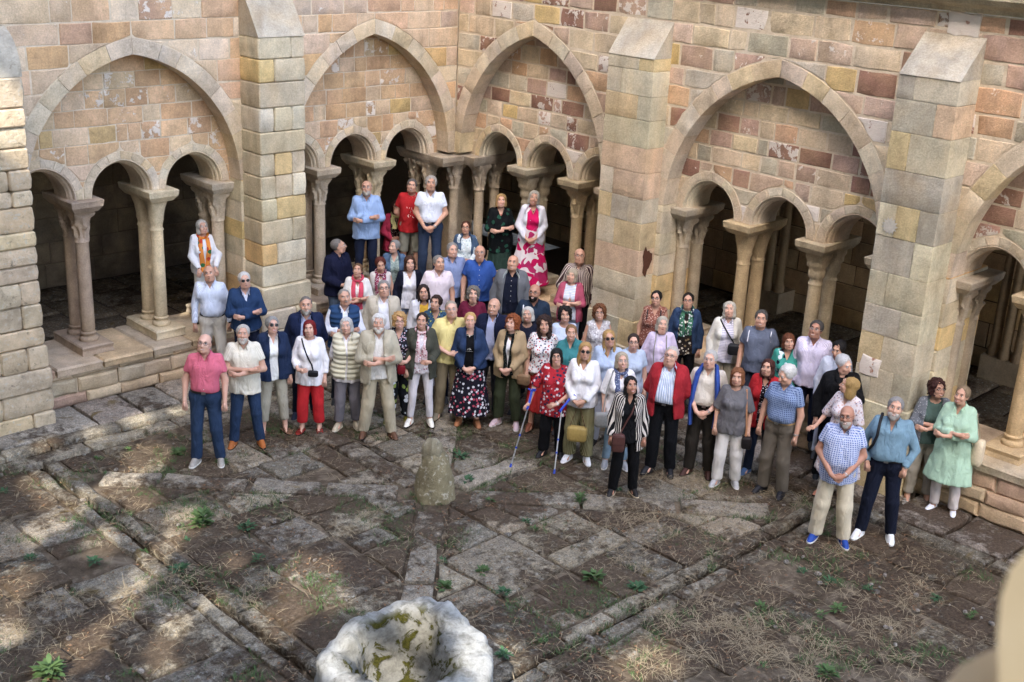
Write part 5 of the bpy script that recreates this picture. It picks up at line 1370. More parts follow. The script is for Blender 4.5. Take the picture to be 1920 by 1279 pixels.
# ================================================================= THE GROUP, person by person
def P_(*a, **k): return Person(*a, **k)
WOM = dict(sex='f', hem=.84)
def W_(*a, **k):
    q = dict(WOM); q.update(k); return Person(*a, **q)
NAVY, WHITE, CREAM = '#1a2440', '#dfe0e8', '#ddd8cb'
p1 = P_(381, 622, 1.76, fat=.3, hair=('bald', '#4a3c34'), glasses='dark', top=('#d9667e',), sleeve='short', neck='shirt', tuck=True, belt='#1c1614', bottom=('#27446b', 'denim'), shoes='#9a948c', sole='#e5e2da', pose='down', st=.05, turn=-4, label='man in a pink polo shirt and blue jeans, leftmost of the front row')
p2 = W_(382, 409, 1.60, b=.60, fat=.3, hair=('bob', '#c9c6c0'), glasses='thin', top=(WHITE,), bottom=('#dcd9d2',), neck='round', scarf=(('#e0872a', 'flb', '#c23a1c', '#2f7a4a'), .55), pose=({'e': (-.22, -.08, 1.15), 'w': (-.13, -.26, .98), 'd': (-.1, -.5, -.8)}, {'e': (.22, -.08, 1.15), 'w': (.13, -.26, .98), 'd': (.1, -.5, -.8)}), label='grey haired woman with an orange and green scarf standing on the parapet', dy=.03)
p3 = P_(391, 488, 1.76, fat=.35, skin=1, hair=('bald', '#8d8880'), top=('#c8d4ee', 'vsf', '#dbe3f4'), sleeve='long', neck='shirt', tuck=True, belt='#1b1715', bottom=('#d3cdc2',), shoes='#3a302a', pose='down', label='man in a pale blue long sleeved shirt and white trousers, by the left parapet', smile=False, dy=-.15, dx=-.06)
p4 = P_(458, 506, 1.74, fat=.35, hair=('short', '#d8d6d2'), glasses='sun', top=('#c9cfe4',), neck='shirt', outer=dict(c=('#1f4270',), name='sweater', open=0, neck='v', hem=.88), bottom=(NAVY,), shoes='#222222', pose='cross', label='white haired man in a blue jumper and sunglasses, arms folded beside the buttress', smile=False)
p5 = P_(457, 605, 1.70, fat=.35, hair=('short', '#c8c2b8'), skin=1, top=('#e2dccb', 'vsf', '#d3cbb8'), sleeve='short', neck='shirt', hem=.80, bottom=('#25436c', 'denim'), shoes='#a5602f', pose='cross', st=.08, turn=8, label='man in an untucked cream shirt, jeans and tan shoes with arms folded', beard=('full', '#d2cbc0'))
p6 = W_(510, 590, 1.66, fat=.35, hair=('thick', '#9a9894'), glasses='sun', top=('#e6e5e2',), neck='shirt', vneck=.12, outer=dict(c=('#1d3155',), name='jacket', open=(.06, .05), hem=.84, t=.012), bottom=('#aaa391',), leg=.20, shoes='sandal:#7a5a44', pose='down', label='woman in sunglasses with a navy jacket over a white shirt and grey cropped trousers', st=.06)
p7 = W_(580, 597, 1.60, fat=.45, hair=('bob', '#7a1518'), top=('#e9e6ea',), sleeve='34', neck='boat', hem=.78, bottom=('#c4141f',), leg=.16, cutfit=.078, shoes='sandal:#8a2f28', pose=('half', 'down'), label='red haired woman in a white top and bright red trousers', smile=False)
p8 = P_(572, 552, 1.76, fat=.5, skin=1, hair=('balding', '#77706a'), beard=('full', '#a8a29a'), top=('#b9c3e0', 'vsf', '#8e9cc9'), neck='shirt', outer=dict(c=('#16264d',), name='jacket', open=(.07, .10), hem=.84, t=.014, cc=('#16264d',)), bottom=('#1a2238',), shoes='#20263a', pose='back', label='grey bearded man in an open navy jacket behind the red haired woman', smile=False)
p9 = P_(645, 538, 1.72, fat=.5, skin=1, hair=('balding', '#8f8a84'), beard=('moustache', '#a9a49e'), top=('#dfe3f0',), neck='shirt', sleeve='rolled', outer=dict(c=('#1b4675', 'puff'), name='gilet', sl='none', open=(.035, .05), hem=.88, t=.012), bottom=('#2b2f3c',), pose='cross', label='man with a moustache in a blue quilted body warmer over a white shirt', smile=False)
p10 = W_(652, 592, 1.60, fat=.45, hair=('bob', '#cfcdc9'), top=('#e4e0e4',), sleeve='long', neck='shirt', hem=.78, outer=dict(c=('#d6d0b6', 'puff'), name='gilet', sl='none', open=.012, hem=.83, t=.02), bottom=('#77747c',), leg=.12, cutfit=.072, shoes='#b5aa94', sole='#cfc7b5', pose='back', label='white haired woman in a cream quilted body warmer and grey trousers', smile=False)
p11 = P_(633, 443, 1.75, b=.14, fat=.4, skin=1, hair=('balding', '#77726e'), glasses='thin', top=('#161a38',), neck='crew', outer=dict(c=('#151a3a',), name='jacket', open=0, neck='high', hem=.84, t=.012), bottom=('#5e7592', 'denim'), pose='half', head=(55, -4), turn=35, label='man in a dark navy jacket turned to look right, by the second buttress', smile=False)
p12 = W_(671, 490, 1.60, fat=.4, skin=1, hair=('short', '#6d5138'), top=('#e4e2de',), neck='v', outer=dict(c=('#dedcd8',), name='cardigan', open=.10, hem=.86), bottom=('#c9c4bc',), scarf=(('#d8455f',), .50), pose='cross', head=(0, 8), label='woman in a white cardigan with a long coral pink scarf, arms folded', smile=False)
p13 = P_(717, 522, 1.74, fat=.45, hair=('short', '#8e8b88'), glasses='dark', top=('#e3e4ec',), neck='shirt', outer=dict(c=('#bdb3a0',), name='jacket', open=(.07, .09), hem=.82, t=.016, cc=('#c9bfab',)), bottom=('#4a4a52',), pose='down', label='man with glasses in an open beige jacket over a white shirt, behind the bearded man', smile=False)
p14 = P_(710, 585, 1.75, fat=.4, skin=1, hair=('thick', '#e2dfda'), beard=('full', '#e4e0d8'), top=('#d6d2cc',), neck='shirt', outer=dict(c=('#b3aa94',), name='jacket', open=(.045, .12), hem=.80, t=.018), bottom=('#b5a98f',), cutfit=.078, shoes='#5a3d2c', pose='cross', turn=14, st=.09, label='white bearded man in a khaki field jacket with arms folded', smile=False)
p15 = W_(750, 583, 1.60, fat=.5, hair=('curly', '#c39a63'), glasses='dark', top=('#20222c', 'fls', '#a8b4cc', '#c8a8b8'), sleeve='elbow', neck='v', hem=.80, bottom=('#15171f', 'flb', '#c9cdd6', '#8fa04a'), cutfit=.085, leg=.12, shoes='#8c8636', sole='#c9c29a', pose='half', label='blonde curly haired woman with glasses and patterned black and white trousers')
p16 = W_(792, 582, 1.64, fat=.15, skin=1, hair=('updo', '#2e2320'), top=('#cfc6cc', 'fls', '#9c5f6c', '#dcdce6'), sleeve='long', neck='crew', outer=dict(c=('#4c4d42',), name='jacket', open=(.05, .12), hem=.74, t=.008), scarf=(('#d9b9bd', 'fls', '#a8566a', '#e6dfe6'), .42), bottom=('#d2cdd2',), cutfit=.052, leg=.12, shoes='#e1ddd2', pose=('down', 'half'), st=.05, label='dark haired woman in an olive jacket with a pale pink scarf and white jeans')
p17 = W_(797, 530, 1.65, fat=.2, skin=1, hair=('mid', '#2c1e1a'), top=('#d9a91f',), neck='round', outer=dict(c=('#d9dbe6',), name='jacket', open=.06, hem=.88), bottom=('#c9cbd6',), pose='down', label='woman in a white jacket over a mustard yellow top')
p18 = W_(823, 550, 1.62, fat=.2, skin=1, hair=('thick', '#33211b'), top=('#2f5c7e', 'fls', '#b8b84a', '#25394f'), neck='v', head=(-12, 0), bottom=(NAVY,), pose='down', label='smiling brunette peering over the shoulder of the man in yellow', lean=-.03)
p19 = P_(845, 560, 1.75, fat=.35, hair=('balding', '#a39a8c'), glasses='thin', top=('#e0cf86',), sleeve='short', neck='shirt', hem=.86, bottom=('#8b7d62',), cutfit=.074, shoes='#7d7564', pose=({'e': (-.27, -.03, 1.14), 'w': (-.03, -.255, 1.06), 'd': (1, -.15, -.05)}, {'e': (.30, .10, 1.20), 'w': (.50, .16, 1.22), 'd': (1, 0, .1)}), label='smiling man in a pale yellow polo shirt and khaki trousers')
p20 = W_(884, 582, 1.65, fat=.35, hair=('updo', '#c7a368'), top=('#0e0e12',), neck='low', vneck=.10, hem=.90, outer=dict(c=('#24416e', 'denim'), name='denim_jacket', open=(.05, .07), hem=.92, t=.004), skirt=(.20, .15), bottom=('#1d1c2c', 'fl', '#d5d5de', '#b8445c'), shoes='#a06b4a', sole='#6a4630', pose='clasp', necklace=('#d9d4c4', 1), label='blonde woman in a denim jacket and long floral skirt, middle front row')
p21 = P_(925, 555, 1.74, fat=.4, skin=1, hair=('bald', '#a9886c'), top=('#a9b4de',), neck='shirt', outer=dict(c=('#151f3f',), name='blazer', open=(.05, .08), hem=.82, t=.008), bottom=('#3d3f48',), pose='down', label='balding man in a navy blazer and pale blue shirt')
p22 = W_(961, 587, 1.63, fat=.25, hair=('curly', '#8a4a25'), top=('#e3e0e2',), neck='v', outer=dict(c=('#b59b74',), name='jacket', open=(.06, .06), hem=.80, t=.01), scarf=(('#1a1f1f', 'sp', '#5a605c'), .62), bottom=('#3c4430',), cutfit=.078, leg=.12, shoes='#c9b3bb', sole='#dfdbd6', pose='clasp', turn=-16, st=.05, label='curly auburn haired woman in a beige jacket with a dark scarf and olive trousers', smile=False)
p23 = W_(887, 534, 1.60, fat=.6, hair=('curly', '#77736c'), top=('#6d1838',), neck='round', bottom=('#22222a',), necklace=('#3a2a2e', 1), pose='down', label='woman with grey frizzy hair in a maroon top')
p24 = W_(990, 572, 1.60, fat=.4, skin=1, hair=('bob', '#cbc8c0'), top=('#1c2138',), sleeve='none', neck='low', necklace=('#b8b2a4', 1), skirt=(.46, .05), bottom=('#6a4c3c',), pose='down', label='white haired smiling woman in a navy top and brown skirt')
p25 = P_(1002, 529, 1.76, fat=.3, skin=2, hair=('bald', '#1c1613'), beard=('full', '#15100e'), brow='#1c1613', glasses='dark', top=('#22374f',), neck='shirt', bottom=('#22283a',), pose='down', label='bald man with a black beard, glasses and a dark blue shirt')
p26 = W_(1022, 590, 1.65, fat=.3, skin=1, hair=('curlylong', '#33201a'), top=('#e3dedf', 'fls', '#c23a3a', '#37466e'), sleeve='short', neck='boat', hem=.9, bottom=('#c12522',), skirt=(.30, .06), shoes='#7a4630', pose='down', label='woman with long dark curls in a white floral blouse and red skirt')
p27 = W_(1045, 650, 1.52, fat=.65, skin=1, hair=('bobfringe', '#15110f'), glasses='dark', top=('#b3182a', 'fl', '#d8cdd4', '#2a3358'), sleeve='elbow', neck='round', hem=.70, bottom=('#131318',), leg=.09, cutfit=.082, shoes='#17171b', pose=({'e': (-.30, -.02, 1.12), 'w': (-.34, -.2, .90), 'd': (-.3, -.9, -.3)}, {'e': (.28, -.02, 1.10), 'w': (.08, -.27, .96), 'd': (-.8, -.5, -.2)}), necklace=('#5a3a30', 1), label='woman in a red floral tunic leaning on two blue crutches')
p28 = W_(767, 477, 1.62, fat=.4, hair=('wavy', '#4a2f22'), top=('#dfe0ea',), neck='v', sleeve='none', hem=.84, outer=dict(c=('#181d34',), name='cardigan', open=(.10, .13), hem=.84), bottom=('#8fa3c4', 'denim'), pose='down', necklace=('#8a6a4a', 1), label='brown haired woman in a white v neck top under an open navy cardigan')
p29 = W_(713, 479, 1.60, fat=.45, skin=1, hair=('thick', '#5f2a1e'), top=('#c9c3c0',), sleeve='none', neck='v', scarf=(('#8c3550', 'sp', '#dccfd6'), .45), bottom=('#6c5a58',), pose='down', head=(8, -20), label='auburn haired woman with a patterned maroon scarf looking down', smile=False)
p30 = W_(741, 446, 1.60, b=.14, fat=.35, hair=('short', '#8f8e8b'), top=('#94a7a2', 'fls', '#b6c2ba', '#7b8f8e'), neck='v', outer=dict(c=('#5578a0', 'denim'), name='denim_shirt', open=(.07, .08), hem=.86), bottom=('#44526c',), head=(-28, 0), pose='down', label='grey haired smiling woman in a light denim shirt turning to her right')
p31 = P_(821, 475, 1.75, fat=.35, hair=('short', '#8a8783'), skin=1, top=('#dccfd8',), sleeve='short', neck='shirt', bottom=('#2c3448',), pose='down', label='grey haired man in a white polo shirt', smile=False)
p32 = P_(850, 451, 1.76, fat=.35, hair=('short', '#9a9894'), top=('#8094c6',), sleeve='short', neck='shirt', bottom=('#222a3e',), pose='down', label='grey haired man in a periwinkle blue polo shirt', head=(8, 0))
p33 = P_(902, 456, 1.77, fat=.7, skin=1, hair=('bald', '#8c7f74'), glasses='thin', top=('#0f55b5',), sleeve='short', neck='shirt', bottom=('#1c2436',), pose='down', st=.05, label='heavy man in a bright royal blue polo shirt')
p34 = P_(961, 474, 1.80, fat=.5, skin=1, hair=('shaved', '#8c7f74'), brow='#6a5548', top=('#181f36',), sleeve='short', neck='shirt', outer=dict(c=('#6d7178',), name='hooded_jacket', open=(.09, .13), hem=.84, t=.012, cc=('#a9b3b5',)), bottom=('#5c564c',), pose='down', label='bald man in a navy polo under an open grey hooded jacket')
p35 = W_(876, 411, 1.60, b=.33, fat=.35, skin=1, hair=('short', '#5d3a2c'), glasses='dark', top=('#ccd8dc', 'fls', '#e4e8ea', '#a3bcc6'), neck='low', outer=dict(c=('#4c6d93', 'denim'), name='denim_vest', sl='short', open=(.08, .10), hem=.88), bottom=('#2d3a52',), necklace=('#8c3a2c', 1.4), pose='claspup', label='short haired woman with glasses in a light denim jacket below the corner columns', smile=False)
p36 = P_(686, 333, 1.75, b=.85, dx=-.02, dy=-.05, fat=.5, skin=1, hair=('bald', '#77706a'), beard=('full', '#bab3ab'), glasses='thin', top=('#8fb1e4',), neck='shirt', hem=.80, bottom=('#1c2744',), shoes='#22222a', pose='cross', turn=-4, label='bearded man in a sky blue shirt with arms folded, standing high in the arcade', smile=False)
p37 = W_(741, 373, 1.60, b=.36, fat=.35, skin=2, hair=('wavy', '#38201a'), top=('#2c1a1e', 'sp', '#8a8078'), neck='v', outer=dict(c=('#bb2c50',), name='cardigan', open=(.10, .10), hem=.78), bottom=('#3a2a30',), scarf=(('#c8c084',), .20), pose='claspup', label='dark haired woman in a raspberry cardigan with a pale yellow scarf, between the columns')
p38 = P_(770, 333, 1.72, b=.72, dx=.05, dy=.05, fat=.45, hair=('short', '#6f6c6a'), top=('#c0141f',), sleeve='short', neck='crew', hem=.82, bottom=('#8c8c80',), leg=.46, shoes='#4a4640', pose=('back', 'back'), label='person in a red printed T-shirt and khaki shorts by the corner columns', necklace=('#c9c4bc', .8))
p39 = P_(810, 324, 1.84, b=.74, dx=-.06, dy=-.06, fat=.3, skin=1, hair=('thick', '#b5b2ae'), top=('#dbe3f4',), sleeve='short', neck='shirt', tuck=True, belt='#22252e', bottom=('#34486a',), shoes='#3a3632', pose='clasp', label='tall grey haired man in a white short sleeved shirt in the corner of the arcade', smile=False)
p40 = W_(945, 359, 1.66, b=.74, dx=-.05, dy=-.0, fat=.45, hair=('bob', '#b0905f'), top=('#0f1418', 'flb', '#1f5a48', '#0f1418'), sleeve='34', neck='v', hem=.72, skirt=(.42, .05), bottom=('#2f4a40',), shoes='#26221f', pose='cross', necklace=('#a3453a', 1.3), label='blonde woman in a dark leafy print top and green skirt with arms folded')
p41 = W_(1000, 354, 1.70, b=.80, fat=.4, skin=1, hair=('bob', '#b9b4a8'), dress=(.14, .16), top=('#c4186a', 'big', '#e6dde2', '#c2185b'), neck='v', sleeve='none', outer=dict(c=('#dadbe8',), name='long_cardigan', open=(.09, .12), hem=.34, t=.002), shoes='#b01848', pose='clasp', necklace=('#30303a', 1), label='tall woman in a pink and white dress under a long white cardigan')
p42 = P_(1089, 462, 1.76, b=.16, fat=.45, skin=1, hair=('bald', '#6a645e'), glasses='dark', top=('#4a3034', 'vs', '#cdbfb4'), neck='shirt', bottom=('#24242c',), pose=({'e': (-.28, -.06, 1.14), 'w': (-.14, -.26, 1.06), 'd': (.4, -.6, -.2)}, 'down'), label='man in a striped brown shirt and glasses against the middle buttress', smile=False)
p43 = W_(1073, 500, 1.57, b=.08, fat=.35, hair=('bobfringe', '#b5aa96'), top=('#bcd0ec', 'hsf', '#e3dfe6'), neck='boat', outer=dict(c=('#b8506c',), name='cardigan', open=(.09, .12), hem=.80), bottom=('#8ea2c8', 'denim'), pose='cross', label='grey blonde woman with a fringe in a rose pink cardigan', smile=False)
p44 = W_(1061, 572, 1.62, fat=.25, skin=1, hair=('curly', '#15100f'), top=('#c6d6f4',), sleeve='none', neck='low', bottom=('#2a3350',), pose='down', label='woman with black curly hair in a pale blue sleeveless top')
p45 = W_(1126, 568, 1.62, fat=.45, skin=1, hair=('curly', '#6e4326'), glasses='dark', top=('#b9b6ba', 'fls', '#e0dee2', '#9a949c'), sleeve='none', neck='v', bottom=('#3a3a44',), pose='down', label='woman with big brown curls and glasses in a grey patterned sleeveless top')
p46 = W_(1073, 605, 1.60, fat=.35, skin=1, hair=('updo', '#8a6844'), top=('#2b8f95',), neck='shirt', vneck=.12, bottom=('#175a5e',), pose='down', label='woman with tied back hair in a teal shirt behind the blonde in sunglasses')
p47 = W_(1145, 615, 1.66, fat=.3, skin=1, hair=('long', '#bd9862'), glasses='sun', top=('#b3c8ea',), neck='shirt', vneck=.15, bottom=('#c8cbd8',), pose='down', label='blonde woman in dark sunglasses and a pale blue open necked shirt')
p48 = W_(1098, 638, 1.66, fat=.25, skin=1, hair=('long', '#b8925c'), glasses='sun', top=('#e6e4e8',), neck='v', sleeve='long', hem=.84, bottom=('#77704a', 'vsf', '#a59f78'), cutfit=.088, leg=.10, shoes='#dcdfe6', sole='#e6e6ea', pose='clasp', label='blonde woman in a white blouse and striped olive wide trousers holding a tan bag', smile=False)
p49 = W_(1187, 622, 1.60, fat=.35, hair=('short', '#3c2f2a'), glasses='dark', top=('#bccfec',), sleeve='short', neck='crew', bottom=('#2c3854',), pose='down', label='short haired woman with glasses in a light blue T-shirt')
p50 = W_(1168, 657, 1.60, fat=.3, hair=('bob', '#b9ad97'), glasses='thin', top=('#e2dfe2',), sleeve='elbow', neck='v', hem=.80, scarf=(('#54618c', 'sp', '#a9b4d0'), .42), bottom=('#7f9fb8', 'denim'), leg=.12, cutfit=.058, shoes='#8e9095', sole='#d4d2cc', pose=('down', 'half'), turn=10, label='woman with glasses, a white embroidered tunic, blue scarf and pale jeans')
p51 = W_(1185, 702, 1.58, fat=.4, skin=2, hair=('long', '#0d0a0a'), top=('#121317',), neck='v', hem=.82, outer=dict(c=('#17161c', 'vs', '#cdc4bc'), name='shirt_jacket', open=(.06, .12), hem=.70, t=.004), bottom=('#0f0f13',), cutfit=.072, shoes='#1b1818', sole='#c9b79a', pose='down', st=.045, label='woman with long black hair in a black and white striped open shirt')
p52 = P_(1259, 645, 1.76, fat=.65, skin=0, hair=('balding', '#c3bcb4'), glasses='dark', top=('#a9bfe6', 'vs', '#dfe6f4'), neck='shirt', tuck=True, belt='#16161a', outer=dict(c=('#a81a28',), name='jacket', open=(.09, .13), hem=.82, t=.012), bottom=('#101218',), cutfit=.074, shoes='#15161c', pose='back', label='large man in an open red jacket and blue striped shirt', smile=False)
p53 = W_(1231, 541, 1.62, b=.20, fat=.25, skin=1, hair=('short', '#15120f'), glasses='dark', top=('#8f5748', 'sp', '#d0b0a0'), sleeve='none', neck='v', bottom=('#1b1b24',), pose='down', label='short black haired woman in a rust spotted blouse beside the middle buttress', smile=False)
p54 = W_(1243, 590, 1.60, fat=.75, hair=('bob', '#bdb6a8'), top=('#cdbfdc',), sleeve='elbow', neck='crew', necklace=('#8c8a80', 2.2), bottom=('#4a4a5a',), pose='down', label='stout grey haired woman in a lilac T-shirt', smile=False)
p55 = W_(1291, 545, 1.66, b=.20, fat=.5, skin=1, hair=('updo', '#1c1512'), glasses='dark', top=('#2a2422', 'fl', '#8a7452', '#d3cbbb'), neck='crew', hem=.80, outer=dict(c=('#2a4a76', 'denim'), name='denim_jacket', open=(.08, .12), hem=.82), scarf=(('#3c7a5c', 'fls', '#d8d6dc', '#2a3a4e'), .34), bottom=('#14161f',), pose='down', label='dark haired woman with glasses in a denim jacket and green floral scarf', smile=False)
p56 = W_(1368, 562, 1.62, b=.28, fat=.4, hair=('wavy', '#c9c3b6'), top=('#c3bfdd', 'hsf', '#e9e6ef'), neck='shirt', hem=.82, outer=dict(c=('#d8d4c9',), name='cardigan', open=(.08, .11), hem=.82), bottom=('#a8a08c',), pose='down', head=(0, 6), label='white haired woman in a cream cardigan over a striped top', smile=False)
p57 = P_(1432, 578, 1.72, b=.20, fat=.45, skin=1, hair=('short', '#55524f'), top=('#67718a',), sleeve='short', neck='crew', bottom=('#333a4e',), pose='down', label='grey haired man in a slate grey T-shirt with white shoulder piping')
p58 = W_(1483, 622, 1.58, b=.15, fat=.4, skin=1, hair=('bobfringe', '#6b3d26'), top=('#25a394', 'flb', '#131c30', '#c9d8e0'), sleeve='long', neck='v', bottom=('#14202c',), pose='down', label='brown haired woman in a turquoise and black print blouse', smile=False)
p59 = P_(1535, 597, 1.78, b=.20, fat=.4, skin=2, hair=('short', '#4b4846'), glasses='thin', top=('#c8bfe4', 'vsf', '#e6dff2'), neck='shirt', bottom=('#1b2540',), pose='down', label='tanned man with glasses in a lilac striped shirt at the back right')
p60 = P_(1334, 653, 1.72, fat=.4, hair=('short', '#c0beba'), glasses='thin', top=('#d8cfc2',), sleeve='short', neck='shirt', tuck=True, belt='#1c1a18', bottom=('#2f2b26',), cutfit=.076, shoes='#3a211c', pose='clasp', label='man with a royal blue jumper over his shoulders and a beige polo', smile=False)
p61 = W_(1385, 687, 1.60, fat=.45, skin=1, hair=('wavy', '#7d4f30'), top=('#6e6c70',), sleeve='elbow', neck='round', hem=.80, bottom=('#d9d5d2',), cutfit=.078, leg=.08, shoes='#a3a3a6', sole='#cfcdc8', pose='down', turn=8, label='woman in a grey T-shirt and loose white trousers', smile=False)
p62 = W_(1443, 670, 1.62, fat=.25, skin=1, hair=('mid', '#4a241c'), top=('#201c22', 'sp', '#d8d2d8'), neck='v', outer=dict(c=('#b5121e',), name='jacket', open=(.035, .05), hem=.76, t=.006), bottom=('#1f2f4c', 'denim'), cutfit=.062, shoes='#4f6c94', sole='#a9a49a', pose=('down', 'half'), label='woman with dark auburn hair in a bright red jacket and jeans', smile=False)
p63 = P_(1478, 681, 1.74, fat=.35, skin=1, hair=('thick', '#d6d4d0'), top=('#2f548f', 'ck', '#9db4dc'), sleeve='short', neck='shirt', tuck=True, belt='#a58a5c', bottom=('#71685c',), cutfit=.078, shoes='#17171d', pose='down', head=(-18, -30), turn=-18, label='white haired man in a blue checked shirt looking down', smile=False)
p64 = W_(1575, 635, 1.62, b=.22, fat=.3, skin=1, hair=('thick', '#120e0e'), top=('#ccd4ea',), neck='shirt', bottom=('#c8cfe2',), pose='down', head=(-20, -22), label='black haired woman in a white jacket looking down behind the man in black', smile=False)
p65 = P_(1582, 661, 1.75, fat=.3, skin=0, hair=('short', '#c9c9cc'), top=('#17181c',), neck='crew', outer=dict(c=('#131418',), name='jacket', open=0, neck='high', hem=.82, t=.01), bottom=('#121318',), shoes='#15161a', pose=('down', {'e': (.25, -.10, 1.18), 'w': (.07, -.31, 1.40), 'd': (-.3, .5, .8)}), head=(30, -24), turn=12, label='grey haired man in a black jacket holding a hand to his mouth', smile=False)
p66 = W_(1595, 703, 1.64, fat=.3, skin=1, hair=('mid', '#a98a56'), dress=(.38, .13), top=('#d6cdd2', 'fls', '#8d7f92', '#c9a8a0'), sleeve='elbow', neck='v', shoes='#b57a62', pose=({'e': (-.27, -.02, 1.12), 'w': (-.26, -.25, 1.0), 'd': (-.2, -1, 0)}, 'down'), head=(-62, -4), turn=-38, label='blonde woman in a pale floral dress turned away behind the man in gingham')
p67 = P_(1590, 757, 1.72, fat=.75, skin=2, hair=('shaved', '#77706a'), brow='#4a3c34', beard=('full', '#bcb4ac'), glasses='dark', top=('#4468b8', 'ck', '#d8def0'), sleeve='short', neck='shirt', hem=.80, bottom=('#c9bda4',), cutfit=.086, shoes='#1c3f8c', sole='#d4d2cc', pose='clasp', st=.07, label='stocky bald man in a blue gingham shirt, beige trousers and blue shoes', head=(-14, -4))
p68 = P_(1682, 741, 1.80, fat=.4, skin=1, hair=('short', '#8f8c8a'), beard=('full', '#bab5af'), top=('#7ba6c0', 'denim'), neck='shirt', vneck=.13, tuck=True, belt='#191514', bottom=('#161d33',), cutfit=.068, shoes='#d9dbdc', sole='#e3e2de', pose='pocket', st=.07, label='grey bearded man in a denim blue shirt, navy trousers and white trainers', sleeve='long')
p69 = W_(1757, 708, 1.66, fat=.3, skin=1, hair=('curly', '#3b1c18'), glasses='dark', top=('#4f6a62',), neck='round', hem=.88, outer=dict(c=('#6c7078', 'sp', '#9ea2a8'), name='cardigan', open=(.09, .12), hem=.86), bottom=('#a29a8c',), leg=.14, cutfit=.070, shoes='sandal:#a9a39a', pose='cross', head=(18, 0), label='woman with dark red curls in a speckled grey cardigan against the last buttress')
p70 = W_(1807, 717, 1.72, b=0, dx=-.04, dy=-.04, fat=.35, skin=1, hair=('updo', '#8b7760'), dress=(.50, .10), extra='leggings', top=('#a8c9b0',), sleeve='34', neck='shirt', vneck=.12, bottom=('#cfc6c4',), leg=.12, cutfit=.060, shoes='#dde0ea', sole='#e6e6ec', pose='cross', head=(-10, 0), turn=-6, label='smiling woman in a long pale green shirt dress and white trainers')
for i, a in enumerate(PEOPLE):
    for b in PEOPLE[i+1:]:
        if (a.loc-b.loc).xy.length < .33: print('close', PEOPLE.index(a)+1, PEOPLE.index(b)+1, round((a.loc-b.loc).xy.length, 2))

# ---- things people hold or wear across the body
def local_obj(p, mb, name, mats, parent, base, **k):
    """mesh given in the person's own space (metres for 1.75), placed in the world under its own thing"""
    M = p.root_matrix(); mb.v = [tuple((M @ (Vector(v)*p.k))-base) for v in mb.v]; return mb.obj(name, mats, parent, **k)
def bag(p, c, size, color, label, strap=None, cat='bag', name='shoulder_bag', yaw=0.0, rnd=.5, flap=True, scol=None):
    base = p.root_matrix() @ (Vector(c)*p.k); t = thing(name, base, label, cat)
    m = mat_plain('leather_'+color, lin(color), .55, .35, bumpsc=60); hx, hy, hz = size; nu, nv = 16, 8; V = []; Rz = Matrix.Rotation(yaw, 3, 'Z')
    for j in range(nv+1):
        ph = -math.pi/2+math.pi*j/nv; cz = math.sin(ph); cr = math.cos(ph)
        cz = math.copysign(abs(cz)**rnd, cz); cr = abs(cr)**(rnd*.8)
        for i in range(nu):
            th = 6.2832*i/nu; x = math.copysign(abs(math.cos(th))**.6, math.cos(th)); y = math.copysign(abs(math.sin(th))**.6, math.sin(th))
            q = Rz @ Vector((x*cr*hx, y*cr*hy, cz*hz)); sag = .04*hz*math.sin(3*th)*cr; V.append((c[0]+q.x, c[1]+q.y, c[2]+q.z+sag))
    F = [(j*nu+i, j*nu+(i+1) % nu, (j+1)*nu+(i+1) % nu, (j+1)*nu+i) for j in range(nv) for i in range(nu)]
    mb = MB().add(V, F); local_obj(p, mb, 'bag_body', [m], t, base)
    if flap:
        mb = MB(); mb.box((c[0], c[1]-hy-.004, c[2]+hz*.35), (hx*.85, .005, hz*.4), 0); local_obj(p, mb, 'flap', [m], t, base, smooth=False)
    if strap:
        mb = MB(); mb.tube(strap, .011, 6, flat=(1, .4)); local_obj(p, mb, 'strap', [mat_plain('strap_'+(scol or color), lin(scol or color), .6, .3)], t, base)
    return t
def cross_strap(p, side, c, off=.036):
    """strap from one shoulder across the chest to the bag at c"""
    F = p.OF if (p.outer and p.outer.get('open', 0) == 0) else p.TF; sx = side; P = [(sx*.09, .08, 1.42), (sx*.105, .02, 1.487), (sx*.10, -.06, 1.455)]
    for q in range(1, 6):
        t = q/6; x = sx*.095*(1-t)+c[0]*t; z = 1.44*(1-t)+(c[2]+.05)*t; P.append((x, p.front(F, x, z)-off, z))
    P.append((c[0], c[1]+.0, c[2]+.05)); return P
c = (.08, -.22, 1.0); bag(p7, c, (.075, .03, .045), '#15151a', 'small black bag worn across the body of the red haired woman', cross_strap(p7, -1, c))
c = (.06, -.23, .93); bag(p15, c, (.06, .035, .07), '#7d1420', 'small dark red bag hanging in front of the curly blonde woman', cross_strap(p15, -1, c), scol='#151515')
c = (.24, -.08, .80); bag(p22, c, (.10, .05, .085), '#8e7257', 'brown leather handbag hanging beside the woman in the beige jacket', [(.24, -.08, .88), (.22, .0, 1.2), (.17, .06, 1.46), (.14, .1, 1.2), (.22, -.0, .9)])
c = (.0, -.24, .50); bag(p48, c, (.14, .06, .11), '#a68f55', 'slouchy tan shoulder bag held low in front of the striped trousers', [(-.12, -.24, .55), (-.06, -.25, .75), (0, -.24, .93), (.06, -.25, .75), (.12, -.24, .55)], scol='#5a3c28', flap=False)
c = (-.24, -.14, .78); bag(p50, c, (.11, .05, .11), '#8a8a88', 'grey fabric bag hanging on the left of the woman with the blue scarf', [(-.24, -.14, .86), (-.2, -.10, 1.2), (-.12, -.05, 1.48), (-.12, .08, 1.3), (-.22, .0, .9)], flap=False)
c = (-.13, -.23, .86); bag(p51, c, (.09, .045, .13), '#4a2c28', 'dark brown crossbody bag of the woman in the striped shirt', cross_strap(p51, 1, c), flap=True)
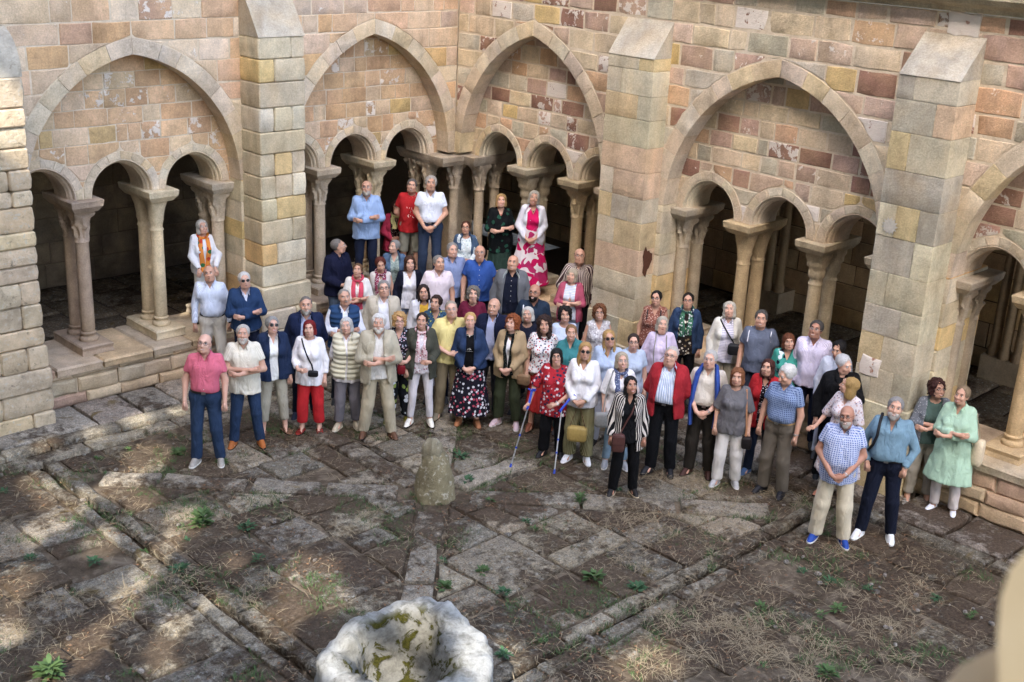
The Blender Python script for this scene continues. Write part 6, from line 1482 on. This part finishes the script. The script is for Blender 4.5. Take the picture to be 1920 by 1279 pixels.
c = (.13, -.24, 1.08); bag(p56, c, (.11, .055, .085), '#141519', 'black crossbody bag of the white haired woman in the cream cardigan', cross_strap(p56, -1, c), name='shoulder_bag')
c = (.22, -.12, .72); bag(p61, c, (.07, .04, .09), '#1a1517', 'small black handbag held by the woman in the grey T-shirt', [(.2, -.12, .78), (.2, -.1, .9), (.14, -.05, 1.46), (.12, .05, 1.45), (.2, -.0, .85)], scol='#b07f5e')
c = (.27, .06, .92); bag(p70, c, (.07, .08, .17), '#d2c3a8', 'cream cloth tote bag on the shoulder of the woman in green', [(.27, .06, 1.05), (.2, .03, 1.3), (.16, .0, 1.47), (.17, .08, 1.4), (.27, .10, 1.05)], name='tote_bag', flap=False)
def crutch(p, hand, foot, label, cuff):
    base = p.root_matrix() @ (Vector(foot)*p.k); t = thing('crutch', base, label, 'crutch', 'pair of crutches')
    alu = mat_plain('aluminium', (.5, .5, .52), .35, .6, .9); blue = mat_plain('blue_plastic', (.02, .06, .42), .4, .4)
    f, h, cf = Vector(foot), Vector(hand), Vector(cuff); mb = MB(); mb.tube([f+(h-f)*.06, f+(h-f)*.5, h], .011, 8); local_obj(p, mb, 'pole', [alu], t, base)
    mb = MB(); mb.tube([f, f+(h-f)*.05, f+(h-f)*.08], [.019, .017, .012], 8); local_obj(p, mb, 'rubber_tip', [blue], t, base)
    for q in (.32, .52): mb = MB(); mb.tube([f+(h-f)*q, f+(h-f)*(q+.03)], .0155, 8); local_obj(p, mb, 'clip_ring', [blue], t, base)
    mb = MB(); mb.tube([h-(cf-h)*.12, h+(cf-h)*.5, cf], [.016, .019, .021], 8); local_obj(p, mb, 'forearm_bar', [blue], t, base)
    fw = Vector((0, -1, 0)); mb = MB(); mb.tube([h, h+fw*.11], .016, 8); local_obj(p, mb, 'handle', [blue], t, base)
    mb = MB(); ax = (cf-h).normalized(); a = ax.orthogonal().normalized(); b = ax.cross(a); mb.tube([cf+(a*math.cos(q)+b*math.sin(q))*.05 for q in np.linspace(-2.3, 2.3, 11)], .017, 6, flat=(.4, 1.5)); local_obj(p, mb, 'cuff', [blue], t, base)
crutch(p27, (-.34, -.24, .87), (-.50, -.62, .0), 'blue and silver crutch slanting out on the left', (-.32, -.12, 1.08))
crutch(p27, (.17, -.34, .93), (.16, -.62, .0), 'blue and silver crutch standing nearly upright on the right', (.30, -.20, 1.10))
# jumper round the shoulders of p60, white straps of p25 and piping of p57
def shoulder_jumper(p):
    mb = MB(); L = lambda q: tuple(v*p.k for v in q)
    mb.tube([L(q) for q in ((-.155, -.135, .74), (-.17, -.13, 1.0), (-.15, -.135, 1.25), (-.125, -.10, 1.42), (-.09, .02, 1.50), (0, .09, 1.50), (.09, .02, 1.50), (.125, -.10, 1.42), (.15, -.135, 1.25), (.17, -.13, 1.0), (.155, -.135, .74))], [.05*p.k, .055*p.k, .06*p.k, .062*p.k, .05*p.k, .055*p.k, .05*p.k, .062*p.k, .06*p.k, .055*p.k, .05*p.k], 10, flat=(1, .55))
    mb.obj('draped_jumper', [fabric('#1a4fb4')], p.root)
shoulder_jumper(p60)
def shoulder_lines(p, col, name, x=.13, w=.009, zlo=1.22):
    mb = MB()
    for sx in (-1, 1):
        P = [(sx*(x-.02), .08, 1.40), (sx*(x-.01), .02, 1.475)]
        for z in (1.42, 1.36, 1.30, zlo): P.append((sx*x, p.front(p.TF, sx*x, z)-.024, z))
        mb.tube([tuple(v*p.k for v in q) for q in P], w*p.k, 6, flat=(1, .5))
    mb.obj(name, [mat_plain('strap_'+col, lin(col), .7, .2)], p.root)
shoulder_lines(p25, '#d9dde4', 'backpack_strap', .135, .009, 1.18); shoulder_lines(p57, '#d4d6dc', 'shoulder_piping', .15, .006, 1.33)
shoulder_lines(p53, '#15151a', 'black_trim', .10, .010, 1.30)
mbs = MB(); mbs.tube([tuple(v*p68.k for v in q) for q in ((-.12, .11, 1.35), (-.125, .02, 1.505), (-.13, -.12, 1.43), (-.135, -.155, 1.30), (-.165, -.15, 1.18), (-.215, -.04, 1.06))], .016*p68.k, 6, flat=(1, .5)); mbs.obj('rucksack_strap', [mat_plain('strap_black', (.012, .012, .015), .6, .2)], p68.root)
mbs = MB(); mbs.tube([tuple(v*p54.k for v in q) for q in ((-.075, .02, 1.50), (-.085, -.15, 1.40), (-.10, -.205, 1.2), (-.08, -.23, 1.05))], .008*p54.k, 6); mbs.tube([tuple(v*p54.k for v in q) for q in ((.075, .02, 1.50), (.08, -.15, 1.40), (.09, -.205, 1.2), (.0, -.235, 1.12))], .008*p54.k, 6); mbs.obj('bag_strap', [mat_plain('strap_grey', (.25, .24, .22), .7, .2)], p54.root)
# glasses hanging from p5's shirt, watches
def watch(p, i, col=STEEL):
    w = Vector(p.J['wr'][i])*p.k; e = Vector(p.J['el'][i])*p.k; d = (w-e).normalized(); a = d.orthogonal().normalized(); b = d.cross(a); c = w-d*.015; mb = MB()
    mb.tube([c+(a*math.cos(q)+b*math.sin(q))*.030*p.k for q in np.linspace(0, 6.2832, 13)], .007*p.k, 6, cap=False); mb.ell(c+Vector((0, -.031*p.k, .0)), (.016*p.k, .006*p.k, .016*p.k), 0, 10, 5); mb.obj('wristwatch', [col], p.root)
for p, i, c in ((p3, 1, BLACKP), (p27, 1, mat_plain('white_watch', (.7, .68, .66), .3, .5)), (p48, 1, GOLD), (p60, 1, STEEL), (p63, 1, STEEL), (p67, 1, STEEL), (p68, 1, STEEL), (p39, 1, STEEL), (p2, 0, BLACKP)): watch(p, i, c)
def print_text(p, body, size, x, z, lines=None, name='printed_text'):
    cu = bpy.data.curves.new(name, 'FONT'); cu.body = body; cu.size = size; cu.align_x = 'CENTER'; cu.extrude = .0012; cu.space_character = 1.25
    o = bpy.data.objects.new(name, cu); COL.objects.link(o); bpy.context.view_layer.update(); me = bpy.data.meshes.new_from_object(o.evaluated_get(bpy.context.evaluated_depsgraph_get())); bpy.data.objects.remove(o)
    y = p.front(p.TF, x, z)-.014
    for v in me.vertices: v.co = Vector((x*p.k+v.co.x, y*p.k-v.co.z+.25*abs(v.co.x)*.2, z*p.k+v.co.y))
    me.materials.clear(); me.materials.append(mat_plain('white_print', (.75, .75, .75), .7, .2)); return link(name, me, p.root)
print_text(p20, 'UES', .062, 0, 1.215); print_text(p20, 'E A FRANCE', .018, 0, 1.18)
mbs = MB()                                     # white curls printed on the red T-shirt
for cx, cz, r, a0, a1 in ((.05, 1.25, .035, 0, 5.2), (.10, 1.20, .03, 1, 6), (.02, 1.18, .028, 2, 7.5), (-.04, 1.27, .025, -1, 4), (.06, 1.12, .03, .5, 5), (-.02, 1.12, .022, 0, 4.4), (.11, 1.28, .02, 2, 6.2)):
    P = []
    for q in np.linspace(a0, a1, 10):
        x = cx+r*math.cos(q); z = cz+r*math.sin(q); P.append((x*p38.k, (p38.front(p38.TF, x, z)-.016)*p38.k, z*p38.k))
    mbs.tube(P, .0045*p38.k, 5)
mbs.obj('printed_emblem', [mat_plain('white_print', (.75, .75, .75), .7, .2)], p38.root)
mbs = MB()                                     # twig drawn on the white top
for a, b in (((0, 1.02), (.02, 1.24)), ((.01, 1.12), (.05, 1.18)), ((.005, 1.08), (-.03, 1.14)), ((.015, 1.18), (-.01, 1.24)), ((.018, 1.2), (.05, 1.26))):
    P = [((x+.06)*p7.k, (p7.front(p7.TF, x+.06, z)-.016)*p7.k, z*p7.k) for x, z in (a, ((a[0]+b[0])/2, (a[1]+b[1])/2), b)]; mbs.tube(P, .003*p7.k, 5); mbs.ell(P[2], (.009, .004, .009), 0, 8, 4)
mbs.obj('printed_twig', [mat_plain('grey_print', (.12, .12, .14), .7, .2)], p7.root)
# ================================================================= STONES IN THE COURT
def lathe_noise(name, parent, prof, nu, amp, seed, mat, color, ang=0, off=(0, 0)):
    V = []
    for j, (r, z) in enumerate(prof):
        for i in range(nu):
            th = 6.2832*i/nu; q = r*(1+amp*fbm(math.cos(th)*1.2+seed, math.sin(th)*1.2, z*3, 1.6)); V.append((off[0]+q*math.cos(th), off[1]+q*math.sin(th), z+amp*.12*fbm(math.cos(th), math.sin(th), z+seed, 3)))
    F = [(j*nu+i, j*nu+(i+1) % nu, (j+1)*nu+(i+1) % nu, (j+1)*nu+i) for j in range(len(prof)-1) for i in range(nu)]; F.append(tuple((len(prof)-1)*nu+i for i in range(nu)))
    o = MB().add(V, F).obj(name, [mat], parent, ang=60, color=color); return o
st = thing('standing_stone', (SX, SY, 0), 'short conical lichen covered stone stub with a knob on top, alone in the court', 'stone')
lathe_noise('stone_drum', st, [(.25, -.03), (.25, .05), (.24, .11), (.225, .13), (.222, .2), (.205, .3), (.18, .42), (.155, .5), (.125, .56), (.03, .58)], 36, .17, 3.0, LICH, (.21, .18, .11, 0))
lathe_noise('stone_knob', st, [(.125, .47), (.128, .54), (.122, .61), (.105, .67), (.07, .715), (.02, .73)], 24, .30, 8.0, LICH, (.25, .22, .15, 0), off=(-.02, .03))
def mat_well():
    m, n, b = nt('well_stone', .95, .1); P = pos(n)
    c = ramp(n, noise_n(n, P, 6, 9, .72, .3), [(.28, (.13, .12, .10)), (.40, (.32, .31, .28)), (.52, (.52, .51, .47)), (.68, (.68, .67, .63))])
    moss = mathn(n, 'ADD', noise_n(n, P, 5, 8, .66, .5), 0.0)
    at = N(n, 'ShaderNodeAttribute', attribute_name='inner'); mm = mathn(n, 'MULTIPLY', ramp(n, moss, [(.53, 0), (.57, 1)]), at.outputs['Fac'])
    mc = ramp(n, noise_n(n, P, 45, 4, .7), [(.3, (.03, .03, .006)), (.7, (.11, .10, .02))]); c = mixc(n, mathn(n, 'MULTIPLY', at.outputs['Fac'], .75), c, mixc(n, 1.0, c, (.35, .33, .28), 'MULTIPLY')); n.links.new(mixc(n, mm, c, mc), b.inputs['Base Color'])  # shade of the hollow put into the colour by 'inner', beneath the moss
    bump(n, b, mathn(n, 'ADD', noise_n(n, P, 14, 10, .8), mathn(n, 'MULTIPLY', mm, .25)), .07, 1.0); return m
def well():
    cx, cy = WELL; t = thing('well_head', (cx, cy, 0), 'massive worn round well head of pale stone with moss inside', 'well'); nu = 128
    prof = [('o', .76, -.05), ('o', .77, .18), ('o', .75, .38), ('o', .74, .54), ('o', .72, .65), ('o', .67, .70), ('m', .58, .71), ('i', .49, .68), ('i', .44, .58), ('i', .42, .45), ('i', .38, .32), ('i', .28, .27), ('i', .10, .255), ('i', .01, .25)]
    V = []; inner = []
    va = math.atan2(cy-CAM[1], cx-CAM[0])                 # direction away from the camera
    for j, (k, r, z) in enumerate(prof):
        for i in range(nu):
            th = 6.2832*i/nu; rel = (th-va+math.pi) % (2*math.pi)-math.pi
            lobe = math.exp(-((rel+.30)/.72)**2); side = math.exp(-((rel-1.5)/.6)**2)
            rr = r*(1+.09*fbm(math.cos(th), math.sin(th), z+1, 1.7)+.045*fbm(math.cos(th), math.sin(th), z, 5, 4)); dz = 0; right = math.exp(-((rel+1.5)/.7)**2)
            if z > .5: dz = .11*lobe*(1 if k != 'i' else 1.0)+.04*fbm(math.cos(th), math.sin(th), 5, 2.2)-.05*side
            if k == 'o': rr += .03*lobe+.05*right
            if k != 'o': rr -= .10*right
            if z > .5: dz += .05*fbm(math.cos(th)*2, math.sin(th)*2, r*3, 3, 4)
            if k == 'i': rr -= .05*math.exp(-((rel+1.2)/.4)**2)
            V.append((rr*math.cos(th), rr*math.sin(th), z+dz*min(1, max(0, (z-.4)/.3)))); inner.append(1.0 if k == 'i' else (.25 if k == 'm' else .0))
    F = [(j*nu+i, j*nu+(i+1) % nu, (j+1)*nu+(i+1) % nu, (j+1)*nu+i) for j in range(len(prof)-1) for i in range(nu)]
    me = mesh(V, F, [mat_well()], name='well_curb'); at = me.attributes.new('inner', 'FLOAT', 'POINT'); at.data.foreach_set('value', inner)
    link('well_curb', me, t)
    MB().add([(.5*math.cos(6.2832*i/24), .5*math.sin(6.2832*i/24), .02) for i in range(24)], [tuple(range(24))]).obj('well_floor', [SOIL], t, smooth=False)
WELL = atz(757, 1222, .70)[:2]; print('well', WELL)
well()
# stone jamb and ledge right beside the camera (out of focus)
def near_stone():
    m, n, b = nt('window_jamb_stone', .9, .1); P = pos(n); n.links.new(ramp(n, noise_n(n, P, 9, 4), [(.3, (.74, .52, .27)), (.7, (.86, .64, .36))]), b.inputs['Base Color'])
    m2, n, b = nt('window_ledge_stone', .9, .1); P = pos(n); n.links.new(ramp(n, noise_n(n, P, 9, 4), [(.3, (.80, .62, .44)), (.7, (.88, .72, .54))]), b.inputs['Base Color'])
    def at(px, py, d): r = ray(px, py); return CAM+r*d/float(r@FW)
    D = 1.1; s = D/2310
    outl = [(1868, 1420), (1862, 1279), (1860, 1180), (1866, 1110), (1885, 1055), (1925, 1008), (1990, 975), (2200, 960), (2500, 990)]
    base = Vector(tuple(at(1900, 1300, D))); t = thing('stone_jamb', base, 'blurred cream stone edge rising at the right, close to the viewer', 'stone')
    V = []; n = len(outl)
    bot = [(2500, 1420)]
    pts = outl+bot; N_ = len(pts)
    for d, sh in ((1.10, 10), (1.13, 0), (1.45, 0)):
        for i, (x, y) in enumerate(pts):
            q = at(x+(sh if x < 2400 else 0), y+sh, 1.0); q = q+(FW+RT*.9-UP*.5)*(d-1.1); V.append(tuple(Vector(tuple(q))-base))
    F = [tuple(range(N_))]+[(r*N_+i, (r+1)*N_+i, (r+1)*N_+(i+1) % N_, r*N_+(i+1) % N_) for r in range(2) for i in range(N_)]+[tuple(2*N_+i for i in range(N_))[::-1]]
    MB().add(V, F).obj('jamb_block', [m], t, ang=60)
    outl = [(1740, 1330), (1768, 1279), (1800, 1240), (1850, 1215), (1930, 1190), (2100, 1180), (2500, 1190), (2500, 1420), (1720, 1420)]
    base = Vector(tuple(at(1850, 1300, 1.15))); t = thing('stone_ledge', base, 'blurred beige stone ledge in the bottom right corner, close to the viewer', 'stone'); V = []; N_ = len(outl)
    for d, sh in ((1.14, 12), (1.16, 0), (1.29, 0)):
        for (x, y) in outl:
            q = at(x+(sh if x < 2400 else 0), y+sh, 1.15)+(FW+RT*.9-UP*.5)*(d-1.15); V.append(tuple(Vector(tuple(q))-base))
    F = [tuple(range(N_))]+[(r*N_+i, (r+1)*N_+i, (r+1)*N_+(i+1) % N_, r*N_+(i+1) % N_) for r in range(2) for i in range(N_)]+[tuple(2*N_+i for i in range(N_))[::-1]]
    MB().add(V, F).obj('ledge_block', [m2], t, ang=60)
near_stone()

# ================================================================= PLANTS AND LITTER
GR = mat_leaf((.035, .07, .02), (.085, .135, .045), 'green_weed'); GR2 = mat_leaf((.025, .062, .025), (.05, .105, .045), 'blue_green_weed'); DRY = mat_leaf((.20, .15, .09), (.44, .35, .22), 'dry_grass'); LITTER = mat_leaf((.12, .06, .03), (.22, .13, .07), 'brown_litter')
def leaf(V, F, p, d, L, w, droop=.4, seg=3):
    d = Vector(d).normalized(); s = d.cross(Vector((0, 0, 1))); s = s.normalized() if s.length > .01 else Vector((1, 0, 0)); b = len(V); q = Vector(p); dd = d.copy()
    for i in range(seg+1):
        t = i/seg; ww = w*math.sin(math.pi*min(.98, .12+t*.86)); V.append(tuple(q-s*ww)); V.append(tuple(q+s*ww)); q = q+dd*L/seg; dd = (dd+Vector((0, 0, -droop/seg))).normalized()
    for i in range(seg): F.append((b+2*i, b+2*i+1, b+2*i+3, b+2*i+2))
def weed(px, py, r, h, mat, label, n=26, wide=.16, group='weeds growing between the slabs'):
    p = atz(px, py, 0); V = []; F = []; rr = random.Random(int(px*3+py)); r *= .7; h *= .7; n = int(n*1.4)
    for i in range(n):
        a = rr.uniform(0, 6.283); u = rr.random(); z = rr.uniform(.0, h)*(1-u*.4); x = math.cos(a)*r*u*.5; y = math.sin(a)*r*u*.5
        leaf(V, F, (x, y, z), (math.cos(a), math.sin(a), rr.uniform(.15, 1.3)), r*rr.uniform(.5, .9), r*wide*rr.uniform(.6, 1.2), rr.uniform(.4, 1.2))
    if h > .2:
        for i in range(4): a = rr.uniform(0, 6.28); leaf(V, F, (0, 0, 0), (math.cos(a)*.2, math.sin(a)*.2, 1), h, .006, .05)
    o = link('weed', mesh(V, F, [mat]), None, tuple(p)); tag(o, label, 'plant', group)
for a in [(378, 985, .20, .28, GR, 'tall bright green weed, the largest, right of the left channel', 60), (462, 990, .16, .10, GR2, 'low dark leafy weed right of the tallest weed', 20), (95, 1270, .22, .22, GR, 'bushy green weed near the bottom left corner', 50),
          (57, 1050, .11, .08, GR2, 'small weed at the far left below the channel head', 18), (177, 1055, .13, .08, GR2, 'leafy weed left of the channel on the grey slabs', 22), (335, 1072, .16, .09, GR2, 'broad leaved weed sprouting in the left channel', 26), (272, 1035, .08, .05, GR, 'tiny weed inside the left channel', 14),
          (8, 925, .10, .07, GR2, 'small weed at the left picture edge', 16), (484, 1053, .12, .14, GR2, 'weed between slabs left of the dark stones', 18), (865, 860, .16, .09, GR2, 'weed just right of the conical stone', 26), (848, 850, .10, .06, GR, 'pale weed behind the conical stone', 16), (875, 905, .15, .10, GR2, 'weed right of the foot of the conical stone', 24),
          (1088, 945, .14, .22, GR, 'upright weed below the dark haired woman in stripes', 36), (1160, 920, .09, .05, GR2, 'flat weed left of the dry grass', 12), (945, 1115, .13, .09, GR2, 'broad leaved weed on the middle paving', 16), (905, 1075, .13, .09, GR, 'weed left of the broad leaved one', 20), (830, 1055, .09, .06, GR2, 'weed beside the long stones under the conical stone', 14),
          (833, 1105, .15, .10, GR, 'grassy weed right of the long stones', 26), (1000, 995, .10, .06, GR, 'weed amid the middle slabs', 14), (985, 980, .10, .05, GR2, 'dark weed amid the middle slabs', 14), (1112, 1085, .20, .08, GR, 'spreading grassy weed left of the right channel', 30), (1195, 1105, .17, .07, GR2, 'low weed patch beside the right channel', 26),
          (920, 940, .10, .05, GR, 'small weed under the horizontal stone', 14), (1555, 1095, .12, .09, GR2, 'weed on the dark slabs right of the right channel', 18), (1630, 1110, .11, .10, GR2, 'weed right of the dark slabs', 16), (1540, 1155, .10, .07, GR, 'small bright weed on the right hand ground', 14), (1570, 1145, .13, .09, GR, 'bright weed beside the tilted long stone', 20),
          (1755, 1125, .12, .08, GR2, 'weed farthest right on the ground', 16), (1820, 1160, .10, .15, GR, 'upright weed near the blurred stone', 18), (1550, 1265, .18, .10, GR, 'weed at the bottom edge, right of centre', 30), (1505, 1075, .10, .08, GR2, 'small weed by the flat grey slab', 14), (1425, 1140, .12, .06, GR, 'low weed by the right channel', 16), (1430, 1250, .1, .05, GR, 'little weed near the bottom edge on the right', 12),
          (1305, 925, .06, .05, GR, 'tiny weed in front of the man with the blue jumper', 10), (945, 1230, .14, .07, GR2, 'weed right of the well head', 22), (1020, 1205, .09, .05, GR, 'grass tuft right of the well head', 16), (505, 810, .07, .05, GR, 'tuft at the sandalled feet', 10), (415, 870, .16, .05, GR, 'green tuft between the first two men', 26), (310, 812, .07, .04, GR, 'tiny tuft on the left apron', 10),
          (240, 845, .09, .05, GR, 'grass tuft on the left kerb', 16), (185, 862, .10, .04, GR, 'grass tuft near the channel head', 16), (335, 850, .16, .04, GR, 'green grass strip left of the first man', 30), (350, 1015, .08, .04, GR2, 'small weed below the tallest weed', 12), (200, 890, .08, .04, GR, 'small tuft on the bright slabs', 12)]:
    weed(*a[:5], a[5], n=a[6])
def stuff():
    rr = random.Random(3); V = []; F = []
    # dry grass tufts along joints
    spots = [(1290, 985, .5, 90), (1225, 1010, .35, 60), (1330, 900, .4, 60), (1250, 905, .3, 50), (1400, 1210, .7, 150), (1330, 1150, .6, 110), (1450, 1190, .5, 90), (1240, 1250, .5, 90), (1290, 1180, .4, 70), (1640, 1150, .4, 60), (1700, 1110, .4, 50), (1180, 960, .3, 40), (700, 960, .25, 30), (280, 990, .3, 30), (350, 1090, .3, 50), (240, 1110, .3, 50), (120, 1130, .3, 50), (60, 1200, .4, 60), (1560, 1020, .3, 30), (1490, 935, .3, 40), (1010, 900, .3, 30), (640, 1000, .3, 30), (480, 1120, .25, 40), (1180, 1060, .3, 40), (1350, 945, .4, 60), (1120, 990, .25, 30), (1520, 1250, .4, 60), (1640, 1230, .4, 60)]
    for px, py, sp, n in spots:
        c = atz(px, py, 0)
        for k in range(max(3, n//6)):
            x0, y0 = c[0]+rr.gauss(0, sp*.5), c[1]+rr.gauss(0, sp*.5); tall = rr.random() < .25
            for i in range(14):
                a = rr.uniform(0, 6.283); leaf(V, F, (x0+rr.gauss(0, .03), y0+rr.gauss(0, .03), 0), (math.cos(a), math.sin(a), rr.uniform(.2, 1.5 if tall else .6)), rr.uniform(.12, .30), .0017, rr.uniform(.6, 1.6), 4)
    for i in range(20000):                       # loose straw lying everywhere, denser to the right and front
        x = rr.uniform(-13, -.9); y = rr.uniform(-12.5, -1.0); wgt = .25+.75*ss(-9.5, -6, -y-14+0) if False else 1
        f = fbm(x, y, 4, .8, 3)
        if f < rr.uniform(-.35, .35)-.12*(y < -7): continue
        a = rr.uniform(0, 6.283); L = rr.uniform(.06, .2); leaf(V, F, (x, y, .02+rr.random()*.02), (math.cos(a), math.sin(a), rr.uniform(0, .25)), L, .0023, .5, 3)
    o = link('dry_grass', mesh(V, F, [DRY])); tag(o, kind='stuff')
    V = []; F = []
    for i in range(22000):                       # short green grass in joints
        x = rr.uniform(-13, -1.3); y = rr.uniform(-12.5, -1.3); f = fbm(x, y, 11, 1.5, 3)
        if f < .24: continue
        for k in range(7):
            a = rr.uniform(0, 6.283); leaf(V, F, (x+rr.gauss(0, .03), y+rr.gauss(0, .03), -.02), (math.cos(a), math.sin(a), rr.uniform(.6, 2)), rr.uniform(.04, .09), .0035, .8, 2)
    o = link('joint_grass', mesh(V, F, [GR])); tag(o, kind='stuff')
    V = []; F = []
    for i in range(16000):                      # fallen dead leaves and crumbs
        x = rr.uniform(-13, -1); y = rr.uniform(-12.5, -1); f = fbm(x, y, 2, 1.1, 4)
        if f < rr.uniform(-.2, .3): continue
        a = rr.uniform(0, 6.283); s = rr.uniform(.008, .022); z = .018+rr.random()*.014; k = len(V)
        V += [(x-s*math.cos(a), y-s*math.sin(a), z), (x+s*.6*math.sin(a), y-s*.6*math.cos(a), z+s*.5), (x+s*math.cos(a), y+s*math.sin(a), z+.004), (x-s*.6*math.sin(a), y+s*.6*math.cos(a), z+s*.3)]; F.append((k, k+1, k+2, k+3))
    o = link('leaf_litter', mesh(V, F, [LITTER])); tag(o, kind='stuff')
stuff()
print('objects', len(bpy.data.objects))
# small broken stones between the slabs
def rubble():
    rr = random.Random(21); mb = MB()
    for i in range(900):
        x = rr.uniform(-13, -1.4); y = rr.uniform(-12, -1.4); f = fbm(x, y, 17, 1.2, 3)
        if f < .12: continue
        s = rr.uniform(.012, .045)*(1.6 if rr.random() < .08 else 1); R3 = Matrix.Rotation(rr.uniform(0, 6), 3, 'Z'); mb.ell((x, y, s*.25), (s, s*rr.uniform(.5, .9), s*.55), 0, 6, 4, R3)
    o = mb.obj('rubble', [SLAB], None, ang=20, color=(.24, .21, .18, 0)); tag(o, kind='stuff')
rubble()
